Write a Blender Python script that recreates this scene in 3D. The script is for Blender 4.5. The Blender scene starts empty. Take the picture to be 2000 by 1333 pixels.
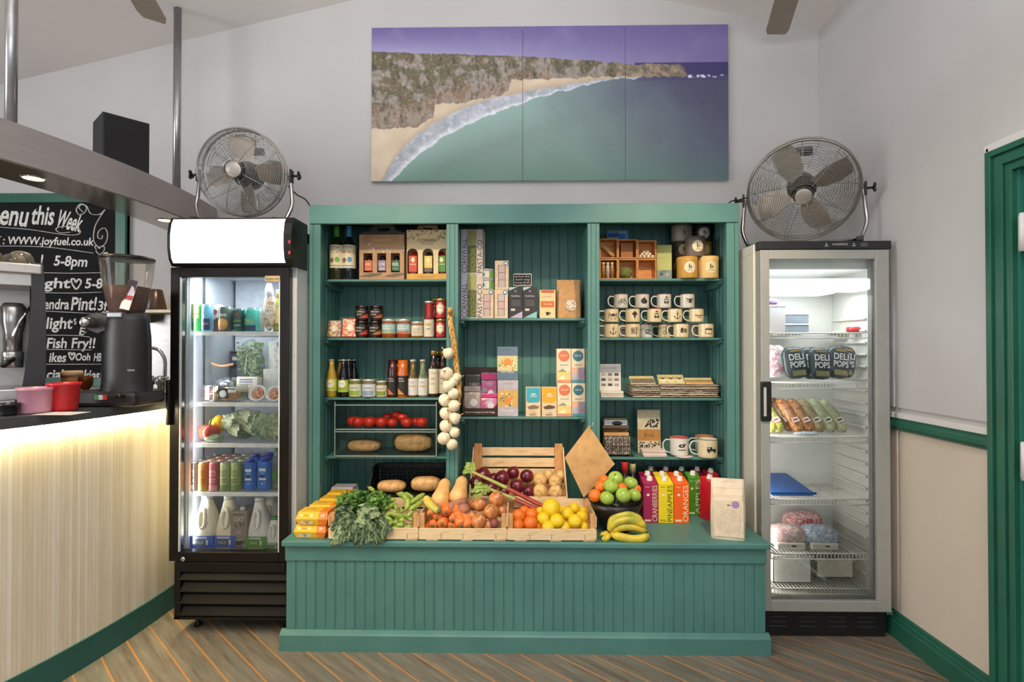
import bpy, bmesh, math, random
from mathutils import Vector as V, Matrix, Euler, noise
R_ = math.radians
PI = math.pi
S = bpy.context.scene
C = S.collection
rnd = random.Random(7)

# ------------------------------------------------------------------ camera
F = 1050.0
YAW, PITCH = math.atan(18 / F), math.atan(10.5 / F)
CAM = V((0, 0, 1.34))
cam_data = bpy.data.cameras.new('camera')
cam_data.sensor_width = 36.0
cam_data.lens = 36.0 * F / 2000
cam_data.clip_start = 0.05
cam = bpy.data.objects.new('camera', cam_data)
cam.location = CAM
cam.rotation_euler = (PI / 2 + PITCH, 0, YAW)
C.objects.link(cam)
S.camera = cam
S.view_settings.view_transform = 'Standard'
S.view_settings.look = 'None'
S.view_settings.gamma = 1.0
S.view_settings.use_curve_mapping = False
S.view_settings.exposure = 0.0
S.cycles.max_bounces = 10
S.cycles.diffuse_bounces = 4
S.cycles.glossy_bounces = 3
S.cycles.transmission_bounces = 6
S.cycles.transparent_max_bounces = 16
S.cycles.sample_clamp_indirect = 4.0
S.cycles.use_adaptive_sampling = True
S.cycles.adaptive_threshold = 0.03

# ------------------------------------------------------------------ world and lights
w = bpy.data.worlds.new('daylight')
S.world = w
w.use_nodes = True
w.node_tree.nodes['Background'].inputs[0].default_value = (0.75, 0.85, 1.0, 1)
w.node_tree.nodes['Background'].inputs[1].default_value = 1.0


def light(name, kind, loc, energy, color=(1, 1, 1), target=None, **kw):
    d = bpy.data.lights.new(name, kind)
    d.energy = energy
    d.color = color
    for k, v in kw.items():
        setattr(d, k, v)
    o = bpy.data.objects.new(name, d)
    o.location = loc
    if target is not None:
        o.rotation_euler = (V(target) - V(loc)).to_track_quat('-Z', 'Y').to_euler()
    C.objects.link(o)
    return o


# daylight through the three windows behind the camera
for wx, we in ((-2.9, 10), (-0.6, 10), (1.0, 18)):
    light('window_daylight', 'AREA', (wx, -2.92, 1.75), we, (0.93, 0.96, 1.0), (wx, 2, 1.5), shape='RECTANGLE', size=1.1, size_y=1.7)
# warm ceiling track spots aimed at the shop wall
for sx, sy, sz, tx, ty, tz, e, sz_ in ((0.80, 0.95, 2.95, 0.74, 2.7, 1.30, 150, 46), (-0.85, 0.95, 2.97, -0.64, 2.7, 1.30, 135, 46),
                                       (-0.05, 0.6, 3.15, 0.0, 2.45, 0.78, 95, 42)):
    light('track_spot', 'SPOT', (sx, sy, sz), e, (1.0, 0.78, 0.52), (tx, ty, tz), spot_size=R_(sz_), spot_blend=0.8, shadow_soft_size=0.025)
light('wall_spot', 'SPOT', (0.35, 0.6, 3.0), 22, (1, 0.92, 0.82), (1.73, 2.1, 1.5), spot_size=R_(40), spot_blend=0.8, shadow_soft_size=0.06)
light('side_fill', 'AREA', (-4.2, 0.2, 1.7), 80, (0.95, 0.97, 1.0), (1.7, 1.2, 1.5), shape='RECTANGLE', size=1.6, size_y=1.6)  # added fill with no window behind it, brightens the door wall
light('ceiling_fill', 'AREA', (-0.5, -0.3, 2.42), 136, (0.95, 0.97, 1.0), (-0.5, -0.2, 5), shape='DISK', size=3.0)  # added upward disc, no such lamp in the room; soft fill off the ceiling


# ------------------------------------------------------------------ projection helpers
_rot = Euler((PI / 2 + PITCH, 0, YAW)).to_matrix()


def at(px, py, d):
    """World point at depth y = d seen at photo pixel (px, py)."""
    r = _rot @ V(((px - 1000) / F, -(py - 666.5) / F, -1))
    return CAM + r * (d / r.y)


def X(px, d):
    return at(px, 677, d).x


def Z(py, d, px=1018):
    return at(px, py, d).z


def depth_at(px, py, z):
    r = _rot @ V(((px - 1000) / F, -(py - 666.5) / F, -1))
    return (r * ((z - CAM.z) / r.z)).y


def PX(d):
    """metres per photo pixel at depth d"""
    return d / F


# ------------------------------------------------------------------ materials
def lin(h):
    h = h.lstrip('#')
    o = []
    for i in (0, 2, 4):
        c = int(h[i:i + 2], 16) / 255
        o.append(c / 12.92 if c <= 0.04045 else ((c + 0.055) / 1.055) ** 2.4)
    return o


_mats = {}


def M(hexc, rough=0.55, metal=0.0, var=0.10, scale=35.0, bump=0.0, stretch=None, coat=0.0, sub=0.0, trans=0.0):
    """Procedural coloured material: base colour broken up by noise, optional bump."""
    key = (hexc, rough, metal, var, scale, bump, stretch, coat, sub, trans)
    if key in _mats:
        return _mats[key]
    m = bpy.data.materials.new('mat_' + hexc)
    m.use_nodes = True
    nt = m.node_tree
    b = nt.nodes['Principled BSDF']
    c = lin(hexc)
    b.inputs['Roughness'].default_value = rough
    b.inputs['Metallic'].default_value = metal
    if coat:
        b.inputs['Coat Weight'].default_value = coat
        b.inputs['Coat Roughness'].default_value = 0.05
    if sub:
        b.inputs['Subsurface Weight'].default_value = sub
        b.inputs['Subsurface Radius'].default_value = (0.01, 0.006, 0.003)
    if trans:
        b.inputs['Transmission Weight'].default_value = trans
    b.inputs['Base Color'].default_value = (*c, 1)
    if var > 0 or bump > 0:
        tc = nt.nodes.new('ShaderNodeTexCoord')
        mp = nt.nodes.new('ShaderNodeMapping')
        if stretch:
            mp.inputs['Scale'].default_value = stretch
        nz = nt.nodes.new('ShaderNodeTexNoise')
        nz.inputs['Scale'].default_value = scale
        nz.inputs['Detail'].default_value = 3
        nt.links.new(tc.outputs['Object'], mp.inputs[0])
        nt.links.new(mp.outputs[0], nz.inputs['Vector'])
        if var > 0:
            cr = nt.nodes.new('ShaderNodeValToRGB')
            cr.color_ramp.elements[0].position = 0.3
            cr.color_ramp.elements[1].position = 0.7
            cr.color_ramp.elements[0].color = (*[x * (1 - var) for x in c], 1)
            cr.color_ramp.elements[1].color = (*[min(1, x * (1 + var)) for x in c], 1)
            nt.links.new(nz.outputs['Fac'], cr.inputs[0])
            nt.links.new(cr.outputs[0], b.inputs['Base Color'])
        if bump > 0:
            bp = nt.nodes.new('ShaderNodeBump')
            bp.inputs['Strength'].default_value = bump
            bp.inputs['Distance'].default_value = 0.01
            nt.links.new(nz.outputs['Fac'], bp.inputs['Height'])
            nt.links.new(bp.outputs[0], b.inputs['Normal'])
    _mats[key] = m
    return m


def two_tone(key, hexes, scale=30.0, rough=0.5, stretch=None, bump=0.0, detail=4.0, positions=None):
    """Noise-driven colour ramp through several colours."""
    k = ('tt', key)
    if k in _mats:
        return _mats[k]
    m = bpy.data.materials.new('mat_' + key)
    m.use_nodes = True
    nt = m.node_tree
    b = nt.nodes['Principled BSDF']
    b.inputs['Roughness'].default_value = rough
    tc = nt.nodes.new('ShaderNodeTexCoord')
    mp = nt.nodes.new('ShaderNodeMapping')
    if stretch:
        mp.inputs['Scale'].default_value = stretch
    nz = nt.nodes.new('ShaderNodeTexNoise')
    nz.inputs['Scale'].default_value = scale
    nz.inputs['Detail'].default_value = detail
    cr = nt.nodes.new('ShaderNodeValToRGB')
    n = len(hexes)
    while len(cr.color_ramp.elements) < n:
        cr.color_ramp.elements.new(0.5)
    for i, h in enumerate(hexes):
        cr.color_ramp.elements[i].position = positions[i] if positions else 0.3 + 0.4 * i / (n - 1)
        cr.color_ramp.elements[i].color = (*lin(h), 1)
    nt.links.new(tc.outputs['Object'], mp.inputs[0])
    nt.links.new(mp.outputs[0], nz.inputs['Vector'])
    nt.links.new(nz.outputs['Fac'], cr.inputs[0])
    nt.links.new(cr.outputs[0], b.inputs['Base Color'])
    if bump:
        bp = nt.nodes.new('ShaderNodeBump')
        bp.inputs['Strength'].default_value = bump
        bp.inputs['Distance'].default_value = 0.01
        nt.links.new(nz.outputs['Fac'], bp.inputs['Height'])
        nt.links.new(bp.outputs[0], b.inputs['Normal'])
    _mats[k] = m
    return m


def clear(tint='ffffff', refl=0.5, rough=0.02, key=None, opacity=0.0):
    """Thin clear glass or plastic: see-through sheet with fresnel reflection."""
    k = ('clear', tint, refl, rough, opacity)
    if k in _mats:
        return _mats[k]
    m = bpy.data.materials.new('mat_clear_' + tint)
    m.use_nodes = True
    nt = m.node_tree
    nt.nodes.remove(nt.nodes['Principled BSDF'])
    out = nt.nodes['Material Output']
    tr = nt.nodes.new('ShaderNodeBsdfTransparent')
    tr.inputs[0].default_value = (*lin(tint), 1)
    gl = nt.nodes.new('ShaderNodeBsdfGlossy')
    gl.inputs['Roughness'].default_value = rough
    fr = nt.nodes.new('ShaderNodeFresnel')
    fr.inputs[0].default_value = 1.45
    mu = nt.nodes.new('ShaderNodeMath')
    mu.operation = 'MULTIPLY'
    mu.inputs[1].default_value = refl
    mx = nt.nodes.new('ShaderNodeMixShader')
    nt.links.new(fr.outputs[0], mu.inputs[0])
    nt.links.new(mu.outputs[0], mx.inputs[0])
    nt.links.new(tr.outputs[0], mx.inputs[1])
    nt.links.new(gl.outputs[0], mx.inputs[2])
    last = mx
    if opacity:
        df = nt.nodes.new('ShaderNodeBsdfDiffuse')
        df.inputs[0].default_value = (*lin(tint), 1)
        m2 = nt.nodes.new('ShaderNodeMixShader')
        m2.inputs[0].default_value = opacity
        nt.links.new(mx.outputs[0], m2.inputs[1])
        nt.links.new(df.outputs[0], m2.inputs[2])
        last = m2
    nt.links.new(last.outputs[0], out.inputs[0])
    _mats[k] = m
    return m


def glow(hexc, strength):
    k = ('glow', hexc, strength)
    if k in _mats:
        return _mats[k]
    m = bpy.data.materials.new('mat_glow_' + hexc)
    m.use_nodes = True
    b = m.node_tree.nodes['Principled BSDF']
    b.inputs['Base Color'].default_value = (*lin(hexc), 1)
    b.inputs['Emission Color'].default_value = (*lin(hexc), 1)
    b.inputs['Emission Strength'].default_value = strength
    _mats[k] = m
    return m


# ------------------------------------------------------------------ mesh builder
def smooth_path(pts, n=6):
    """Catmull-Rom through the points."""
    P = [V(p) for p in pts]
    if len(P) < 3:
        return P
    out = []
    for i in range(len(P) - 1):
        p0, p1, p2, p3 = P[max(i - 1, 0)], P[i], P[i + 1], P[min(i + 2, len(P) - 1)]
        for k in range(n):
            t = k / n
            out.append(0.5 * ((2 * p1) + (p2 - p0) * t + (2 * p0 - 5 * p1 + 4 * p2 - p3) * t * t + (3 * p1 - p0 - 3 * p2 + p3) * t ** 3))
    out.append(P[-1])
    return out


_tcache = {}


def text_geo(s, bold=0.0):
    key = (s, bold)
    if key in _tcache:
        return _tcache[key]
    cu = bpy.data.curves.new('lettering', 'FONT')
    cu.body = s
    cu.resolution_u = 3
    cu.offset = bold
    cu.size = 1.0
    o = bpy.data.objects.new('lettering', cu)
    me = bpy.data.meshes.new_from_object(o)
    vs = [v.co.copy() for v in me.vertices]
    fs = [tuple(p.vertices) for p in me.polygons]
    bpy.data.objects.remove(o)
    bpy.data.curves.remove(cu)
    bpy.data.meshes.remove(me)
    if vs:
        x0, x1 = min(v.x for v in vs), max(v.x for v in vs)
        y0, y1 = min(v.y for v in vs), max(v.y for v in vs)
    else:
        x0 = y0 = 0
        x1 = y1 = 1
    _tcache[key] = (vs, fs, x0, x1, y0, y1)
    return _tcache[key]


class MB:
    def __init__(s):
        s.v, s.f, s.m, s.s, s.mats = [], [], [], [], []

    def mi(s, mat):
        if mat not in s.mats:
            s.mats.append(mat)
        return s.mats.index(mat)

    def add(s, vs, fs, mat, smooth=False, T=None):
        o = len(s.v)
        k = s.mi(mat)
        if T is None:
            s.v += [V(v) for v in vs]
        elif callable(T):
            s.v += [V(T(V(v))) for v in vs]
        else:
            s.v += [T @ V(v) for v in vs]
        for f in fs:
            s.f.append(tuple(i + o for i in f))
            s.m.append(k)
            s.s.append(smooth)
        return s

    def box(s, x0, x1, y0, y1, z0, z1, mat, b=0.0, T=None):
        if x1 < x0: x0, x1 = x1, x0
        if y1 < y0: y0, y1 = y1, y0
        if z1 < z0: z0, z1 = z1, z0
        if b <= 0:
            vs = [(x, y, z) for x in (x0, x1) for y in (y0, y1) for z in (z0, z1)]
            fs = [(0, 1, 3, 2), (4, 6, 7, 5), (0, 4, 5, 1), (2, 3, 7, 6), (0, 2, 6, 4), (1, 5, 7, 3)]
            return s.add(vs, fs, mat, False, T)
        bm = bmesh.new()
        bmesh.ops.create_cube(bm, size=1)
        for v in bm.verts:
            v.co = V(((x0 + x1) / 2 + v.co.x * (x1 - x0), (y0 + y1) / 2 + v.co.y * (y1 - y0), (z0 + z1) / 2 + v.co.z * (z1 - z0)))
        b = min(b, 0.45 * min(x1 - x0, y1 - y0, z1 - z0))
        bmesh.ops.bevel(bm, geom=bm.edges[:], offset=b, segments=2, affect='EDGES', profile=0.5)
        bm.verts.index_update()
        s.add([v.co.copy() for v in bm.verts], [tuple(v.index for v in f.verts) for f in bm.faces], mat, False, T)
        bm.free()
        return s

    def lathe(s, prof, mat, n=20, T=None, cap0=True, cap1=True, a0=0.0, a1=2 * PI, smooth=True):
        """prof: [(r, z)]"""
        full = abs(a1 - a0 - 2 * PI) < 1e-6
        k = n if full else n + 1
        vs, fs = [], []
        for r, z in prof:
            for i in range(k):
                a = a0 + (a1 - a0) * i / n
                vs.append((r * math.cos(a), r * math.sin(a), z))
        for j in range(len(prof) - 1):
            for i in range(n):
                i2 = (i + 1) % k
                fs.append((j * k + i, j * k + i2, (j + 1) * k + i2, (j + 1) * k + i))
        if full and cap0 and prof[0][0] > 1e-5:
            fs.append(tuple(reversed(range(k))))
        if full and cap1 and prof[-1][0] > 1e-5:
            fs.append(tuple((len(prof) - 1) * k + i for i in range(k)))
        return s.add(vs, fs, mat, smooth, T)

    def tube(s, path, r, mat, n=8, closed=False, T=None, caps=True, flat=1.0):
        P = [V(p) for p in path]
        m = len(P)
        rr = r if isinstance(r, (list, tuple)) else [r] * m
        vs, fs = [], []
        up = None
        for i in range(m):
            if closed:
                t = P[(i + 1) % m] - P[i - 1]
            else:
                t = P[min(i + 1, m - 1)] - P[max(i - 1, 0)]
            if t.length < 1e-9:
                t = V((0, 0, 1))
            t.normalize()
            if up is None:
                up = V((0, 0, 1)) if abs(t.z) < 0.9 else V((0, 1, 0))
            up = up - t * up.dot(t)
            if up.length < 1e-6:
                up = V((1, 0, 0)) - t * t.x
            up.normalize()
            si = t.cross(up)
            for k in range(n):
                a = 2 * PI * k / n
                vs.append(P[i] + (up * math.cos(a) * flat + si * math.sin(a)) * rr[i])
        for i in range(m if closed else m - 1):
            i2 = (i + 1) % m
            for k in range(n):
                k2 = (k + 1) % n
                fs.append((i * n + k, i * n + k2, i2 * n + k2, i2 * n + k))
        if caps and not closed:
            fs.append(tuple(reversed(range(n))))
            fs.append(tuple((m - 1) * n + k for k in range(n)))
        return s.add(vs, fs, mat, True, T)

    def blob(s, c, rad, mat, n=16, m=10, fn=None, T=None):
        """ellipsoid; fn(dir) -> radius factor"""
        rx, ry, rz = (rad, rad, rad) if not isinstance(rad, (tuple, list)) else rad
        c = V(c)
        vs, fs = [], []
        for j in range(m + 1):
            th = PI * j / m
            for i in range(n):
                ph = 2 * PI * i / n
                d = V((math.sin(th) * math.cos(ph), math.sin(th) * math.sin(ph), math.cos(th)))
                k = fn(d) if fn else 1.0
                vs.append(c + V((d.x * rx * k, d.y * ry * k, d.z * rz * k)))
        for j in range(m):
            for i in range(n):
                i2 = (i + 1) % n
                fs.append((j * n + i, (j + 1) * n + i, (j + 1) * n + i2, j * n + i2))
        return s.add(vs, fs, mat, True, T)

    def poly(s, pts, mat, T=None):
        if callable(T) and not isinstance(T, Matrix):
            # a print wrapped round a curve: cut it into narrow upright strips first
            x0, x1 = min(p[0] for p in pts), max(p[0] for p in pts)
            n = max(1, int((x1 - x0) / .004))
            if n > 1:
                for k in range(n):
                    a, b = x0 + (x1 - x0) * k / n, x0 + (x1 - x0) * (k + 1) / n
                    P = list(pts)
                    for lim, sg in ((a, 1), (b, -1)):
                        Q = []
                        for i in range(len(P)):
                            p, q = P[i], P[(i + 1) % len(P)]
                            ip, iq = sg * (p[0] - lim) >= -1e-9, sg * (q[0] - lim) >= -1e-9
                            if ip: Q.append(p)
                            if ip != iq:
                                t = (lim - p[0]) / (q[0] - p[0])
                                Q.append(tuple(p[j] + (q[j] - p[j]) * t for j in range(3)))
                        P = Q
                        if len(P) < 3: break
                    if len(P) >= 3:
                        s.add(P, [tuple(range(len(P)))], mat, False, T)
                return s
        return s.add(pts, [tuple(range(len(pts)))], mat, False, T)

    def prism(s, pts, h, mat, T=None, smooth=False):
        """2D outline (x, z) extruded along y from 0 to h"""
        n = len(pts)
        vs = [(p[0], 0, p[1]) for p in pts] + [(p[0], h, p[1]) for p in pts]
        fs = [tuple(range(n)), tuple(reversed(range(n, 2 * n)))]
        for i in range(n):
            j = (i + 1) % n
            fs.append((i, i + n, j + n, j))
        return s.add(vs, fs, mat, smooth, T)

    # ---- prints on a front face at y (u = x, v = z)
    def rect(s, x, z, w_, h_, y, mat, T=None):
        return s.poly([(x - w_ / 2, y, z - h_ / 2), (x + w_ / 2, y, z - h_ / 2), (x + w_ / 2, y, z + h_ / 2), (x - w_ / 2, y, z + h_ / 2)], mat, T)

    def ell(s, x, z, rx, rz, y, mat, T=None, n=20):
        return s.poly([(x + rx * math.cos(2 * PI * i / n), y, z + rz * math.sin(2 * PI * i / n)) for i in range(n)], mat, T)

    def text(s, st, x, z, w_, h_, y, mat, T=None, rot=0.0, keep=False, shear=0.0, bold=0.0):
        """lettering fitted in a w_ x h_ box centred on (x, z) on the plane y"""
        vs, fs, x0, x1, y0, y1 = text_geo(st, bold)
        sx, sy = w_ / max(x1 - x0, 1e-6), h_ / max(y1 - y0, 1e-6)
        if keep:
            sx = sy = min(sx, sy)
        out = []
        cr, sr = math.cos(rot), math.sin(rot)
        for v in vs:
            a = (v.x - (x0 + x1) / 2) * sx
            b = (v.y - (y0 + y1) / 2) * sy
            a += b * shear
            out.append((x + a * cr - b * sr, y, z + a * sr + b * cr))
        return s.add(out, fs, mat, False, T)

    def build(s, name, parent=None, loc=None, rot=None):
        me = bpy.data.meshes.new(name)
        me.from_pydata([tuple(v) for v in s.v], [], s.f)
        for m in s.mats:
            me.materials.append(m)
        me.polygons.foreach_set('material_index', s.m)
        me.polygons.foreach_set('use_smooth', s.s)
        me.update()
        o = bpy.data.objects.new(name, me)
        C.objects.link(o)
        if parent is not None:
            o.parent = parent
        if loc is not None:
            o.location = loc
        if rot is not None:
            o.rotation_euler = rot
        return o


def bend(R, cx=0.0, cy=0.0):
    """wraps a flat front print (x, y, z) round a vertical cylinder of radius R; y is the lift off the surface (negative = out)"""
    def f(v):
        a = v.x / R
        r = R - v.y
        return V((cx + r * math.sin(a), cy - r * math.cos(a), v.z))
    return f


def band(mb, R, z0, z1, mat, half=PI, n=24):
    """label band round a cylinder, facing -y"""
    mb.lathe([(R, z0), (R, z1)], mat, n, None, False, False, -PI / 2 - half, -PI / 2 + half)


def tag(o, label, cat, group=None, kind=None):
    o['label'] = label
    o['category'] = cat
    if group:
        o['group'] = group
    if kind:
        o['kind'] = kind
    return o


def thing(name, label, cat, loc=(0, 0, 0), rz=0.0, group=None):
    o = bpy.data.objects.new(name, None)
    o.empty_display_size = 0.05
    C.objects.link(o)
    o.location = loc
    o.rotation_euler = (0, 0, rz)
    return tag(o, label, cat, group)


def struct(name, mb, parent=None):
    o = mb.build(name, parent)
    if parent is None:
        o['kind'] = 'structure'
    return o


def tree_copy(o, loc, rz=None, label=None, parent=None):
    c = o.copy()
    C.objects.link(c)
    if parent is not None:
        c.parent = parent
    else:
        c.location = loc
        if rz is not None:
            c.rotation_euler = (0, 0, rz)
        if label:
            c['label'] = label
    for ch in list(o.children):
        tree_copy(ch, None, None, None, c)
    return c


def TR(x=0, y=0, z=0, rx=0, ry=0, rz=0, s=1.0):
    return Matrix.Translation((x, y, z)) @ Euler((rx, ry, rz)).to_matrix().to_4x4() @ Matrix.Scale(s, 4)

# ------------------------------------------------------------------ the setting
YB = 3.153            # shop wall
XR = 1.735            # side wall with the door
WHITE = M('c2c0bf', 0.75, var=0.03, scale=3.0)
WHITE2 = M('dad6d2', 0.5, var=0.02, scale=3.0)
CEIL = M('e4dedb', 0.85, var=0.03, scale=2.0)


def paint(key, h0, h1, rough=0.42):
    return two_tone(key, [h0, h1], 5.0, rough, detail=5.0)


GREEN = paint('green_paint', '487872', '51827b', 0.45)       # shelving
GREEN_IN = GREEN
DARKGREEN = paint('dark_green_paint', '1f5745', '27644f', 0.35)    # joinery on the side wall


def wood_floor():
    m = bpy.data.materials.new('mat_floor_planks')
    m.use_nodes = True
    nt = m.node_tree
    N = nt.nodes.new
    L = nt.links.new
    b = nt.nodes['Principled BSDF']
    b.inputs['Roughness'].default_value = 0.42
    tc = N('ShaderNodeTexCoord')
    mp = N('ShaderNodeMapping')
    mp.inputs['Rotation'].default_value = (0, 0, R_(42.5))
    L(tc.outputs['Object'], mp.inputs[0])
    sp = N('ShaderNodeSeparateXYZ')
    L(mp.outputs[0], sp.inputs[0])

    def math_(op, a, bb=None):
        n = N('ShaderNodeMath')
        n.operation = op
        if isinstance(a, (int, float)):
            n.inputs[0].default_value = a
        else:
            L(a, n.inputs[0])
        if bb is not None:
            if isinstance(bb, (int, float)):
                n.inputs[1].default_value = bb
            else:
                L(bb, n.inputs[1])
        return n.outputs[0]
    row = math_('DIVIDE', math_('ADD', sp.outputs['Y'], 50.037), 0.105)
    fr = math_('FRACT', row)
    idx = math_('FLOOR', row)
    line = math_('LESS_THAN', fr, 0.075)
    # streaky wood noise, offset per plank
    cb = N('ShaderNodeCombineXYZ')
    L(math_('ADD', math_('MULTIPLY', sp.outputs['X'], 2.2), math_('MULTIPLY', idx, 7.31)), cb.inputs[0])
    L(math_('MULTIPLY', sp.outputs['Y'], 22.0), cb.inputs[1])
    nz = N('ShaderNodeTexNoise')
    nz.inputs['Scale'].default_value = 1.6
    nz.inputs['Detail'].default_value = 7
    nz.inputs['Roughness'].default_value = 0.65
    L(cb.outputs[0], nz.inputs['Vector'])
    cr = N('ShaderNodeValToRGB')
    el = cr.color_ramp.elements
    el[0].position, el[0].color = 0.28, (*lin('4f453b'), 1)
    el[1].position, el[1].color = 0.74, (*lin('a3876a'), 1)
    e = el.new(0.44); e.color = (*lin('77695a'), 1)
    e = el.new(0.58); e.color = (*lin('7e7a70'), 1)
    L(nz.outputs['Fac'], cr.inputs[0])
    nz2 = N('ShaderNodeTexNoise')
    nz2.inputs['Scale'].default_value = 1.3
    nz2.inputs['Detail'].default_value = 2
    L(cb.outputs[0], nz2.inputs['Vector'])
    mx0 = N('ShaderNodeMix')
    mx0.data_type = 'RGBA'
    rg = N('ShaderNodeMapRange')
    rg.inputs['From Min'].default_value = 0.48
    rg.inputs['From Max'].default_value = 0.7
    L(nz2.outputs['Fac'], rg.inputs['Value'])
    L(math_('MULTIPLY', rg.outputs[0], 0.55), mx0.inputs[0])
    L(cr.outputs[0], mx0.inputs[6])
    mx0.inputs[7].default_value = (*lin('5f6b64'), 1)
    mx = N('ShaderNodeMix')
    mx.data_type = 'RGBA'
    L(math_('MULTIPLY', line, 0.85), mx.inputs[0])
    L(mx0.outputs[2], mx.inputs[6])
    mx.inputs[7].default_value = (*lin('bf854a'), 1)
    L(mx.outputs[2], b.inputs['Base Color'])
    return m


XL, YR = -4.3, -3.2
REAR = M('6f6860', .7, var=.06, scale=3.0)  # unseen rear wall, toned dark so less light bounces into the shelves
mb = MB(); mb.box(XL, XR, YR, YB, -0.06, 0, wood_floor()); struct('floor', mb)


def ceil_z(x):
    return 3.59 - (0.229 * (-0.152 - x) if x < -0.152 else 0.216 * (x + 0.152))


# gabled shop wall and rear wall
mb = MB()
mb.prism([(XL - .1, 0), (XR + .1, 0), (XR + .1, ceil_z(XR + .1)), (-0.152, 3.59), (XL - .1, ceil_z(XL - .1))], 0.1, WHITE, TR(0, YB, 0))
struct('wall_back', mb)
mb = MB()
for x0, x1 in ((XL - .1, -3.5), (-2.3, -1.2), (0.0, 0.4), (1.6, XR + .1)):
    mb.box(x0, x1, YR - .1, YR, 0, 2.45, REAR)
for x0, x1 in ((-3.5, -2.3), (-1.2, 0.0), (0.4, 1.6)):
    mb.box(x0, x1, YR - .1, YR, 0, 0.85, REAR)
mb.prism([(XL - .1, 2.45), (XR + .1, 2.45), (XR + .1, ceil_z(XR + .1)), (-0.152, 3.59), (XL - .1, ceil_z(XL - .1))], 0.1, REAR, TR(0, YR - .1, 0))
struct('wall_rear', mb)
for i, (x0, x1) in enumerate(((-3.5, -2.3), (-1.2, 0.0), (0.4, 1.6))):
    mb = MB()
    for a, b_ in ((x0, x0 + .05), (x1 - .05, x1), ((x0 + x1) / 2 - .02, (x0 + x1) / 2 + .02)):
        mb.box(a, b_, YR - .08, YR - .02, 0.85, 2.45, WHITE2)
    for z0, z1 in ((.85, .91), (2.39, 2.45)):
        mb.box(x0, x1, YR - .08, YR - .02, z0, z1, WHITE2)
    o = struct('window_%d' % (i + 1), mb)
mb = MB(); mb.box(XL - .1, XL, YR, YB, 0, ceil_z(XL), WHITE); struct('wall_left', mb)
# side wall with door opening (y 0.95 .. 1.907, z 0 .. 1.97)
DY0, DY1, DZ = 0.98, 1.907, 1.975
mb = MB()
LOWER = M('d0c3b2', .7, var=.03, scale=3.0)
mb.box(XR, XR + .12, DY1, YB, 0, 1.0, LOWER)
mb.box(XR, XR + .12, DY1, YB, 1.0, ceil_z(XR), WHITE)
mb.box(XR, XR + .12, YR, DY0, 0, ceil_z(XR), WHITE)
mb.box(XR, XR + .12, DY0, DY1, DZ, ceil_z(XR), WHITE)
struct('wall_right', mb)
# sheathing panel above the rail
mb = MB()
mb.box(XR - .012, XR + .001, 2.012, YB, 1.06, 2.06, WHITE)
mb.box(XR - .018, XR + .001, 1.998, 2.012, 1.012, 2.07, WHITE2, 0.002)
mb.box(XR - .018, XR + .001, 2.012, YB, 1.012, 1.038, WHITE2, 0.002)
mb.box(XR - .018, XR + .001, 0.9, 2.02, 2.055, 2.082, WHITE2, 0.002)
struct('trim_1', mb)
mb = MB()
prof = [(0, .952), (-.012, .957), (-.022, .962), (-.028, .975), (-.026, .990), (-.016, 1.000), (-.012, 1.012), (0, 1.012)]
vs = [(XR + p[0], 1.999, p[1]) for p in prof] + [(XR + p[0], YB, p[1]) for p in prof]
n = len(prof)
mb.add(vs, [(i, i + 1, n + i + 1, n + i) for i in range(n - 1)] + [tuple(range(n)), tuple(range(2 * n - 1, n - 1, -1))], DARKGREEN)
struct('trim_2', mb)
mb = MB()
prof = [(0, 0), (-.024, 0), (-.024, .075), (-.018, .082), (-.018, .094), (-.013, .098), (-.010, .114), (0, .118)]
vs = [(XR + p[0], 1.999, p[1]) for p in prof] + [(XR + p[0], YB, p[1]) for p in prof]
n = len(prof)
mb.add(vs, [(i, i + 1, n + i + 1, n + i) for i in range(n - 1)] + [tuple(range(n)), tuple(range(2 * n - 1, n - 1, -1))], DARKGREEN)
struct('baseboard_right', mb)
mb = MB(); mb.box(-3.9, XR, YB - .02, YB, 0, .118, DARKGREEN, .003); struct('baseboard_back', mb)
# architrave
mb = MB()
for a, b_, t in ((0.0, 0.022, .034), (0.022, .03, .022), (0.03, 0.062, .026), (0.062, .07, .016), (.07, .092, .020)):
    y1 = 1.998 - a; y0 = 1.998 - b_
    z1 = 2.050 - a; z0 = 2.050 - b_
    mb.box(XR - t, XR + .005, y0, y1, 0, z1, DARKGREEN, .002)
    mb.box(XR - t, XR + .005, DY0 - .09 + b_, y0 - .0005, z0, z1 - .0005, DARKGREEN, .002)
    mb.box(XR - t, XR + .005, DY0 - .09 + a, DY0 - .09 + b_, 0, z1, DARKGREEN, .002)
struct('trim_3', mb)
TEAL = paint('teal_door_paint', '2b6a5a', '347566', 0.35)
mb = MB()
mb.box(XR + .01, XR + .055, DY0 + .02, DY1 - .012, 0.008, DZ - .012, TEAL, .003)
for y0, y1, z0, z1 in ((DY0 + .12, DY1 - .12, .15, .9), (DY0 + .12, DY1 - .12, 1.05, 1.85)):
    mb.box(XR + .002, XR + .012, y0, y1, z0, z1, TEAL, .004)
door = struct('door_1', mb)
mb = MB()
mb.box(XR, XR + .12, DY1 - .012, DY1, 0, DZ, TEAL)
mb.box(XR, XR + .12, DY0, DY0 + .018, 0, DZ, TEAL)
mb.box(XR, XR + .12, DY0, DY1, DZ - .012, DZ, TEAL)
struct('trim_4', mb)
HINGE = M('d9d4d3', 0.35, var=.04)
for zc in (1.73, 0.10, 0.95):
    mb = MB()
    mb.box(XR - .026, XR + .012, DY1 - .072, DY1 - .03, zc - .062, zc + .062, HINGE, .004)
    mb.lathe([(.009, zc - .065), (.009, zc + .065)], HINGE, 12, TR(XR - .028, DY1 - .05, 0))
    mb.build('hinge', door)
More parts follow.
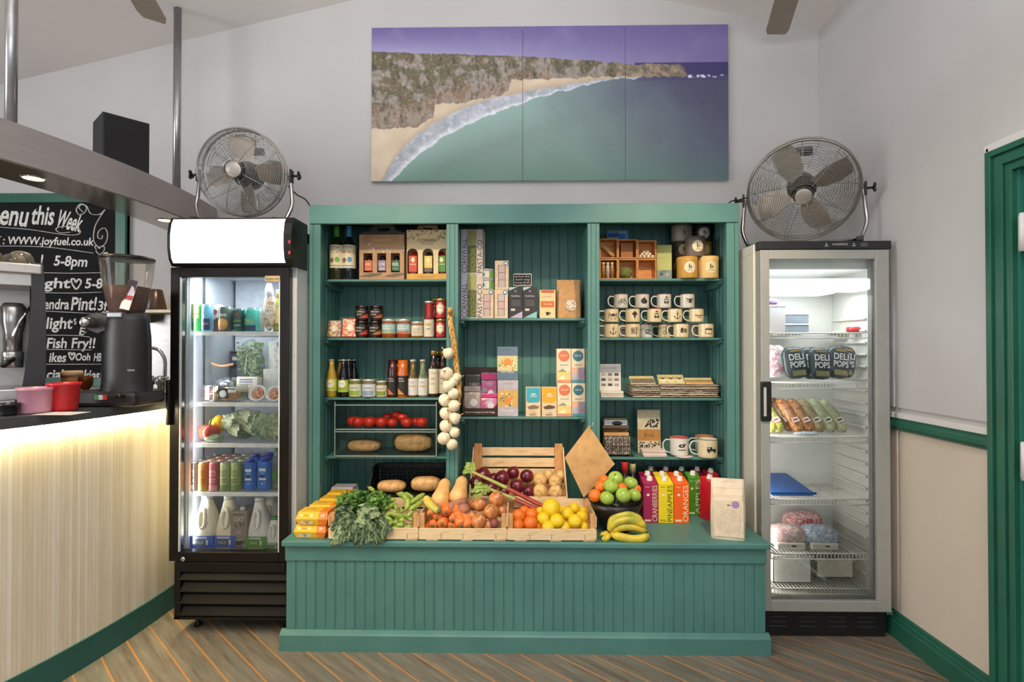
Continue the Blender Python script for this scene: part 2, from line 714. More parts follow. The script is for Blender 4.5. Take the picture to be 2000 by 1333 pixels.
# ceiling
mb = MB()
for xa, xb in ((XL - .1, -0.152), (-0.152, XR + .12)):
    za, zb = ceil_z(xa), ceil_z(xb)
    vs = [(xa, YR - .1, za), (xb, YR - .1, zb), (xb, YB + .1, zb), (xa, YB + .1, za)]
    vs += [(x, y, z + .08) for x, y, z in vs]
    mb.add(vs, [(0, 1, 2, 3), (7, 6, 5, 4), (0, 4, 5, 1), (1, 5, 6, 2), (2, 6, 7, 3), (3, 7, 4, 0)], CEIL)
struct('ceiling', mb)

# ------------------------------------------------------------------ ceiling fans (only a blade tip of each is in the frame)
BLADE = M('8f8274', 0.5, var=.12, scale=12, stretch=(1, 6, 1))


def ceiling_fan(hub, ang, label):
    t = thing('ceiling_fan', label, 'ceiling fan', hub, 0, 'wooden ceiling fans')
    g = M('8c8a86', .3, .8)
    hz = ceil_z(hub[0]) - hub[2]
    MB().lathe([(.012, .05), (.012, hz - .03)], g, 10).build('rod', t)
    MB().lathe([(.02, hz - .06), (.055, hz - .03), (.06, hz)], g, 20).build('ceiling_rose', t)
    MB().lathe([(.05, -.06), (.09, -.04), (.1, 0), (.09, .05), (.03, .07)], g, 24).build('motor', t)
    for k in range(3):
        a = ang + k * 2 * PI / 3
        b = MB()
        pts = [(.1, -.02), (.2, -.055), (.56, -.058), (.6, -.045), (.6, .045), (.56, .058), (.2, .055), (.1, .02)]
        T = TR(rz=a) @ TR(rx=R_(10))
        vs = [(p[0], p[1], .0) for p in pts] + [(p[0], p[1], .008) for p in pts]
        m_ = len(pts)
        b.add(vs, [tuple(reversed(range(m_))), tuple(range(m_, 2 * m_))] + [(i, (i + 1) % m_, m_ + (i + 1) % m_, m_ + i) for i in range(m_)], BLADE, False, T)
        b.build('blade', t)


ceiling_fan((1.25, 2.43, 3.08), math.atan2(.958, .286), 'wooden ceiling fan, one blade tip showing over the door side of the room')
ceiling_fan((-1.51, 1.88, 2.85), math.atan2(.949, -.316), 'wooden ceiling fan, one blade tip showing above the bar canopy')

# ------------------------------------------------------------------ beach picture on the shop wall (three aluminium panels)
def beach_colour(u, v):
    """u 0..1 across, v 0..1 down; a plain sandy bay with cliffs and surf."""
    def ip(tab, x):
        for (xa, ya), (xb, yb) in zip(tab, tab[1:]):
            if x <= xb:
                return ya + (yb - ya) * (x - xa) / (xb - xa)
        return tab[-1][1]
    nz = lambda s, o=0: noise.noise(V((u * s * 2.33, v * s, o)))
    fb = lambda s, o=0: nz(s, o) + .5 * nz(2 * s, o + 3) + .25 * nz(4 * s, o + 7)
    mix = lambda a, b, t: tuple(x + (y - x) * max(0, min(1, t)) for x, y in zip(a, b))
    H = lambda h: tuple(int(h[i:i + 2], 16) / 255 for i in (0, 2, 4))
    sky_top, sky_low = H('655b90'), H('928db6')
    hor = .245
    top = ip([(0, .155), (.22, .175), (.43, .195), (.66, .235), (.70, .245), (.75, .262), (.77, .25), (.80, .252), (.84, .26), (.86, .252), (.875, .275), (.885, .32), (1, .33)], u)
    top += .008 * fb(28, 1) if u > .6 else .004 * fb(20, 1)
    land = ip([(0, .675), (.1, .62), (.17, .60), (.185, .585), (.12, .52), (.24, .495), (.3, .47), (.385, .425), (.36, .36), (.47, .345), (.6, .335), (.70, .325), (.76, .333), (.885, .333), (1, .3)], u)
    # lower edge of the rocks
    rock = ip([(0, .665), (.06, .655), (.14, .655), (.155, .61), (.18, .60), (.12, .59), (.13, .51), (.20, .49), (.26, .495), (.30, .47), (.36, .45), (.385, .43), (.39, .37), (.40, .345), (.5, .342), (.6, .338), (.66, .333), (.75, .333), (.885, .333), (1, .30)], u)
    rock = ip([(0, .665), (.06, .655), (.13, .65), (.16, .605), (.175, .595), (.18, .50), (.26, .495), (.30, .47), (.36, .45), (.385, .42), (.395, .345), (.5, .342), (.6, .338), (.66, .333), (.75, .333), (.885, .333), (1, .30)], u) + .012 * fb(22, 5)
    shore = ip([(0, 1.12), (.03, 1.0), (.06, .88), (.10, .76), (.13, .70), (.18, .62), (.26, .53), (.33, .475), (.40, .44), (.5, .40), (.6, .365), (.7, .338), (.76, .33), (1, .30)], u) + .01 * fb(14, 9)
    foam = ip([(0, 1.2), (.05, 1.02), (.10, .90), (.14, .82), (.2, .72), (.25, .66), (.31, .60), (.4, .52), (.5, .445), (.6, .385), (.7, .348), (.75, .336), (1, .30)], u) + .014 * fb(16, 11)
    if v < min(top, hor if u > .74 else 1):
        c = mix(sky_top, sky_low, (v / max(top, .01)) ** 1.3 * (1.15 - u * .75))
        st = fb(5, 21) * (1 - u * .4)
        return mix(c, H('a9a3c8'), .28 * max(0, st) + .08)
    if v < top:
        return H('403a6a')
    if v < rock and u < .89:
        g = (v - top) / max(rock - top, .01)
        green, grey, rust = H('5d5b45'), H('9a9088'), H('937663')
        c = mix(green, H('6c5f49'), .5 + fb(9, 31))
        if u > .69:
            c = mix(H('6f665c'), H('a08e77'), .5 + fb(26, 33) * 1.1)
            return mix(c, H('3c3836'), max(0, .6 * fb(30, 37)))
        rk = fb(11, 41) + .55 * (g - .45) + .25 * (u - .3)
        if rk > -0.10:
            c = mix(c, mix(grey, H('837a70'), .5 + fb(34, 43)), min(1, (rk + .1) * 4))
        if g > .68 + .1 * fb(8, 47) and u < .5:
            c = mix(c, rust, .45 + .35 * fb(13, 49))
        sh = noise.noise(V((u * 75, v * 14, 50))) + .7 * noise.noise(V((u * 150, v * 40, 51)))
        c = mix(c, H('3d3a33'), max(0, sh) * .8)
        c = mix(c, H('b9b1a4'), max(0, fb(60, 52) - .1) * .7)
        return c
    if v < shore and u < .885:
        c = mix(H('c3ae95'), H('d6c6ae'), .5 + .6 * fb(6, 55))
        return mix(c, H('a8937e'), max(0, 1 - (shore - v) * 22) * .6)
    if v < foam and u < .78:
        t = (v - shore) / max(foam - shore, .004)
        wet = mix(H('b7b6c4'), H('8f9aa2'), .5 + fb(10, 61))
        s2 = fb(22, 63) + .5 * fb(44, 65)
        c = mix(wet, H('dadbe4'), max(0, s2 * .7) + max(0, (t - .62) * 2.6))
        return c
    depth = (v - foam)
    g = mix(H('7b938e'), H('5f7d74'), max(0, (v - .55) * 2.2) + .2 * fb(3, 71))
    deep = H('4d4f68')
    t = max(0, min(1, (u - .42) * 1.9 - (v - .5) * .9 + .12 * fb(4, 73)))
    if v < foam + .2:
        g = mix(H('86a59e'), g, (v - foam) / .2)
    c = mix(g, deep, t)
    if v > .8:
        c = mix(c, H('557f70'), (v - .8) * 2.2 * (1 - (u - .5) * .7))
    if u > .74 and v < .36:
        c = mix(H('403a6a'), c, (v - hor) / .16)
        if .325 < v < .345 and fb(40, 81) > .12 and u > .88:
            c = H('d5d2de')
    rip = noise.noise(V((u * 30, v * 170, 77)))
    return mix(c, H('9fb3b0'), max(0, rip) * .10)


def s2l(c):
    return [x / 12.92 if x <= .04045 else ((x + .055) / 1.055) ** 2.4 for x in c]


pm = bpy.data.materials.new('mat_beach_print')
pm.use_nodes = True
_b = pm.node_tree.nodes['Principled BSDF']
_b.inputs['Roughness'].default_value = .38
_a = pm.node_tree.nodes.new('ShaderNodeVertexColor')
_a.layer_name = 'print'
pm.node_tree.links.new(_a.outputs[0], _b.inputs['Base Color'])
PY = YB - .03
pl, pr, pt, pb = X(724, PY), X(1425, PY), Z(51.5, PY), Z(352.5, PY)
pic = thing('beach_picture', 'wide three panel seaside photograph of sandy bay and cliffs above the green shelving', 'picture', ((pl + pr) / 2, PY, pb))
edge = M('c9c7c6', .5)
cuts = [0, (1023 - 724) / 701, (1224 - 724) / 701, 1]
for k in range(3):
    u0, u1 = cuts[k], cuts[k + 1]
    gx = int(520 * (u1 - u0)); gz = 220
    vs, fs, cols = [], [], []
    xa = -(pr - pl) / 2 + (pr - pl) * u0 + .0012
    xb = -(pr - pl) / 2 + (pr - pl) * u1 - .0012
    for j in range(gz + 1):
        for i in range(gx + 1):
            uu, vv = u0 + (u1 - u0) * i / gx, j / gz
            vs.append((xa + (xb - xa) * i / gx, 0, (pt - pb) * (1 - vv)))
            cols.append((*s2l([min(1, c * 1.06) for c in beach_colour(uu, vv)]), 1))
    W = gx + 1
    for j in range(gz):
        for i in range(gx):
            fs.append((j * W + i, (j + 1) * W + i, (j + 1) * W + i + 1, j * W + i + 1))
    mb = MB()
    mb.add(vs, fs, pm)
    mb.box(xa, xb, .0005, .026, 0, pt - pb, edge)
    o = mb.build('panel', pic)
    at_ = o.data.color_attributes.new('print', 'FLOAT_COLOR', 'POINT')
    flat = [c for col in cols for c in col] + [.8, .8, .8, 1] * 8
    at_.data.foreach_set('color', flat)
# ------------------------------------------------------------------ display base and shelving
ZT = 0.487                      # top of the base
YN, YBF, YPL = 2.345, 2.375, 2.355
YU, YS, YK = 2.645, 2.775, 3.017    # unit face, shelf fronts, back boards


def beadboard(mb, x0, x1, z0, z1, y, mat, period=.0437, w_=.005, dp=.004, T=None):
    """grooved boarding facing -y"""
    xs = []
    n_ = max(1, round((x1 - x0) / period))
    p = (x1 - x0) / n_
    pts = [(x0, 0)]
    for i in range(1, n_):
        c = x0 + p * i
        if i % 2:
            pts += [(c - w_, 0), (c - w_ * .4, dp), (c + w_ * .4, dp), (c + w_, 0)]
        else:
            pts += [(c - w_ * .7, 0), (c, dp * .8), (c + w_ * .7, 0)]
    pts.append((x1, 0))
    m_ = len(pts)
    vs = [(a, y + b, z0) for a, b in pts] + [(a, y + b, z1) for a, b in pts]
    mb.add(vs, [(i, i + 1, m_ + i + 1, m_ + i) for i in range(m_ - 1)], mat, False, T)


base = thing('produce_bench', 'low green beadboard base with overhanging top carrying the produce crates', 'display stand', (0, 0, 0))
mb = MB(); mb.box(-1.052, 1.078, YN, 3.06, ZT - .026, ZT, GREEN, .006); mb.build('top_board', base)
mb = MB(); mb.box(-1.044, 1.068, YBF - .008, YBF + .014, .392, ZT - .026, GREEN, .003)
mb.box(-1.044, 1.068, YBF + .014, 3.05, .40, ZT - .026, GREEN); mb.build('fascia', base)
mb = MB(); beadboard(mb, -1.040, 1.064, .08, .395, YBF, GREEN)
mb.box(-1.040, 1.064, YBF + .006, 3.05, 0, .40, GREEN); mb.build('beaded_panel', base)
mb = MB()
prof = [(YPL, 0), (YPL, .070), (YPL + .006, .078), (YPL + .022, .088), (YBF + .01, .088), (YBF + .01, 0)]
vs = [(-1.062, a, b) for a, b in prof] + [(1.080, a, b) for a, b in prof]
mb.add(vs, [(i, i + 6, (i + 1) % 6 + 6, (i + 1) % 6) for i in range(6)] + [(0, 1, 2, 3, 4, 5), (11, 10, 9, 8, 7, 6)], GREEN)
mb.build('plinth_board', base)

UX0, UX1 = X(604, YU), X(1443, YU)
ZH0, ZH1 = Z(437, YU), Z(400, YU)
unit = thing('shelving_unit', 'tall green painted three bay shelving unit filled with groceries', 'shelving', (0, 0, 0))
mb = MB(); mb.box(UX0 + .002, UX1 - .002, YU - .012, YU + .012, ZH0, ZH1, GREEN, .003); mb.build('header', unit)
mb = MB(); mb.box(UX0 + .005, UX1 - .005, YU, 3.05, ZH1 - .022, ZH1 - .002, GREEN); mb.build('top_board', unit)
mb = MB(); beadboard(mb, UX0 + .02, UX1 - .02, ZT, ZH1 - .02, YK, GREEN, .052)
mb.box(UX0 + .01, UX1 - .01, YK + .006, 3.05, ZT, ZH1 - .02, GREEN); mb.build('back_panel', unit)
DV = [(X(872, YU), X(895, YU)), (X(1147.5, YU), X(1171, YU))]
for a, b_, inner in ((UX0, X(626, YU), 1), (X(1419, YU), UX1, -1)):
    mb = MB()
    mb.box(a, b_, YU - .006, YU + .018, ZT, ZH0 - .001, GREEN, .002)
    k = a + (b_ - a) * (.36 if inner > 0 else .64)
    mb.box(k - .0015, k + .0015, YU - .0075, YU, ZT, ZH0 - .002, M('2f5245', .6))
    mb.build('stile', unit)
    mb = MB()
    xi = (UX0 + .024) if inner > 0 else (UX1 - .024)
    mb.box(UX0 if inner > 0 else xi + .004, (UX0 + .02) if inner > 0 else UX1, YU + .018, 3.05, ZT, ZH1 - .02, GREEN)
    T = Matrix.Translation((xi, 0, 0)) @ Euler((0, 0, R_(90 if inner > 0 else -90))).to_matrix().to_4x4()
    if inner > 0:
        beadboard(mb, YU + .018, YK, ZT, ZH0, 0, GREEN, .05, T=T)
    else:
        beadboard(mb, -YK, -YU - .018, ZT, ZH0, 0, GREEN, .05, T=T)
    mb.build('side_panel', unit)
for a, b_ in DV:
    mb = MB()
    mb.box(a, b_, YU - .006, YU + .018, ZT, ZH0 - .001, GREEN, .002)
    k0, k1 = a + (b_ - a) * .30, a + (b_ - a) * .70
    for k in (k0, k1):
        mb.box(k - .0012, k + .0012, YU - .007, YU, ZT, ZH0 - .002, M('2f5245', .6))
    mb.build('stile', unit)
    mb = MB(); mb.box(a + .006, b_ - .006, YU + .018, YK, ZT, ZH0, GREEN); mb.build('divider', unit)
BAYS = [(UX0 + .024, DV[0][0] + .006), (DV[0][1] - .006, DV[1][0] + .006), (DV[1][1] - .006, UX1 - .024)]
ZS = [[1.6885, 1.384, 1.074, .770], [1.4855, .976], [1.689, 1.384, 1.074, .770]]
for bay, zs in zip(BAYS, ZS):
    for z in zs:
        mb = MB(); mb.box(bay[0] + .001, bay[1] - .001, YS, YK, z - .012, z, GREEN, .002); mb.build('shelf', unit)
        for sx in (0, 1):
            mb = MB()
            pts = [(YS + .006, z - .013), (YK - .005, z - .013), (YK - .005, z - .045), (YS + .06, z - .045), (YS + .006, z - .024)]
            x0 = bay[0] + .002 if sx == 0 else bay[1] - .022
            vs = [(x0, p[0], p[1]) for p in pts] + [(x0 + .02, p[0], p[1]) for p in pts]
            mb.add(vs, [tuple(range(5)), tuple(range(9, 4, -1))] + [(i, 5 + i, 5 + (i + 1) % 5, (i + 1) % 5) for i in range(5)], GREEN)
            mb.build('bracket', unit)
ZL, ZM, ZR = ZS

# ------------------------------------------------------------------ black display fridge by the bar
BLK = M('120e0b', .28, var=.15)
BLKM = M('12100f', .38, var=.15)
SIL = M('cfd1d2', .4, .1, var=.05)
INW = M('c4cad2', .45, var=.03)
GLASS = clear('fcfdfc', 1.0, .01)
GRM = M('0d0b0a', .5, var=.12)
for q_, lv in ((GRM, .15), (BLK, .3), (BLKM, .3)):
    q_.node_tree.nodes['Principled BSDF'].inputs['Specular IOR Level'].default_value = lv
CHROME = M('c9cacb', .12, 1.0, var=.02)
DARKGREY = M('3b3d42', .5)
fx0, fx1, fy, fyb = -1.612, -1.060, 2.47, 3.10
fr = thing('display_fridge', 'black framed glass door drinks fridge with glowing white sign, next to the bar', 'fridge', (0, 0, 0))
mb = MB()
zc0, zc1 = .29, 1.90
mb.box(fx0, fx0 + .03, fy + .05, fyb, zc0, zc1, SIL, .003)
mb.box(fx1 - .03, fx1, fy + .05, fyb, zc0, zc1, SIL, .003)
mb.box(fx0 + .03, fx1 - .03, fyb - .05, fyb, zc0, zc1, INW)
mb.box(fx0, fx1, fy + .05, fyb, zc1 - .05, zc1, SIL)
mb.box(fx0 + .03, fx1 - .03, fy + .05, fyb, 1.70, zc1 - .05, INW)
mb.box(fx0 + .03, fx1 - .03, fy + .05, fyb, zc0, .345, INW)
mb.box(fx0 + .03, fx0 + .034, fy + .06, fyb - .05, .345, 1.70, INW)
mb.box(fx1 - .034, fx1 - .03, fy + .06, fyb - .05, .345, 1.70, INW)
mb.box(fx0 + .05, fx1 - .05, fyb - .19, fyb - .18, .36, 1.70, M('b4bac3', .5))
mb.build('cabinet', fr)
for yy in (fy + .17, fyb - .17):
    for xx in (fx0 + .034, fx1 - .040):
        mb = MB(); mb.box(xx, xx + .006, yy - .008, yy + .008, .36, 1.68, M('5c626a', .4, .5))
        mb.build('shelf_rail', fr)
# door
dz0, dz1 = Z(1102, fy), Z(521, fy)
gx0, gx1, gz0, gz1 = X(350, fy), X(546, fy), Z(1083, fy), Z(540, fy)
dx0, dx1 = X(332, fy), X(563, fy)
mb = MB()
mb.box(dx0, gx0, fy, fy + .045, dz0, dz1, BLK, .003)
mb.box(gx1, dx1, fy, fy + .045, dz0, dz1, BLK, .003)
mb.box(gx0, gx1, fy, fy + .045, gz1, dz1, BLK, .003)
mb.box(gx0, gx1, fy, fy + .045, dz0, gz0, BLK, .003)
for a in (gx0, gx1 - .005):
    mb.box(a, a + .005, fy + .002, fy + .012, gz0, gz1, SIL)
door_f = mb.build('door', fr)
mb = MB(); mb.box(gx0, gx1, fy + .014, fy + .02, gz0, gz1, GLASS); mb.build('glass_pane', door_f)
mb = MB()
mb.box(dx0 - .006, dx0 + .014, fy - .024, fy + .004, Z(832, fy), Z(742, fy), BLKM, .008)
mb.build('handle', door_f)
mb = MB(); mb.lathe([(.011, 0), (.011, .006), (.007, .008)], CHROME, 16, TR((X(361, fy)), fy, Z(1097, fy), R_(90))); mb.build('lock', door_f)
mb = MB()
mb.rect(X(531.5, fy), Z(543.5, fy), X(546, fy) - X(517, fy), .026, fy - .001, M('b9a274', .5))
mb.text('Gastro Inn', X(531.5, fy), Z(543.5, fy), .062, .015, fy - .0018, M('2a2018', .5))
mb.build('name_sticker', door_f)
# light box
mb = MB()
xa, xb = X(328, 2.44), X(570, 2.44)
za, zb = Z(517, 2.44), Z(421.5, 2.44)
prof = [(2.462, za), (2.440, za + .03), (2.430, za + .08), (2.430, zb - .08), (2.440, zb - .03), (2.458, zb), (2.615, zb), (2.615, za)]
n = len(prof)
vs = [(xa, a, b) for a, b in prof] + [(xb, a, b) for a, b in prof]
mb.add(vs, [(i, n + i, n + (i + 1) % n, (i + 1) % n) for i in range(n)] + [tuple(range(n)), tuple(range(2 * n - 1, n - 1, -1))], BLKM)
lb = mb.build('light_box', fr)
mb = MB()
SIGN = glow('f4f4ff', 1.15)
p2 = [(2.4505, za + .012), (2.438, za + .03), (2.428, za + .08), (2.428, zb - .08), (2.438, zb - .03), (2.4505, zb - .008)]
x0, x1 = X(331.5, 2.43), X(553, 2.43)
vs = [(x0, a, b) for a, b in p2] + [(x1, a, b) for a, b in p2]
mb.add(vs, [(i, 6 + i, 7 + i, i + 1) for i in range(5)], SIGN, True)
mb.build('lit_sign_panel', lb)
for zz in (Z(473, 2.45), Z(494, 2.45)):
    mb = MB(); mb.box(xb - .014, xb - .004, 2.4275, 2.45, zz - .008, zz + .008, M('b3303a', .35), .002); mb.build('switch', lb)
# shelves
for z in (1.411, 1.071, .876, .644):
    mb = MB()
    mb.box(fx0 + .045, fx1 - .045, fy + .075, fy + .085, z - .018, z, M('e8e9ea', .4))
    mb.box(fx0 + .045, fx1 - .045, fyb - .2, fyb - .19, z - .012, z, M('e8e9ea', .4))
    k = 0
    while fx0 + .05 + k * .0165 < fx1 - .05:
        xx = fx0 + .05 + k * .0165
        mb.box(xx, xx + .0035, fy + .08, fyb - .19, z - .004, z - .0005, M('e8e9ea', .4))
        k += 1
    mb.build('shelf', fr)
# grille
mb = MB()
zg0, zg1 = .072, Z(1105, fy)
mb.box(fx0, fx0 + .03, fy + .01, fy + .05, zg0, zg1, BLKM, .003)
mb.box(fx1 - .03, fx1, fy + .01, fy + .05, zg0, zg1, BLKM, .003)
mb.box(fx0 + .03, fx1 - .03, fy + .035, fyb, zg0 + .01, zc0, BLKM)
mb.box(fx0 + .03, fx1 - .03, fy + .008, fy + .05, zg1 - .045, zg1, BLKM, .002)
mb.box(fx0, fx1, fy + .01, fyb, zg0, zg0 + .012, BLKM)
for k in range(4):
    zz = zg1 - .062 - k * .055
    mb.box(-.265, .265, -.004, .004, -.026, .018, GRM, .002, TR((fx0 + fx1) / 2, fy + .024, zz, R_(-32)))
mb.build('grille', fr)
for xx in (fx0 + .06, fx1 - .06):
    for yy in (fy + .10, fyb - .08):
        mb = MB(); mb.lathe([(.016, 0), (.018, .01), (.008, .02), (.008, .074)], BLKM, 12, TR(xx, yy, 0)); mb.build('foot', fr)
light('fridge_strip_light', 'AREA', (-1.33, 2.60, 1.68), 3.5, (.88, .94, 1), (-1.33, 2.68, .6), shape='RECTANGLE', size=.42, size_y=.05)
light('fridge_strip_light', 'AREA', (-1.565, 2.545, 1.0), 3.6, (.9, .95, 1), (-1.2, 2.85, 1.0), shape='RECTANGLE', size=.02, size_y=1.2)

# ------------------------------------------------------------------ white freezer-style fridge by the door wall
CREAM = M('d7d3c6', .4, var=.03)
ALU = M('a8a8a2', .36, .25, var=.04)
WIRE = M('eceae4', .35, var=.02)
INC = M('d2d2cc', .4, var=.02)
rx0, rx1, ry, ryb = 1.086, 1.697, 2.47, 3.09
rf = thing('upright_fridge', 'white upright fridge with silver glass door in the corner by the door', 'fridge', (0, 0, 0))
zb0, zb1 = .125, 1.775
wt = .045
mb = MB()
mb.box(rx0, rx0 + wt, ry + .06, ryb, zb0, zb1, CREAM, .003)
mb.box(rx1 - wt, rx1, ry + .06, ryb, zb0, zb1, CREAM, .003)
mb.box(rx0, rx1, ryb - wt, ryb, zb0, zb1, CREAM)
mb.box(rx0, rx1, ry + .06, ryb, zb1 - .0005, 1.818, CREAM, .002)
mb.box(rx0 + wt, rx1 - wt, ry + .06, ryb - wt, 1.70, zb1, INC)
mb.box(rx0, rx1, ry + .06, ryb, zb0, .17, CREAM)
mb.box(rx0 + wt, rx0 + wt + .004, ry + .07, ryb - wt, .17, 1.7, INC)
mb.box(rx1 - wt - .004, rx1 - wt, ry + .07, ryb - wt, .17, 1.7, INC)
mb.box(rx0 + wt, rx1 - wt, 2.88, ryb - wt, .17, 1.7, INC)
for k in range(22):                         # moulded shelf ribs
    zz = .25 + k * .058
    for xx in (rx0 + wt + .004, rx1 - wt - .016):
        mb.box(xx, xx + .012, ry + .12, 2.86, zz, zz + .012, INC, .004)
mb.build('cabinet', rf)
mb = MB()
mb.box(rx0 + .006, rx1 - .004, ry + .012, ry + .058, Z(488, ry), Z(471.5, ry), M('242428', .35), .004)
zz = Z(479, ry)
lg = M('d8d8d8', .4)
mb.text('NORDFROST', X(1645, ry), zz + .001, .072, .0085, ry + .0105, lg)
for px in (1618, 1672):
    mb.rect(X(px, ry), zz - .006, .016, .003, ry + .0105, lg); mb.ell(X(px, ry), zz + .003, .003, .003, ry + .0105, lg)
for dz in (.003, -.006):
    mb.rect(X(1692, ry), zz + dz, .03, .003, ry + .0105, M('8d8d90', .4))
mb.build('control_panel', rf)
dx0, dx1 = X(1486, ry), X(1738, ry)
dz0, dz1 = Z(1191, ry), Z(490, ry)
gx0, gx1, gz0, gz1 = X(1504, ry), X(1711, ry), Z(1170, ry), Z(508, ry)
mb = MB()
mb.box(dx0, gx0, ry, ry + .05, dz0, dz1, ALU, .003)
mb.box(gx1, dx1, ry, ry + .05, dz0, dz1, ALU, .003)
mb.box(gx0, gx1, ry, ry + .05, gz1, dz1, ALU, .003)
mb.box(gx0, gx1, ry, ry + .05, dz0, gz0, ALU, .003)
for a, b_, c, d in ((gx0, gx0 + .004, gz0, gz1), (gx1 - .004, gx1, gz0, gz1), (gx0, gx1, gz0, gz0 + .004)):
    mb.box(a, b_, ry + .012, ry + .052, c, d, M('6f706c', .5))
door_r = mb.build('door', rf)
mb = MB(); mb.box(gx0, gx1, ry + .016, ry + .022, gz0, gz1, GLASS); mb.build('glass_pane', door_r)
mb = MB()
hx0, hx1, hz0, hz1 = X(1484.5, ry), X(1505, ry), Z(822, ry), Z(745, ry)
mb.box(hx0, hx1, ry - .012, ry + .004, hz0, hz1, M('1c1714', .4), .005)
mb.box(hx0 + .010, hx0 + .022, ry - .0135, ry - .011, hz0 + .024, hz1 - .026, M('b5b6b8', .35))
mb.build('handle', door_r)
mb = MB(); mb.box(gx0, gx1, ry + .03, ry + .16, 1.60, 1.655, glow('f3f9ff', 1.4), .01); mb.box(gx0 + .02, gx1 - .06, ry + .2, ry + .36, 1.60, 1.64, glow('f3f9ff', 1.1), .01)
mb.build('light_strip', rf)
for z in (1.405, 1.168, .914, .622, .368, .205):
    mb = MB()
    a, b_ = rx0 + wt + .018, rx1 - wt - .018
    mb.tube([(a, ry + .09, z - .002), (b_, ry + .09, z - .002)], .003, WIRE, 6)
    mb.tube([(a, ry + .085, z - .026), (b_, ry + .085, z - .026)], .003, WIRE, 6)
    mb.tube([(a, 2.86, z - .003), (b_, 2.86, z - .003)], .003, WIRE, 6)
    mb.tube([(a, ry + .3, z - .006), (b_, ry + .3, z - .006)], .003, WIRE, 6)
    k = 0
    while a + .008 + k * .0165 < b_:
        xx = a + .008 + k * .0165
        mb.tube([(xx, ry + .085, z - .028), (xx, ry + .088, z - .002), (xx, 2.86, z - .002)], .0016, WIRE, 4)
        k += 1
    mb.build('wire_shelf', rf)
mb = MB()
mb.box(rx0 + .01, rx1 - .02, ry + .05, ryb, 0.004, .13, M('151413', .5))
for c in range(4):
    for r_ in range(3):
        xx = rx0 + .10 + c * .135
        mb.box(xx - .04, xx + .04, ry + .046, ry + .051, .045 + r_ * .022, .049 + r_ * .022, M('3a3835', .5), .001)
mb.build('louvre_base', rf)
mb = MB(); mb.box(rx1 - .03, rx1 - .004, ry + .02, ry + .06, dz0 - .022, dz0 - .004, CHROME, .003); mb.build('hinge', rf)
light('fridge_lamp_or_fill', 'AREA', (1.16, 2.60, .80), 2.8, (1, .96, .9), (1.5, 2.78, .80), shape='RECTANGLE', size=.03, size_y=1.2)  # added fill strip, not a fitted lamp; brightens the lower shelves
light('fridge_lamp_or_fill', 'AREA', (1.39, 2.62, 1.59), 2.4, (.93, .97, 1), (1.39, 2.72, .4), shape='RECTANGLE', size=.45, size_y=.12)

# ------------------------------------------------------------------ drum fans
CH2 = M('aaa9a6', .22, 1.0, var=.03)
CHB = M('a09b93', .3, .9, var=.05)


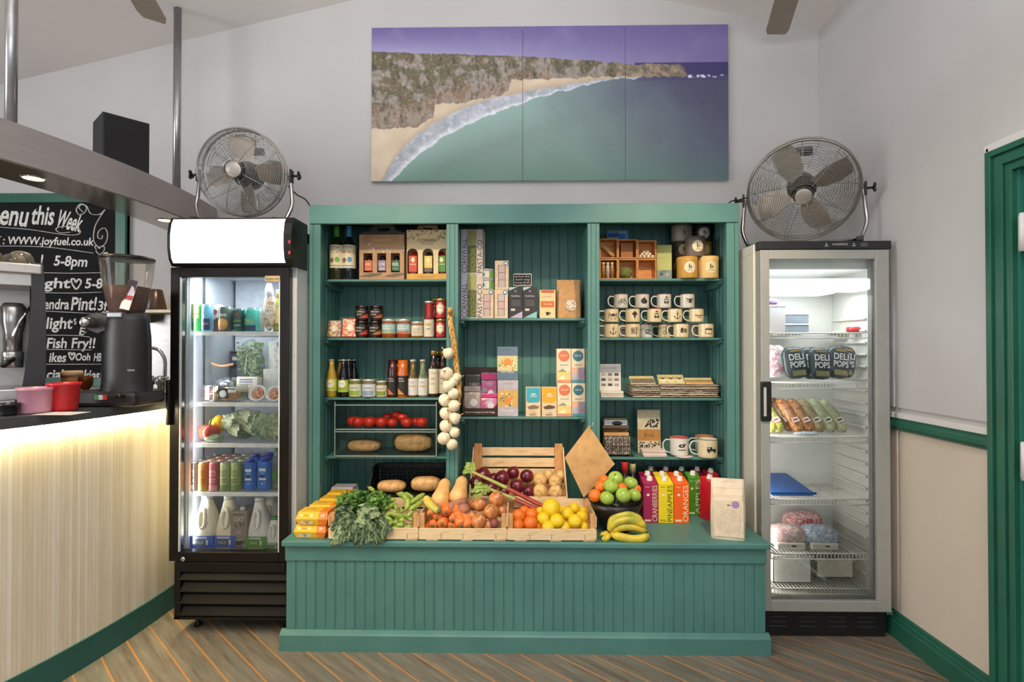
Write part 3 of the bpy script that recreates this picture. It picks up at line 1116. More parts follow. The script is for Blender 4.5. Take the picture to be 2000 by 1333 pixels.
def drum_fan(loc, Rg, tilt, yaw, stand_h, label, blade_ang, standx):
    t = thing('drum_fan', label, 'fan', loc, yaw, 'chrome drum fans')
    ctr = V((0, 0, stand_h))
    Tt = Matrix.Translation(ctr) @ Euler((tilt, 0, 0)).to_matrix().to_4x4()   # front faces -y
    def dome(r):            # front guard depth at radius r
        q = r / Rg
        return -.072 * (1 - q ** 4) ** .7 if q < .999 else 0
    mb = MB()
    for k in range(24):
        r = .055 + (Rg - .055) * (k + .5) / 24
        y = dome(r)
        mb.tube([(r * math.cos(2 * PI * i / 44), y, r * math.sin(2 * PI * i / 44)) for i in range(44)], .0012, CH2, 4, True, Tt)
    for k in range(9):
        a = 2 * PI * (k + .3) / 9
        pts = [(r * math.cos(a), dome(r) - .0015, r * math.sin(a)) for r in [.04 + (Rg - .04) * i / 10 for i in range(11)]]
        mb.tube(pts, .0016, CH2, 4, False, Tt)
    mb.build('front_guard', t)
    mb = MB()
    for k in range(12):
        r = .09 + (Rg - .09) * (k + .5) / 12
        q = r / Rg
        y = .045 + .075 * (1 - q ** 3)
        mb.tube([(r * math.cos(2 * PI * i / 40), y, r * math.sin(2 * PI * i / 40)) for i in range(40)], .0011, CH2, 4, True, Tt)
    for k in range(10):
        a = 2 * PI * k / 10
        mb.tube([(Rg * math.cos(a), 0, Rg * math.sin(a)), (Rg * math.cos(a), .045, Rg * math.sin(a)), (.5 * Rg * math.cos(a), .110, .5 * Rg * math.sin(a)), (.09 * math.cos(a), .120, .09 * math.sin(a))], .0014, CH2, 4, False, Tt)
    mb.build('rear_guard', t)
    mb = MB()
    for y in (0, .045):
        mb.tube([(Rg * math.cos(2 * PI * i / 56), y, Rg * math.sin(2 * PI * i / 56)) for i in range(56)], .0052, CHB, 8, True, Tt)
    mb.build('guard_rim', t)
    mb = MB(); mb.lathe([(0, 0), (.034, 0), (.037, -.003), (.037, -.008), (.034, -.010), (0, -.010)], M('b3aea6', .35, .5), 24, Tt @ TR(0, -.066, 0, R_(-90)))
    mb.lathe([(.044, .004), (.046, 0), (.044, -.004)], CH2, 24, Tt @ TR(0, -.070, 0, R_(-90)), False, False)
    mb.build('hub_badge', t)
    mb = MB(); mb.lathe([(0, -.02), (.03, -.02), (.035, 0), (.062, .05), (.066, .06), (.066, .13), (.05, .155), (0, .158)], M('2c2623', .4, .3), 24, Tt @ TR(0, 0, 0, R_(-90)))
    mb.build('motor', t)
    mb = MB(); mb.box(-.05, .05, .15, .185, Rg * .55, Rg * .72, M('37332f', .45), .006, Tt); mb.build('control_box', t)
    for k in range(4):
        a = blade_ang + k * PI / 2
        mb = MB()
        pts = []
        outl = [(.04, -.022), (.09, -.062), (.15, -.085), (Rg - .035, -.075), (Rg - .018, -.03), (Rg - .022, .03), (.14, .045), (.08, .03), (.04, .02)]
        T = Tt @ TR(0, .045, 0, 0, -a, 0) @ Euler((R_(24), 0, 0)).to_matrix().to_4x4()
        vs = [(x, -.0008 + 1.2 * z * z, z) for x, z in outl] + [(x, .0008 + 1.2 * z * z, z) for x, z in outl]
        m_ = len(outl)
        mb.add(vs, [tuple(range(m_)), tuple(reversed(range(m_, 2 * m_)))] + [(i, m_ + i, m_ + (i + 1) % m_, (i + 1) % m_) for i in range(m_)], M('a69c90', .32, .75, var=.05), False, T)
        mb.build('blade', t)
    # U stand
    mb = MB()
    w_ = Rg + .012
    for sx in (-1, 1):
        pts = smooth_path([(sx * w_, .05, stand_h), (sx * (w_ + .010), .05, stand_h * .62), (sx * (w_ + .012), .04, stand_h * .38), (sx * (w_ - .012), .02, stand_h * .12), (sx * (w_ - .03), -.02, .012)], 6)
        mb.tube(pts, .0095, CH2, 10)
    for yy in (-.03, .13):
        mb.tube([(-(w_ - .03), yy, .010), ((w_ - .03), yy, .010)], .009, CH2, 8)
    for sx in (-1, 1):
        mb.tube([(sx * (w_ - .03), -.06, .010), (sx * (w_ - .03), .16, .010)], .010, CH2, 8)
    mb.build('stand', t)
    for sx in (-1, 1):
        mb = MB()
        mb.box(sx * (w_ + .008) - .005, sx * (w_ + .008) + .005, .03, .07, stand_h - .035, stand_h + .03, M('1d1c1c', .5), .003)
        mb.tube([(sx * (w_ + .005), .05, stand_h), (sx * (w_ + .045), .05, stand_h)], .006, M('1d1c1c', .5), 8)
        for a in range(3):
            mb.blob((sx * (w_ + .045), .05 + .012 * math.cos(a * 2.1), stand_h + .012 * math.sin(a * 2.1)), (.007, .013, .013), M('1d1c1c', .5), 8, 6)
        mb.build('tilt_knob', t)
    for sx in (-1, 1):
        mb = MB(); mb.box(sx * (w_ - .03) - .014, sx * (w_ - .03) + .014, -.07, -.03, 0, .022, M('1d1c1c', .5), .004); mb.build('rubber_foot', t)
    return t


FT = Z(421.5, 2.44)
drum_fan((X(468, 2.60), 2.60, FT), .208, R_(8), R_(3), Z(334, 2.60) - FT, 'chrome drum fan on top of the black display fridge', R_(-80), 0)
RT = Z(471.5, 2.48)
drum_fan((X(1569, 2.64), 2.64, RT - .002), .246, R_(30), R_(-24), Z(378, 2.64) - RT, 'chrome drum fan on top of the white upright fridge', R_(30), 0)
for pts, lab in (([at(563, 364, 2.70), at(580, 381, 2.78), at(600, 394, 2.85), V((X(615, 2.95), 2.95, ZH1 - .002 + .004))], 'black power cord drooping from the fan on the black fridge'),
                 ([at(1458, 387, 2.72), at(1440, 392, 2.78), at(1424, 397, 2.84), V((X(1408, 2.98), 2.98, ZH1 - .002 + .004))], 'black power cord running to the fan on the white fridge')):
    mb = MB(); mb.tube(smooth_path(pts, 6), .0035, M('1b1a1a', .5), 8)
    tag(mb.build('power_cord'), lab, 'cable')
# ------------------------------------------------------------------ curved bar
def arc(x0, k, d, c=2.7):
    return x0 - k * (d - c) ** 2


def bar_strip(mb, fn, d0, d1, z0, z1, wx, mat, n=30):
    """curved slab: front edge x = fn(d), extending wx towards -x"""
    ds = [d0 + (d1 - d0) * i / n for i in range(n + 1)]
    vs = []
    for d in ds:
        x = fn(d)
        vs += [(x, d, z0), (x, d, z1), (x - wx, d, z1), (x - wx, d, z0)]
    fs = []
    for i in range(n):
        for k in range(4):
            k2 = (k + 1) % 4
            fs.append((i * 4 + k, (i + 1) * 4 + k, (i + 1) * 4 + k2, i * 4 + k2))
    fs += [(0, 1, 2, 3), (n * 4 + 3, n * 4 + 2, n * 4 + 1, n * 4)]
    return mb.add(vs, fs, mat)


def bamboo():
    m = bpy.data.materials.new('mat_bamboo_slats')
    m.use_nodes = True
    nt = m.node_tree
    N, L = nt.nodes.new, nt.links.new
    b = nt.nodes['Principled BSDF']
    b.inputs['Roughness'].default_value = .45
    tc = N('ShaderNodeTexCoord')
    sp = N('ShaderNodeSeparateXYZ')
    L(tc.outputs['Object'], sp.inputs[0])

    def mt(op, a, c=None):
        n = N('ShaderNodeMath'); n.operation = op
        for i, q in enumerate((a, c)):
            if q is None: continue
            if isinstance(q, (int, float)): n.inputs[i].default_value = q
            else: L(q, n.inputs[i])
        return n.outputs[0]
    row = mt('DIVIDE', sp.outputs['Y'], .0165)
    idx = mt('FLOOR', row)
    fr = mt('FRACT', row)
    wn = N('ShaderNodeTexWhiteNoise'); wn.noise_dimensions = '1D'
    L(idx, wn.inputs['W'])
    cb = N('ShaderNodeCombineXYZ')
    L(mt('MULTIPLY', sp.outputs['Y'], 60), cb.inputs[0]); L(mt('MULTIPLY', sp.outputs['Z'], 5), cb.inputs[1]); L(mt('MULTIPLY', idx, 3.7), cb.inputs[2])
    nz = N('ShaderNodeTexNoise'); nz.inputs['Scale'].default_value = 1.0; nz.inputs['Detail'].default_value = 4
    L(cb.outputs[0], nz.inputs['Vector'])
    mixv = mt('ADD', mt('MULTIPLY', wn.outputs[0], .45), mt('MULTIPLY', nz.outputs['Fac'], .55))
    cr = N('ShaderNodeValToRGB')
    cr.color_ramp.elements[0].position, cr.color_ramp.elements[0].color = .2, (*lin('e0d0b0'), 1)
    cr.color_ramp.elements[1].position, cr.color_ramp.elements[1].color = .8, (*lin('f8f0de'), 1)
    L(mixv, cr.inputs[0])
    gap = mt('LESS_THAN', fr, .07)
    mx = N('ShaderNodeMix'); mx.data_type = 'RGBA'
    L(mt('MULTIPLY', gap, .45), mx.inputs[0]); L(cr.outputs[0], mx.inputs[6]); mx.inputs[7].default_value = (*lin('a08763'), 1)
    L(mx.outputs[2], b.inputs['Base Color'])
    return m


BAR0, BAR1 = 0.95, 3.12
panel_x = lambda d: arc(-1.79, .17, d)
top_x = lambda d: arc(-1.685, .23, d)
ZC = 1.083
bar = thing('bar_counter', 'curved cafe bar faced in pale bamboo slats with dark worktop and glowing under-edge', 'counter', (0, 0, 0))
mb = MB(); bar_strip(mb, panel_x, BAR0, BAR1, .10, ZC - .038, .02, bamboo(), 40); mb.build('slatted_front', bar)
mb = MB(); bar_strip(mb, lambda d: panel_x(d) + .008, BAR0, BAR1, 0, .115, .03, paint('bar_plinth', '1f5a52', '27665d', .4), 40); mb.build('plinth', bar)
mb = MB(); bar_strip(mb, top_x, BAR0, BAR1, ZC - .040, ZC, .66, M('484a4d', .35, var=.08), 40); mb.build('worktop', bar)
mb = MB(); bar_strip(mb, lambda d: panel_x(d) + .016, BAR0, BAR1, ZC - .053, ZC - .043, .012, glow('ffeab0', 190.0), 40); mb.build('led_strip', bar)

# ------------------------------------------------------------------ metal canopy over the bar, hung on poles
can_x = lambda d: arc(-1.755, .175, d, 2.62)
ZP0, ZP1 = 2.008, 2.155
STEEL = M('aaa3a0', .42, .45, var=.05, scale=8, stretch=(1, 1, 10))
POLISH = M('a49a8c', .16, .75, var=.06, scale=6)
canopy = thing('bar_canopy', 'curved brushed metal canopy band hung on two steel poles over the bar', 'canopy', (0, 0, 0))
mb = MB(); bar_strip(mb, can_x, 1.2, 3.14, ZP0 + .003, ZP1, .25, STEEL, 40); mb.build('fascia_band', canopy)
mb = MB(); bar_strip(mb, lambda d: can_x(d) - .004, 1.2, 3.14, ZP0 - .002, ZP0 + .003, .242, POLISH, 40); mb.build('soffit', canopy)
for px, d in ((343, 2.90), (17, 2.07)):
    x = X(px, d)
    mb = MB(); mb.lathe([(.0195, ZP1 - .01), (.0195, ceil_z(x) + .01)], M('a8a8aa', .3, .9, var=.08), 18, TR(x, d, 0))
    mb.build('hanging_pole', canopy)
WARM = glow('ffd9a0', 14.0)
for px, py in ((62, 347), (322, 429.5)):
    d = depth_at(px, py, ZP0)
    x = X(px, d)
    mb = MB(); mb.lathe([(.036, ZP0 - .006), (.042, ZP0 - .002), (.042, ZP0 + .001)], CHROME, 20, TR(x, d, 0), False, False)
    mb.lathe([(0, ZP0 - .004), (.034, ZP0 - .004)], WARM, 20, TR(x, d, 0))
    mb.build('downlight', canopy)
    light('canopy_downlight', 'SPOT', (x, d, ZP0 - .012), 14, (1, .75, .45), (x - .05, d, 0), spot_size=R_(110), spot_blend=.7, shadow_soft_size=.03)

# black speaker on the canopy
d0 = 2.42
xs, ys = X(197, d0), d0
mb = MB()
T = Matrix.Translation((xs, ys, ZP1)) @ Euler((0, 0, R_(47))).to_matrix().to_4x4()
sp_h = Z(212, d0) - ZP1
t = thing('speaker_cube', 'black cube loudspeaker sitting on top of the bar canopy', 'speaker', (xs, ys, ZP1 + .002), R_(50))
mb.box(0, .185, 0, .185, 0, sp_h, M('1d1c1b', .6, var=.1), .003); mb.build('speaker_box', t)
mb = MB(); mb.box(.006, .179, -.004, .001, .006, sp_h - .006, M('171719', .8, var=.2, scale=300), .002); mb.build('speaker_grille', t)

# ------------------------------------------------------------------ chalk menu board on the wall behind the bar
WY = YB - .022
bx1, bx0 = X(247, WY), -3.35
bz1, bz0 = Z(374, WY), Z(757, WY)
board = thing('menu_board', 'tall chalk menu board in green frame on the wall behind the bar', 'board', (0, WY, 0))
mb = MB(); mb.box(bx0, bx1, 0, .02, bz0, bz1, M('0c0b0b', .95, var=.3, scale=6)); mb.build('slate', board)
fw = .062
mb = MB()
for a in (bx0, bx1 - fw): mb.box(a, a + fw, -.016, .02, bz0, bz1, DARKGREEN, .003)
for a in (bz0, bz1 - .055): mb.box(bx0, bx1, -.015, .02, a, a + .055, DARKGREEN, .003)
mb.build('frame', board)
CHALK = M('dedbd6', .9, var=.25, scale=90)
mb = MB()


def ch(px, py, lift=-.0015):
    p = at(px, py, WY)
    return V((p.x, lift, p.z))


def chalk_text(st, x0, x1, y0, y1, rot=0.0, shear=.12):
    a, b_ = ch(x0, y1), ch(x1, y0)
    mb.text(st, (a.x + b_.x) / 2, (a.z + b_.z) / 2, b_.x - a.x, b_.z - a.z, -.0012, CHALK, None, rot, False, shear, .022)


def chalk_line(pts, r=.0055, n=6, curve=True):
    P = [ch(*p) for p in pts]
    mb.tube(smooth_path(P, n) if curve else P, r, CHALK, 6, flat=.35)


for st, a, b_, c, d, rot in (('enu', 0, 55, 412, 442, -.08), ('this', 62, 107, 402, 440, -.05), ('Week', 112, 162, 414, 450, -.22), (': WWW.joyfuel.co.uk', 6, 184, 463, 484, -.02),
                             ('!', 80, 84, 497, 522, 0), ('5-8pm', 106, 171, 500, 527, -.04), ('ght', 86, 138, 543, 570, 0), ('5-8', 167, 201, 544, 564, 0),
                             ('endra', 86, 136, 584, 605, 0), ('Pint!', 140, 189, 580, 607, 0), ('3f', 192, 211, 588, 607, 0), ('light', 91, 142, 620, 650, 0), ('Sush:', 144, 170, 620, 632, .25), ('E', 156, 166, 640, 655, -.1),
                             ('Fish Fry!!', 92, 186, 660, 687, 0), ('ikes', 97, 130, 689, 708, 0), ('Ooh', 148, 177, 690, 705, 0), ('HB', 184, 199, 690, 706, 0),
                             ('cial', 92, 124, 722, 741, 0), ('nkies!', 155, 200, 722, 744, 0), ('on', 198, 213, 608, 617, .15)):
    chalk_text(st, a, b_, c, d, rot)
for pts in ([(0, 444), (60, 449), (120, 458), (150, 459), (158, 452), (145, 444), (122, 443), (110, 448), (118, 455), (138, 454)],
            [(0, 481), (90, 483), (184, 495)], [(82, 533), (140, 534), (199, 533)], [(86, 572), (140, 573), (200, 571)], [(88, 608), (184, 613)],
            [(92, 655), (150, 656), (176, 659)], [(92, 683), (180, 684)], [(92, 712), (200, 712)],
            [(163, 415), (155, 406), (162, 400), (170, 407), (165, 417), (155, 420), (150, 410), (158, 399), (170, 403), (178, 418), (196, 419), (206, 410), (196, 425), (186, 445), (184, 470), (194, 483), (207, 476), (211, 458), (205, 446), (194, 452), (192, 464), (199, 467), (201, 460)],
            [(189, 488), (186, 482), (190, 481), (195, 486), (200, 481), (205, 484), (203, 492), (194, 497), (188, 490)],
            [(203, 502), (204, 496), (210, 495), (212, 502)],
            [(141, 553), (140, 546), (146, 546), (149, 552), (154, 546), (159, 550), (156, 558), (149, 565), (141, 554)],
            [(136, 695), (135, 690), (139, 690), (141, 694), (144, 690), (147, 692), (145, 698), (141, 703), (136, 696)],
            [(146, 634), (158, 630)], [(160, 657), (170, 648)], [(2, 462), (3, 464)]):
    chalk_line(pts)
mb.build('chalk_writing', board)

# ------------------------------------------------------------------ back counter at the wall: shelf, splashback, tap
t = thing('back_counter', 'stainless steel back counter against the wall behind the bar', 'counter', (0, 0, 0))
SS = M('8f8d8a', .3, .8, var=.08, scale=10, stretch=(1, 1, 6))
mb = MB(); mb.box(-3.3, -2.46, 2.62, YB - .035, .86, .90, SS, .004); mb.build('worktop', t)
sp_ = MB(); sp_.box(-2.30, -1.64, YB - .024, YB - .001, ZC + .01, Z(613, YB), SS); tag(sp_.build('steel_splashback'), 'plain steel splashback on the wall behind the chrome tap', 'wall panel')
mb = MB(); mb.box(-3.28, -2.48, 2.66, YB - .05, .0, .86, M('2f2f30', .5)); mb.build('cupboard', t)
t = thing('wall_ledge', 'narrow white wall ledge behind the coffee grinder', 'shelf', (0, 0, 0))
mb = MB(); mb.box(-2.29, -1.66, YB - .17, YB - .012, Z(612, YB - .1), Z(606, YB - .1), M('d2cbbf', .5), .002); mb.build('board', t)
for xx in (-2.2, -1.8):
    mb = MB(); mb.box(xx, xx + .02, YB - .15, YB - .024, Z(612, YB - .1) - .05, Z(612, YB - .1), M('b9b3a8', .5)); mb.build('bracket', t)
lz = Z(606, YB - .1)
t = thing('brown_cup', 'dark brown upturned cup on the ledge beside the black fridge', 'cup', (X(303, YB - .1), YB - .1, lz))
mb = MB(); mb.lathe([(0, .002), (.056, 0), (.058, .006), (.036, .115), (.030, .12), (0, .121)], M('3b2a1c', .3, var=.2), 22); mb.build('cup_body', t)
# chrome tap
t = thing('chrome_tap', 'chrome swan neck tap rising behind the grinder', 'tap', (X(318, 2.85), 2.85, ZC))
mb = MB()
ztop = Z(681, 2.85) - ZC
mb.tube(smooth_path([(.012, 0, 0), (.012, 0, ztop - .13), (.010, 0, ztop - .06), (-.02, 0, ztop - .012), (-.07, 0, ztop), (-.12, 0, ztop - .03)], 6), .009, CHROME, 12)
mb.lathe([(.025, 0), (.025, .012), (.014, .02)], CHROME, 16, TR(.012, 0, 0)); mb.build('spout', t)
for dx in (-.05, .0):
    mb = MB(); mb.lathe([(.012, 0), (.012, .05), (.02, .055), (.02, .09), (.008, .1)], CHROME, 14, TR(dx, -.02, .0)); mb.tube([(dx, -.02, .085), (dx + .05, -.03, .09)], .006, CHROME, 8); mb.build('handle', t)

# ------------------------------------------------------------------ coffee grinder on the bar
gd = 2.33
gx = X(248, gd)
t = thing('coffee_grinder', 'tall black coffee grinder with clear bean hopper standing on the bar', 'grinder', (gx, gd, ZC))
P_ = PX(gd)
GB = M('1f1d1c', .42, var=.12)
zof = lambda py: Z(py, gd) - ZC
mb = MB()
prof = []
for py, hw in ((785, 50), (778, 50), (762, 46), (745, 44), (700, 44), (660, 43), (630, 40), (614, 37), (611, 34)):
    prof.append((hw * P_, max(0, zof(py))))
mb.lathe(prof, GB, 28, Matrix.Scale(.8, 4, (0, 1, 0)))
mb.build('motor_body', t)
mb = MB(); mb.box(-92 * P_, 50 * P_, -.10, .10, 0, zof(764), GB, .018); mb.build('base', t)
mb = MB()
hp = [(29, 612), (31, 604), (36, 580), (43, 540), (46, 505)]
mb.lathe([(a * P_, zof(b_)) for a, b_ in hp], clear('f8f4ee', .45, .03, opacity=.03), 28, TR(0, 0, 0), False, False); mb.build('hopper', t)
mb = MB(); mb.lathe([(47 * P_, zof(507)), (47 * P_, zof(503)), (43 * P_, zof(501)), (0, zof(500.5))], M('1a1817', .3), 28); mb.build('hopper_lid', t)
mb = MB(); mb.lathe([(28 * P_, zof(611)), (30 * P_, zof(604)), (35 * P_, zof(582)), (38.5 * P_, zof(561)), (20 * P_, zof(558)), (0, zof(557))], two_tone('coffee_beans', ['2a150c', '5b321c', '3c2012'], 160, .45, bump=.6), 24)
o = mb.build('coffee_beans', t); o['kind'] = 'stuff'
mb = MB()
T = TR(24 * P_, -.062, zof(578), R_(-8), R_(12), 0)
mb.box(-.021, .021, -.001, .001, -.065, .065, M('ddd8d2', .5), 0, T)
mb.rect(0, .042, .042, .046, -.0016, M('2a1c2c', .5), T); mb.ell(0, .018, .018, .022, -.0022, M('c9b5c6', .5), T); mb.rect(0, -.012, .042, .02, -.0016, M('a02f2a', .5), T)
mb.build('hopper_card', t)
mb = MB()
T = TR(-44 * P_, -.02, zof(632))
mb.lathe([(.016, -.02), (.022, -.014), (.024, .03), (.018, .05)], CHROME, 18, T @ TR(-.01, -.05, 0, R_(90)))
mb.build('dose_dial', t)
mb = MB()
pts = [(-75, 622), (-40, 612), (-20, 618), (-20, 645), (-38, 652), (-58, 645)]
mb.prism([(a * P_, zof(b_)) for a, b_ in pts], .09, GB, TR(0, -.06, 0)); mb.build('dosing_fork', t)
mb = MB(); mb.box(-16 * P_, 14 * P_, -.075, -.05, zof(622), zof(612), M('8a8c90', .25, .6), .004); mb.build('slide_gate', t)
mb = MB()
y_ = -.1008
for i, c in enumerate(('2f8f4e', 'd8d8d2', 'c83a36')):
    mb.rect((-24 + 8 * i) * P_, zof(774), 8 * P_, 9 * P_, y_, M(c, .4))
mb.build('flag_badge', t)
mb = MB(); mb.text('CEADO', 35 * P_, zof(723), 14 * P_, 3.5 * P_, -.0805, M('c9c9c9', .4)); mb.build('maker_badge', t)
mb = MB(); mb.lathe([(.007, 0), (.007, .02), (.01, .022), (.01, .03)], GB, 12, TR(27 * P_, -.1, zof(771), R_(90))); mb.build('power_switch', t)

# ------------------------------------------------------------------ espresso machine at the frame edge
ed = 2.18
t = thing('espresso_machine', 'large steel espresso machine with black side panels on the bar at the frame edge', 'coffee machine', (X(86, ed), ed, ZC), R_(41.8))
P_ = PX(ed) * .746
zof = lambda py: Z(py, ed) - ZC
STL = M('b9b6b2', .25, .85, var=.05)
mb = MB()
# black curved end panel (profile seen face on, at the machine's end)
pts = [(-27, 514), (-3, 514), (2, 580), (4, 650), (4, 720), (2, 778), (-46, 780), (-38, 730), (-30, 660), (-26, 580)]
mb.prism([(a * P_, zof(b_)) for a, b_ in pts], .42, M('26272b', .35, var=.08), TR(0, -.02, 0)); mb.build('side_panel', t)
mb = MB(); mb.box(-.75, -5 * P_, -.03, .42, zof(537), zof(517), STL, .006); mb.box(-.75, -5 * P_, .0, .40, zof(560), zof(517), STL, .004); mb.build('top_tray', t)
mb = MB(); mb.box(-.75, -30 * P_, .26, .40, zof(780), zof(540), M('a7a49f', .3, .7, var=.06), .004); mb.build('back_body', t)
mb = MB(); mb.box(-.75, -34 * P_, -.05, .30, zof(782) + .004, zof(776) + .035, STL, .004)
mb.build('drip_tray', t)
for px_ in (-64, -150):
    mb = MB(); mb.lathe([(.03, zof(690)), (.032, zof(650)), (.04, zof(630)), (.042, zof(600)), (.03, zof(590))], STL, 20, TR(px_ * P_, .14, 0)); mb.build('group_head', t)
    mb = MB(); mb.lathe([(.034, zof(720)), (.036, zof(690)), (.03, zof(686))], STL, 18, TR(px_ * P_, .12, 0)); mb.tube([(px_ * P_, .09, zof(703)), (px_ * P_ - .02, -.06, zof(712))], .012, M('1c1a19', .4), 10); mb.build('portafilter', t)
mb = MB(); mb.tube(smooth_path([(-46 * P_, .05, zof(640)), (-55 * P_, -.01, zof(640)), (-60 * P_, -.02, zof(660)), (-48 * P_, -.02, zof(630)), (-36 * P_, .0, zof(612)), (-30 * P_, .06, zof(600))], 6), .005, CHROME, 8); mb.build('steam_wand', t)
for a in (-.7, -.1):
    mb = MB(); mb.lathe([(.02, 0), (.016, .02)], M('1c1a19', .4), 12, TR(a + .02, .3, 0)); mb.build('foot', t)
# glasses on top of the machine
top = zof(517) + ZC
gm = clear('fbf6ee', 1.0, .02, opacity=.03)
em = Matrix.Translation((X(86, ed), ed, 0)) @ Euler((0, 0, R_(41.8))).to_matrix().to_4x4()
for i, (lx, ly) in enumerate(((-.075, .06), (-.168, .06), (-.10, .165), (-.20, .165))):
    q = em @ V((lx, ly, 0))
    g = thing('glass_cup', 'clear glass cup upturned on the espresso machine', 'glass', (q.x, q.y, top + .001), 0, 'glass cups on the espresso machine')
    mb = MB(); mb.lathe([(.042, 0), (.043, .012), (.040, .034), (.028, .052), (.012, .058), (0, .0585)], gm, 18); mb.lathe([(.0425, 0), (.044, .003), (.0425, .006)], M('e8d8b8', .2), 18, None, False, False) if i > 5 else None; mb.build('glass_body', g)
# tubs on the bar in front of the machine
for nm, lab, col, px_, py0, py1, hw0, hw1, dd in (('red_tub', 'bright red plastic tub on the bar beside the grinder', 'c8242c', 126, 793, 738, 22, 26, 2.12),
                                       ('pink_tub', 'pale pink plastic tub on the bar below the espresso machine', 'cf93a4', 70, 798, 748, 26, 28, 2.05),
                                       ('black_tub', 'small black plastic tub on the bar in front of the espresso machine', '191919', 18, 805, 781, 14, 15, 1.97)):
    p = PX(dd)
    t = thing(nm, lab, 'tub', (X(px_, dd), dd, ZC))
    h_ = (py0 - py1) * p
    mb = MB(); mb.lathe([(0, .003), (hw0 * p * .96, 0), (hw0 * p, .006), (hw1 * p, h_ - .012), (hw1 * p + .004, h_ - .010), (hw1 * p + .004, h_), (hw1 * p - .002, h_), (hw0 * p - .003, .012), (0, .010)], M(col, .35, var=.06), 28); mb.build('tub_body', t)
t = thing('red_tub', 'second red tub half hidden behind the bright red one', 'tub', (X(119, 2.36), 2.36, ZC))
mb = MB(); mb.lathe([(0, .003), (.04, 0), (.05, .09), (.046, .09), (.036, .012), (0, .01)], M('b02028', .35), 24); mb.build('tub_body', t)
t = thing('paper_cup', 'kraft paper cup with pale rim behind the red tub', 'cup', (X(141, 2.48), 2.48, ZC))
mb = MB(); mb.lathe([(0, .002), (.030, 0), (.042, .13), (0, .13)], M('7b5230', .6), 22); mb.build('cup_body', t)
mb = MB(); mb.lathe([(.0435, .118), (.0435, .135), (.04, .142), (0, .143)], M('c9ad8a', .6), 22); mb.build('lid', t)
t = thing('amber_glass', 'amber stemmed glass on the bar between tub and grinder', 'glass', (X(168, 2.45), 2.45, ZC))
mb = MB(); mb.lathe([(.028, 0), (.028, .004), (.006, .01), (.006, .045), (.026, .075), (.030, .105), (.026, .12)], clear('8a4a1c', 1, .03, opacity=.35), 20); mb.build('glass_body', t)
t = thing('napkin', 'white paper slip lying on the bar under the red tub', 'paper', (X(122, 2.04), 2.02, ZC))
mb = MB(); mb.box(-.06, .09, -.045, .05, 0, .001, M('ddd8d0', .7)); mb.build('sheet', t)
# ------------------------------------------------------------------ builders for goods
INK = M('1e1b1a', .55)
INK2 = M('4a4440', .55)
PAPER = M('ddd6c8', .6, var=.04)
CREAMP = M('e2d5b8', .6, var=.05)
KRAFT = M('b98d5c', .75, var=.10, scale=60)
GOLD = M('b8924a', .3, .7)
BOT = [(.92, 0), (1, .02), (1, .55), (.93, .62), (.62, .72), (.36, .79), (.33, .86), (.33, 1)]
SAUCE = [(.92, 0), (1, .02), (1, .50), (.9, .58), (.55, .76), (.46, .84), (.46, 1)]
JAR = [(.9, 0), (1, .04), (1, .74), (.93, .82), (.93, 1)]
SPICE = [(.92, 0), (1, .03), (1, .66), (.9, .74), (.88, 1)]


def vessel(name, label, cat, px, hw, yt, zb, d, prof, body, cap=None, lab=None, group=None, prints=None, fill=None, part='bottle_body', capname='cap', n=20):
    Rr = hw * PX(d)
    H = Z(yt, d) - zb
    t = thing(name, label, cat, (X(px, d), d, zb), 0, group)
    mb = MB(); mb.lathe([(a * Rr, b * H) for a, b in prof], body, n); mb.build(part, t)
    if fill:
        mb = MB(); mb.lathe([(0, .01 * H)] + [(a * Rr * .93, max(.012, b) * H) for a, b in prof if b <= fill[0]] + [(0, fill[0] * H)], fill[1], n, None, False, False); mb.build('contents', t)
    if cap:
        rf, z0, z1, m = cap
        mb = MB(); mb.lathe([(rf * Rr, z0 * H), (rf * Rr, (z1 - .012) * H), (rf * Rr * .95, z1 * H), (0, z1 * H)], m, n); mb.build(capname, t)
    if lab:
        z0, z1, m, half = lab
        mb = MB(); band(mb, Rr + .0006, z0 * H, z1 * H, m, half, 18)
        if prints: prints(mb, Rr, H, bend(Rr + .0009))
        mb.build('label', t)
    return t


def carton(name, label, cat, a, b, yt, zb, d, dep, mat, prints=None, group=None, rz=0.0, bev=.0012, tilt=0.0, top=None):
    """printed box whose front face spans photo columns a..b at depth d"""
    w_ = (b - a) * PX(d)
    H = Z(yt, d) - zb
    mb = MB()
    mb.box(-w_ / 2, w_ / 2, 0, dep, 0, H, mat, bev)
    if prints: prints(mb, w_, H, -.0008)
    o = mb.build(name, None, (X((a + b) / 2, d), d, zb), (tilt, 0, rz))
    return tag(o, label, cat, group)


# ------------------------------------------------------------------ first bay, top shelf: cider bottles and gift packs
z = ZL[0]


def cider_label(accent):
    def f(mb, R, H, T):
        mb.rect(0, .26 * H, 1.9 * R, .018 * H, 0, M(accent, .5), T)
        mb.text('wilkinge', 0, .60 * H, 1.5 * R, .035 * H, -.0003, INK, T)
        for dx in (-.35, .35):
            mb.ell(dx * R, .50 * H, .25 * R, .012 * H, -.0003, M('c9805c', .6), T)
        mb.ell(-.42 * R, .36 * H, .34 * R, .045 * H, -.0003, M('8a6a52', .6), T)
        mb.ell(.40 * R, .37 * H, .34 * R, .05 * H, -.0003, M(accent, .6), T)
    return f


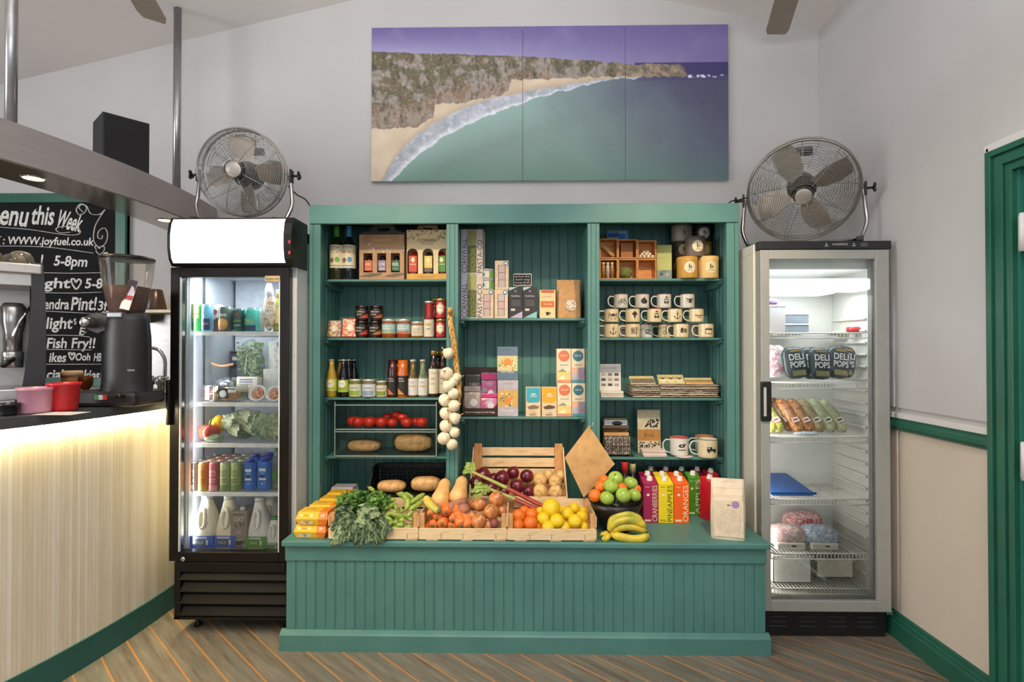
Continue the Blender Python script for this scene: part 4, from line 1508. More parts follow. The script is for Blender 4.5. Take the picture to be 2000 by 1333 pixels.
DKG = M('3d3510', .12, coat=.6, var=.2)
for nm, px, yt, d, cp, acc, lab in (('cider_bottle', 657, 441, 2.84, '4fa53c', '6fae49', 'bottle with bright green cap and cream label, first on the top shelf'),
                                    ('cider_bottle', 681, 441, 2.85, '4f9fd6', '5a9ac4', 'bottle with sky blue cap and cream label on the top shelf')):
    vessel(nm, lab, 'bottle', px, 13.6, yt, z, d, BOT, M('2a2a12' if acc[0] == '6' else '1b2024', .1, coat=.6, var=.2), (.40, .80, 1.0, M(cp, .35)), (.22, .64, CREAMP, PI * .62), None, cider_label(acc))
vessel('cider_bottle', 'second green capped bottle standing behind the first one', 'bottle', 675, 12, 448, z, 2.955, BOT, M('8a7418', .12, coat=.6, var=.2), (.40, .80, 1.0, M('3f7f33', .4)), (.24, .62, M('d6c35a', .6), PI * .6))

# beer gift pack with grey carry handle
d = 2.80
w_ = (790 - 700) * PX(d); H = Z(457, d) - z
t = thing('beer_gift_pack', 'brown gift pack of three beer bottles with grey carry handle', 'gift pack', (X(745, d), d, z))
BRN = two_tone('beach_card', ['a9805a', 'b48c66', '9a7556'], 9, .6)
mb = MB()
cx = [-.30 * w_, 0, .30 * w_]
mb.box(-w_ / 2, w_ / 2, .060, .1, 0, H, BRN)
z0, z1, hw = .16 * H, .58 * H, .098 * w_
xs_ = [-w_ / 2] + [q for c in cx for q in (c - hw, c + hw)] + [w_ / 2]
for i in range(0, len(xs_), 2): mb.box(xs_[i], xs_[i + 1], 0, .003, 0, H, BRN)
for c in cx:
    mb.box(c - hw, c + hw, 0, .003, 0, z0, BRN); mb.box(c - hw, c + hw, 0, .003, z1, H, BRN)
mb.box(-w_ / 2, -w_ / 2 + .002, 0, .06, 0, H, BRN); mb.box(w_ / 2 - .002, w_ / 2, 0, .06, 0, H, BRN)
mb.box(-w_ / 2, w_ / 2, 0, .06, H - .002, H, M('8a6548', .6))
for pts in ([(-.5, .62), (-.3, .66), (-.22, .74), (-.14, .66), (.1, .70), (.3, .66), (.5, .74), (.5, .62), (.2, .60), (-.2, .60)],):
    mb.poly([(a * w_, -.0005, b * H) for a, b in pts], two_tone('surf_card', ['c9b79f', '9a8468', 'd8cbb8'], 60, .6))
for c0, c1 in ((-.5, 0), (.05, .5)):
    mb.poly([(c0 * w_, -.0006, .07 * H), ((c0 + c1) / 2 * w_, -.0006, .14 * H), (c1 * w_, -.0006, .15 * H), (c1 * w_, -.0006, .11 * H), ((c0 + c1) / 2 * w_, -.0006, .05 * H)], M('6b5c4c', .6))
mb.text('MENA DHU & PROPER', 0, .87 * H, .36 * w_, .022 * H, -.0008, M('e6dccb', .6))
mb.text('E', -.26 * w_, .78 * H, .05 * w_, .055 * H, -.0008, M('d9d0c2', .6))
mb.text('CORNISH BEER', .0, .75 * H, .34 * w_, .018 * H, -.0008, M('d0c2ae', .6))
mb.build('card_pack', t)
mb = MB()
GR = M('53514f', .6)
oy = .03
pts = [(-.5, 0), (-.48, .06), (-.3, .10), (-.24, .21), (-.15, .24), (.15, .24), (.24, .21), (.3, .10), (.48, .06), (.5, 0)]
hp = [(.14, .09), (.14, .155), (-.14, .155), (-.14, .09)]
V_ = lambda p: (p[0] * w_, H + p[1] * H)
left = [pts[0], pts[1], pts[2], pts[3], pts[4], (0, .24), (0, .155), (-.14, .155), (-.14, .09), (0, .09), (0, 0)]
mb.prism([V_(p) for p in left], .003, GR, TR(0, oy, 0)); mb.prism([V_((-p[0], p[1])) for p in reversed(left)], .003, GR, TR(0, oy, 0))
mb.build('carry_handle', t)
for c, bc, lc, tx, tc in zip(cx, ('20140f', '1c171c', '17140f'), ('c8603a', '8c8090', '2f6048'), ('ARC', 'LOK', 'KEEL'), ('e9d9c4', 'e9e3ec', 'e6e2cf')):
    mb = MB(); mb.lathe([(.0, .004), (.024, .004), (.025, .02), (.025, .09), (.018, .115), (.012, .13)], M(bc, .12, coat=.5), 16, TR(c, .032, 0))
    T = lambda v, c=c: bend(.0256, c, .032)(v)
    mb.add([(-.024, 0, .20 * H), (.024, 0, .20 * H), (.024, 0, .43 * H), (-.024, 0, .43 * H)] , [(0, 1, 2, 3)], M(lc, .5), False, lambda v, c=c: V((c + v.x * .8, .0066, v.z)))
    mb.text(tx, c, .345 * H, .034, .03 * H * 2.2, .0062, M(tc, .5))
    mb.rect(c, .245 * H, .030, .05 * H, .0063, M({'c8603a': 'e07a3c', '8c8090': 'b7a5bd', '2f6048': '4f8a5e'}[lc], .5))
    mb.build('beer_bottle', t)
# orchard gift pack
w_ = (872 - 793) * PX(d); H = Z(448, d) - z
t = thing('cider_gift_pack', 'patterned cream gift pack of three ciders in arched windows', 'gift pack', (X(832.5, d), d, z))
CR = M('dcc49a', .6, var=.04)
mb = MB()
cx = [-.345 * w_, .04 * w_, .43 * w_]
hw = .135 * w_
z0, zs, z1 = .12 * H, .52 * H, .62 * H
def arch(c, hw, n=10):
    return [(c + hw * math.cos(PI - PI * i / n), zs + (z1 - zs) * math.sin(PI * i / n)) for i in range(n + 1)]
xs_ = [-w_ / 2, cx[0] - hw, cx[0] + hw, cx[1] - hw, cx[1] + hw, cx[2] - hw, w_ / 2]
for i in (0, 2, 4): mb.box(xs_[i], xs_[i + 1], 0, .003, z0, zs, CR)
for c in cx:
    r_ = min(c + hw, w_ / 2)
    A = [p for p in arch(c, hw) if p[0] <= w_ / 2 + 1e-6]
    A = [(min(p[0], w_ / 2), p[1]) for p in A]
    mb.prism([(c - hw, H)] + A + ([(r_, A[-1][1])] if r_ > A[-1][0] + 1e-5 else []) + [(r_, H)], .003, CR)
for i in (0, 2, 4): mb.box(xs_[i], xs_[i + 1], 0, .003, zs, H, CR)
mb.box(-w_ / 2, w_ / 2, 0, .003, 0, z0, M('c99a45', .6))
mb.box(-w_ / 2, w_ / 2, .075, .078, 0, H, CR); mb.box(-w_ / 2, w_ / 2, 0, .076, H - .002, H, CR); mb.box(-w_ / 2, -w_ / 2 + .002, 0, .076, 0, H, CR)
mb.box(w_ / 2 - .002, w_ / 2, .003, .076, 0, H, CR)
mb.text('CORNISH', .02 * w_, .78 * H, .46 * w_, .065 * H, -.0008, INK); mb.text('ORCHARDS', .02 * w_, .715 * H, .30 * w_, .028 * H, -.0008, INK2)
mb.text('CIDER SELECTION', 0, .055 * H, .4 * w_, .02 * H, -.0008, M('8a6326', .6))
rl = random.Random(3)
for k in range(46):
    a, b_ = rl.uniform(-.47, .47), rl.uniform(.80, .985)
    if abs(a) < .26 and b_ < .85: a = math.copysign(rl.uniform(.3, .47), a)
    T = TR(a * w_, -.0006, b_ * H, 0, rl.uniform(0, 6.28), 0)
    mb.poly([(-.007, 0, 0), (0, 0, -.0024), (.007, 0, 0), (0, 0, .0024)], rl.choice([M('5a6a50', .6), M('8a6f45', .6), M('a5713e', .6), M('49564d', .6)]), T)
mb.build('card_pack', t)
mb = MB()
left = [(-.28, 0), (-.24, .11), (0, .11), (0, .06), (-.12, .06), (-.12, .02), (0, .02), (0, 0)]
mb.prism([V_(p) for p in left], .003, KRAFT, TR(0, .038, 0)); mb.prism([V_((-p[0], p[1])) for p in reversed(left)], .003, KRAFT, TR(0, .038, 0))
mb.build('carry_handle', t)
for c, bc, lc in zip(cx, ('7d1712', '2a1c12', '6d1214'), ('c4492f', 'd9bd5a', '4f8a33')):
    c2 = min(c, w_ / 2 - .028)
    mb = MB(); mb.lathe([(0, .004), (.026, .004), (.027, .02), (.027, .105), (.02, .13), (.012, .15)], M(bc, .12, coat=.5), 16, TR(c2, .036, 0))
    mb.rect(c2, .36 * H, .042, .24 * H, .0085, M(lc, .5)); mb.rect(c2, .20 * H, .042, .08 * H, .0085, M('6b5a4a' if bc[0] == '2' else lc, .5))
    mb.ell(c2, .40 * H, .010, .05 * H, .0082, M('e6d9b0', .5)); mb.text('CORNISH', c2, .31 * H, .034, .028 * H, .0080, M('f0e8d8', .5))
    mb.build('cider_bottle', t)

# ------------------------------------------------------------------ first bay, second shelf: punnets, chutneys, jams
z = ZL[1]
for a, b_, yt, col, c2, lab in ((637, 665, 624, 'b9a59a', '9a5a34', 'clear snack tub with printed lid propped up, nearest the side panel'), (666, 698, 620, 'd6b060', 'cc3b2c', 'red and yellow snack tub propped up beside the chutneys')):
    d = 2.80
    w_ = (b_ - a) * PX(d); H = Z(yt, d) - z
    t = thing('snack_tub', lab, 'tub', (X((a + b_) / 2, d), d, z), R_(3))
    T = TR(0, 0, .001, R_(-14))
    mb = MB(); mb.box(-w_ / 2, w_ / 2, 0, .03, 0, H, clear('e8d8cc', .8, .05, opacity=.35) if a < 650 else M(c2, .45), .010, T); mb.build('tub_body', t)
    mb = MB(); mb.box(-w_ * .45, w_ * .45, -.002, 0, .06 * H, .94 * H, two_tone('tub_print' + col, [col, c2, 'e3d2b4', 'c58a3e'], 60, .4), .0008, T)
    mb.ell(0, .5 * H, w_ * .16, H * .18, -.0026, M('e9e2cf', .5), T); mb.ell(-w_ * .2, .25 * H, w_ * .1, H * .09, -.0026, M('d8c04a', .5), T); mb.build('lid_print', t)
CHL = M('171412', .3, coat=.4)


def chut(c):
    def f(mb, R, H, T):
        mb.text('CHILLI' if c[0] == 'c' else 'RELISH', 0, .60 * H, 1.3 * R, .09 * H, -.0003, M('ece4d6', .5), T)
        mb.text('RELISH', -.2 * R, .42 * H, .8 * R, .08 * H, -.0003, M('ece4d6', .5), T)
        mb.poly([(-.2 * R, 0, .2 * H), (1.3 * R, 0, .2 * H), (1.3 * R, 0, .5 * H)], M(c, .5), T)
    return f


for i, (px, yt, zb, c, lab) in enumerate(((706, 628, 0, 'c63a30', 'dark lidded relish jar with red label, lower of the first stack'), (733, 628, 0, 'c9702c', 'dark lidded relish jar with orange label, lower of the second stack'),
                                       (707, 598, 1, 'c8443c', 'dark lidded relish jar with red label, upper of the first stack'), (735, 598, 1, 'b8632c', 'dark lidded relish jar with orange label, upper of the second stack'))):
    d = 2.83
    zb_ = z if zb == 0 else Z(628, d) + .0005
    vessel('relish_jar', lab, 'jar', px, 13, yt, zb_, d, JAR, M('33130c', .12, coat=.6), (1.0, .80, 1.0, CHL), (.14, .72, M('2a211d', .5), PI * .6), 'stacked relish jars', chut(c), part='jar_body', capname='lid')
TEALP = M('9db8b4', .5)


def jamlab(c1, c2):
    def f(mb, R, H, T):
        mb.rect(0, .55 * H, 1.9 * R, .22 * H, 0, M(c1, .5), T); mb.text('CHUTNEY', 0, .56 * H, 1.3 * R, .09 * H, -.0003, M('3a5a66', .5), T)
        mb.poly([(-.9 * R, 0, .32 * H), (.9 * R, 0, .36 * H), (.9 * R, 0, .26 * H), (-.9 * R, 0, .22 * H)], M(c2, .5), T)
    return f


for px, hw, yt, d, c2, lab in ((760, 14, 624, 2.81, '9ab06a', 'amber jar with teal and green label and silver lid'), (789, 14, 624, 2.81, 'c9603c', 'amber jar with teal and red striped label and silver lid')):
    vessel('jam_jar', lab, 'jar', px, hw, yt, z, d, JAR, M('9a4416', .12, coat=.6, var=.25), (.98, .84, 1.0, M('c9c2b4', .3, .5)), (.22, .74, M('8fa7a8', .5), PI * .6), None, jamlab('b9cdbf', c2), part='jar_body', capname='lid')
for px, yt, d, lab in ((776, 625, 2.93, 'amber jam jar standing behind the two teal labelled jars'),):
    vessel('jam_jar', lab, 'jar', px, 13, yt, z, d, JAR, M('7a3512', .12, coat=.6), (.98, .84, 1.0, M('c9c2b4', .3, .5)), (.22, .74, M('8fa7a8', .5), PI * .6), None, None, part='jar_body', capname='lid')


def plain(c, txt='CORNISH'):
    def f(mb, R, H, T):
        mb.text(txt, 0, .52 * H, 1.2 * R, .07 * H, -.0003, INK2, T); mb.rect(0, .36 * H, 1.0 * R, .06 * H, -.0003, M(c, .5), T); mb.rect(0, .24 * H, .8 * R, .02 * H, -.0003, INK2, T)
    return f


vessel('honey_jar', 'small squat jar with pale paper label and silver lid', 'jar', 815, 11.5, 629, z, 2.80, JAR, M('8a5a1c', .15, coat=.5), (.98, .84, 1.0, M('c9c2b4', .3, .5)), (.12, .76, M('cfc3ae', .6), PI * .62), None, plain('b79c3c'), part='jar_body', capname='lid')
vessel('ketchup_bottle', 'slim red sauce bottle with pale square label and silver cap', 'bottle', 838, 9.8, 589, z, 2.80, [(.92, 0), (1, .02), (1, .56), (.86, .62), (.84, .93), (.8, .95), (.8, 1)], M('8a1a10', .15, coat=.5), (.86, .95, 1.0, M('d8d3cb', .3, .5)), (.03, .50, M('cfc3ae', .6), PI * .6), None, plain('b5a23c', 'KETCHUP'))


def hexlab(mb, R, H, T):
    pts = [(0, .80), (.72, .64), (.72, .36), (0, .20), (-.72, .36), (-.72, .64)]
    mb.poly([(a * R, -.0002, b_ * H) for a, b_ in pts], M('e3d2a6', .5), T)
    mb.poly([(a * R * .85, -.0004, (.5 + (b_ - .5) * .86) * H) for a, b_ in pts], M('b43a3a', .5), T)
    mb.poly([(a * R * .74, -.0006, (.5 + (b_ - .5) * .76) * H) for a, b_ in pts], M('e8dcc0', .5), T)
    mb.text('JAM', 0, .52 * H, .7 * R, .09 * H, -.0009, M('4a7a4a', .5), T)


for yt, zb, lab in ((624, 0, 'red jam jar with gold hexagon label, lower of the pair'), (584, 1, 'red jam jar with gold hexagon label, upper of the pair')):
    d = 2.815
    vessel('jam_jar', lab, 'jar', 861, 10.5, yt, z if not zb else Z(624, d) + .0005, d, JAR, M('6b0f10', .12, coat=.6), (.98, .86, 1.0, GOLD), (.06, .84, M('a32428', .5), PI * .6), None, hexlab, part='jar_body', capname='lid')
vessel('sauce_bottle', 'dark sauce bottle standing behind the slim red bottle', 'bottle', 849, 8.5, 590, z, 2.94, SAUCE, M('2a1712', .15, coat=.5), (.5, .92, 1.0, M('6b5a3a', .3, .5)), (.1, .5, M('4a3a2a', .5), PI * .6))
vessel('jam_jar', 'gold lidded dark jar standing behind the two hexagon label jars', 'jar', 851, 10, 584, z, 2.97, [(.9, 0), (1, .02), (1, .84), (.93, .9), (.93, 1)], M('33120c', .15, coat=.5), (.98, .92, 1.0, GOLD), (.1, .8, M('5a2a20', .5), PI * .6), part='jar_body', capname='lid')

# ------------------------------------------------------------------ first bay, third shelf: oils and sauces
z = ZL[2]


def oval(c, c2):
    def f(mb, R, H, T):
        mb.ell(0, .36 * H, .72 * R, .10 * H, -.0003, M(c, .5), T); mb.text('MUSTARD', 0, .36 * H, 1.0 * R, .022 * H, -.0006, INK2, T); mb.rect(0, .23 * H, 1.8 * R, .05 * H, -.0001, M(c2, .5), T)
    return f


vessel('dressing_bottle', 'mustard yellow dressing bottle, first in the row on the third shelf', 'bottle', 648, 10.4, 703, z, 2.81, SAUCE, M('b09030', .2, coat=.5), (.5, .955, 1.0, M('d5cdb8', .3, .5)), (.17, .48, M('c9cf6a', .55), PI * .6), None, oval('e6e0c0', 'a8b53c'))
vessel('dressing_bottle', 'ochre dressing bottle half hidden behind the mustard yellow one', 'bottle', 665, 9.8, 703, z, 2.93, SAUCE, M('7a5a2a', .2, coat=.5), (.5, .955, 1.0, M('d5cdb8', .3, .5)), (.17, .48, M('a89a5a', .55), PI * .6))
vessel('dressing_bottle', 'black dressing bottle with lime green label beside the mustard yellow one', 'bottle', 671, 10.4, 703, z, 2.80, SAUCE, M('15101a', .12, coat=.6), (.5, .955, 1.0, M('d5cdb8', .3, .5)), (.14, .46, M('a9bd48', .55), PI * .6), None, oval('e6e6d0', '8aa82e'))
for px, d, lab in ((681, 2.90, 'plain black dressing bottle just behind the lime labelled one'), (691, 2.96, 'plain black dressing bottle furthest back in its trio')):
    vessel('dressing_bottle', lab, 'bottle', px, 9.5, 703, z, d, SAUCE, M('141018', .12, coat=.6), (.5, .955, 1.0, M('d5cdb8', .3, .5)), None)
for px, hw, yt, lc, c2, bc, lab in ((694.5, 12, 741, 'cfd0b4', '8fae3c', '6f7a2c', 'squat jar with white and lime green label'), (721, 13.2, 741, 'c9cfd4', '8fa3b5', '7a7468', 'squat jar with white and pale blue label'), (746, 10.5, 744, 'cfc6a8', '7d8f3f', '6b6a2a', 'small olive jar with cream and green label')):
    vessel('tapenade_jar', lab, 'jar', px, hw, yt, z, 2.80, JAR, M(bc, .15, coat=.5), (.98, .85, 1.0, M('cfc5ae', .3, .4)), (.06, .72, M(lc, .55), PI * .62), None, (lambda c: lambda mb, R, H, T: (mb.rect(0, .24 * H, 1.9 * R, .26 * H, 0, M(c, .5), T), mb.text('TAPENADE', 0, .52 * H, 1.3 * R, .08 * H, -.0003, INK2, T)))(c2), part='jar_body', capname='lid')
vessel('tapenade_jar', 'small red flecked jar half hidden behind the olive jar', 'jar', 756, 7, 746, z, 2.90, JAR, M('7a3a22', .15, coat=.5), (.98, .85, 1.0, M('cfc5ae', .3, .4)), (.1, .7, M('c9a89a', .55), PI * .6), part='jar_body', capname='lid')


def darklab(c):
    def f(mb, R, H, T):
        mb.text('BBQ', -.2 * R, .50 * H, .9 * R, .035 * H, -.0003, M('e6e0d4', .5), T); mb.text('SAUCE', -.1 * R, .44 * H, 1.1 * R, .035 * H, -.0003, M('e6e0d4', .5), T)
        mb.poly([(-.8 * R, -.0002, .08 * H), (.5 * R, -.0002, .08 * H), (-.8 * R, -.0002, .26 * H)], M(c, .5), T)
    return f


vessel('spice_sauce', 'dark red sauce bottle with black cap and black label', 'bottle', 767, 10, 704, z, 2.80, SPICE, M('3a0d0a', .15, coat=.5), (.82, .74, 1.0, CHL), (.05, .58, M('221c1a', .5), PI * .6), None, darklab('c0653c'))
vessel('spice_sauce', 'orange sauce bottle with black cap and black label', 'bottle', 787, 10.8, 704, z, 2.80, SPICE, M('c06018', .15, coat=.5), (.82, .74, 1.0, CHL), (.05, .58, M('231d1a', .5), PI * .6), None, darklab('c98a34'))
vessel('spice_sauce', 'black capped bottle standing behind the orange sauce', 'bottle', 777, 9, 704, z, 2.93, SPICE, M('1c1210', .15, coat=.5), (.82, .74, 1.0, CHL), None)
for px, bc, lab in ((807, '5a4a1c', 'square oil bottle with white label and amber neck'), (826, '5f6a4c', 'square oil bottle with white label and clear greenish neck')):
    vessel('oil_bottle', lab, 'bottle', px, 9.3, 703, z, 2.80, [(.95, 0), (1, .02), (1, .52), (.8, .62), (.62, .7), (.62, 1)], M(bc, .1, coat=.7, var=.3), (.68, .93, 1.0, M('cfc9bb', .25, .6)), (.06, .50, M('cbc8c2', .6), PI * .62), None, lambda mb, R, H, T: (mb.text('OIL', 0, .40 * H, .8 * R, .03 * H, -.0003, INK2, T), mb.rect(0, .30 * H, 1.5 * R, .035 * H, -.0003, M('b8a26a', .5), T)))
for px, yt, d, lab in ((847, 686, 2.81, 'tall syrup bottle with gold cap and bird on cream label'), (865, 687, 2.84, 'tall gold capped syrup bottle next to the garlic string')):
    vessel('syrup_bottle', lab, 'bottle', px, 9.6, yt, z, d, [(.94, 0), (1, .02), (1, .62), (.8, .72), (.56, .80), (.52, 1)], M('2a1408', .1, coat=.7, var=.3), (.6, .90, 1.0, GOLD), (.08, .61, M('d6cab0', .6), PI * .6), None, lambda mb, R, H, T: (mb.text('W', 0, .40 * H, .9 * R, .05 * H, -.0003, INK, T), mb.text('SYRUP', 0, .29 * H, .9 * R, .025 * H, -.0003, INK2, T), mb.text('TAMAR', 0, .52 * H, 1.0 * R, .025 * H, -.0003, INK2, T)))
vessel('syrup_bottle', 'gold capped bottle hidden behind the tall syrup bottles', 'bottle', 856, 8.5, 687, z, 2.95, [(.94, 0), (1, .02), (1, .62), (.8, .72), (.56, .80), (.52, 1)], M('2a1408', .1, coat=.7), (.6, .90, 1.0, GOLD), None)

# ------------------------------------------------------------------ first bay, lowest shelf: acrylic case with tomatoes and bread
z = ZL[3]
d = 2.765
cw0, cw1 = X(654, d), X(853, d)
ch_ = Z(786, d) - z
case = thing('display_case', 'two tier clear acrylic display case holding tomatoes and bread', 'display case', ((cw0 + cw1) / 2, d, z))
w2 = (cw1 - cw0) / 2
ACR = clear('fdfefd', .55, .02)
EDGE = clear('cfe0d8', .9, .05, opacity=.35)
mb = MB()
for xx in (-w2, w2 - .004): mb.box(xx, xx + .004, 0, .225, 0, ch_, ACR)
mb.box(-w2, w2, .221, .225, 0, ch_, ACR)
mb.box(-w2, w2, .02, .225, ch_ - .004, ch_, ACR)
mb.build('acrylic_shell', case)
mid = Z(840, d) - z
for zz in (0, mid - .004): 
    mb = MB(); mb.box(-w2 + .004, w2 - .004, .004, .22, zz, zz + .004, ACR); mb.box(-w2 + .002, w2 - .002, -.001, .004, zz, zz + .006, EDGE); mb.build('tier', case)
for z0, z1 in ((.008, mid - .016), (mid + .006, ch_ - .02)):
    mb = MB(); mb.box(-w2 + .006, w2 - .006, .001, .004, z0, z1, ACR)
    mb.box(-w2 + .004, w2 - .004, -.001, .005, z1, z1 + .005, EDGE); mb.build('flap_door', case)
mb = MB()
for xx in (-w2 - .001, w2 - .004):
    for yy in (0, .221):
        mb.box(xx, xx + .005, yy - .001, yy + .005, 0, ch_, EDGE)
mb.build('edge', case)
TOM = M('d8301e', .18, coat=.4, var=.12, scale=14)
STEM = M('4c6a2c', .6)
zt = z + mid + .0045


def tomato(px, py, hw, dd, lab):
    r = hw * PX(dd)
    c = at(px, py, dd)
    zz = max(c.z, zt + r * .84)
    t = thing('tomato', lab, 'tomato', (c.x, dd, zz - r * .84), rnd.uniform(0, 6), 'tomatoes in the clear display case')
    mb = MB(); mb.blob((0, 0, r * .84), (r, r, r * .86), TOM, 18, 12, lambda q: (1 + .035 * math.cos(5 * math.atan2(q.y, q.x)) * (1 - abs(q.z))) * (1 - .16 * max(0, q.z) ** 6)); mb.build('flesh', t)
    mb = MB()
    for k in range(5):
        a = k * 1.256
        mb.poly([(0, 0, r * 1.58), (r * .14 * math.cos(a - .6), r * .14 * math.sin(a - .6), r * 1.58), (r * .5 * math.cos(a), r * .5 * math.sin(a), r * 1.54), (r * .14 * math.cos(a + .6), r * .14 * math.sin(a + .6), r * 1.58)], STEM)
    mb.build('calyx', t)


for px, py, hw, dd in ((690, 823, 12, 2.84), (700, 826, 12.5, 2.815), (722, 826, 13, 2.81), (745, 826, 12.5, 2.81), (766, 828, 10.5, 2.82), (774, 811, 10, 2.90), (785, 816, 10.5, 2.87), (794, 829, 12, 2.81), (812, 825, 10, 2.86), (824, 827, 12, 2.815), (756, 815, 10, 2.93)):
    tomato(px, py, hw, dd, 'ripe red tomato on the upper tier of the clear display case')
BREAD = two_tone('bread_crust', ['d2985a', 'e0b478', 'ebc996', 'c58848'], 30, .6, bump=.3)
BAG = clear('fcf8f2', .35, .12)


def bread(px0, px1, py0, py1, zb, d, lab, where, fluffy=False, dep=.10):
    w_ = (px1 - px0) * PX(d); H = max(.03, (py1 - py0) * PX(d))
    t = thing('bread_loaf', lab, 'bread', (X((px0 + px1) / 2, d), d, zb), rnd.uniform(-.04, .04), where)
    mb = MB()
    rl = random.Random(int(px0))
    sq = lambda q: (abs(q.x) ** 3 + abs(q.y) ** 2.6 + abs(q.z) ** 2.6) ** (-1 / 2.75) * .95 * (1 + (.035 if fluffy else .015) * math.sin(q.x * (16 if fluffy else 7)))
    mb.blob((0, dep * .5, H * .48), (w_ * .5, dep * .47, H * .46), BREAD, 40, 16, sq)
    mb.build('crust', t)
    mb = MB()
    f = lambda q: 1 + .05 * noise.noise(V((q.x * 4 + px0, q.y * 4, q.z * 4)))
    mb.blob((0, dep * .5, H * .5), (w_ * .56, dep * .56, H * .53), BAG, 24, 14, lambda q: min(1.25, (abs(q.x) ** 3.2 + abs(q.y) ** 3.2 + abs(q.z) ** 3.2) ** (-1 / 3.2)) * .93 * f(q)); mb.build('clear_bag', t)


bread(672, 740, 861, 886, z + .0045, 2.83, 'smooth bread roll pack on the lower tier of the case', 'bagged loaves')
bread(764, 842, 848, 886, z + .0045, 2.83, 'larger ridged loaf in crinkled bag on the lower tier of the case', 'bagged loaves', True)

# ------------------------------------------------------------------ string of garlic on the divider
gd = 2.588
GA = two_tone('garlic_skin', ['e6dcc6', 'd8caa9', 'f0e9d8'], 40, .55, stretch=(1, 1, .3))
STRAW = two_tone('raffia', ['c9a058', 'a87c3c', 'dcbc7c'], 90, .7, stretch=(1, 1, .2))
top = at(879, 606, gd)
t = thing('garlic_string', 'plaited string of garlic bulbs hanging down the shelf divider', 'garlic', (top.x, gd, top.z))
org = V((top.x, gd, top.z))
mb = MB()
spine = [(879, 606), (880, 630), (885, 660), (889, 690), (892, 720), (896, 750), (895, 790)]
sp_ = smooth_path([at(a, b_, gd + .012) - org for a, b_ in spine], 10)
for ph in (0, 2.094, 4.189):
    pts = []
    for i, p in enumerate(sp_):
        a = i * .42 + ph
        pts.append(p + V((.0085 * math.cos(a), .004 * math.sin(2 * a), 0)))
    mb.tube(pts, [.0072] * (len(pts) - 6) + [.007, .006, .006, .005, .004, .003], STRAW, 6)
mb.tube([at(882, 606, gd) - org, at(875, 603, gd) - org, at(868, 601, 2.6385) - org], .0015, STRAW, 5)
mb.lathe([(.012, -.016), (.014, 0), (.010, .012)], STRAW, 12)
mb.build('plait', t)
for i, (px, py, hw) in enumerate(((876, 691, 11), (873, 730, 12), (886, 745, 10), (876, 755, 12), (892, 738, 9), (869, 782, 12.5), (886, 770, 11), (887, 793, 12), (871, 808, 12.5), (888, 818, 11.5), (871, 833, 12.5), (888, 845, 11), (867, 857, 12.5), (883, 869, 11))):
    p = at(px, py, gd - .012 + .006 * (i % 3)) - org
    r = hw * PX(gd)
    mb = MB()
    T = Matrix.Translation(p) @ Euler((R_(-60 + rnd.uniform(-25, 25)), R_(rnd.uniform(-50, 50)), rnd.uniform(0, 6))).to_matrix().to_4x4()
    mb.blob((0, 0, 0), (r, r, r * .9), GA, 20, 12, lambda q: (1 + .05 * abs(math.cos(3.5 * math.atan2(q.y, q.x))) * (1 - q.z ** 2)) * (1 + .35 * max(0, q.z - .86) * 5), T)
    mb.tube([(0, 0, r * .8), (r * .1, 0, r * 1.25), (r * .35, 0, r * 1.6)], [r * .22, r * .12, r * .1], STRAW, 6, False, T)
    mb.build('garlic_bulb', t)

# ------------------------------------------------------------------ second bay, upper shelf
z = ZM[0]
d = 2.79


def pasta(mb, w_, H, y):
    mb.rect(-.34 * w_, .5 * H, .29 * w_, .985 * H, y, M('c3bfd3', .6)); mb.rect(.35 * w_, .5 * H, .27 * w_, .985 * H, y, M('d9c9be', .6))
    mb.rect(0, .82 * H, .42 * w_, .34 * H, y, two_tone('pasta_light', ['8f9458', 'aeb070', '767c46'], 60, .6, stretch=(1, 1, 4)))
    mb.rect(0, .33 * H, .42 * w_, .62 * H, y, two_tone('pasta_green', ['2c3418', '5f6a34', '8f9a58'], 150, .5, bump=.4))
    mb.text('CORNWALL', -.34 * w_, .40 * H, .76 * H, .24 * w_, y - .0004, INK, None, PI / 2)
    mb.text('PASTA-CO', .36 * w_, .39 * H, .74 * H, .22 * w_, y - .0004, INK, None, PI / 2)


CBX = M('cfc8c0', .55)
carton('pasta_box', 'tall windowed pasta box, lower of the stacked pair', 'box', 900, 943, 535, z, d, .055, CBX, pasta)
carton('pasta_box', 'tall windowed pasta box, upper of the stacked pair', 'box', 900, 943, 448, Z(535, d) + .0005, d, .055, CBX, pasta)
carton('pasta_box', 'tall pasta box behind the stacked pair, only its edge showing', 'box', 907, 947, 452, z, 2.86, .05, CBX)


def mallow(cols):
    def f(mb, w_, H, y):
        mb.rect(0, .46 * H, .52 * w_, .76 * H, y, M('6b5448', .6))
        for k, c in enumerate(cols):
            mb.rect(0, (.20 + .255 * k) * H, .44 * w_, .235 * H, y - .0003, two_tone('mal' + c, [c, 'c9b5ae', c], 130, .7))
        mb.ell(.30 * w_, .90 * H, .17 * w_, .17 * w_, y - .0005, M('3f7f98', .5)); mb.ell(.30 * w_, .90 * H, .10 * w_, .10 * w_, y - .0008, M('e2e6e2', .5))
    return f


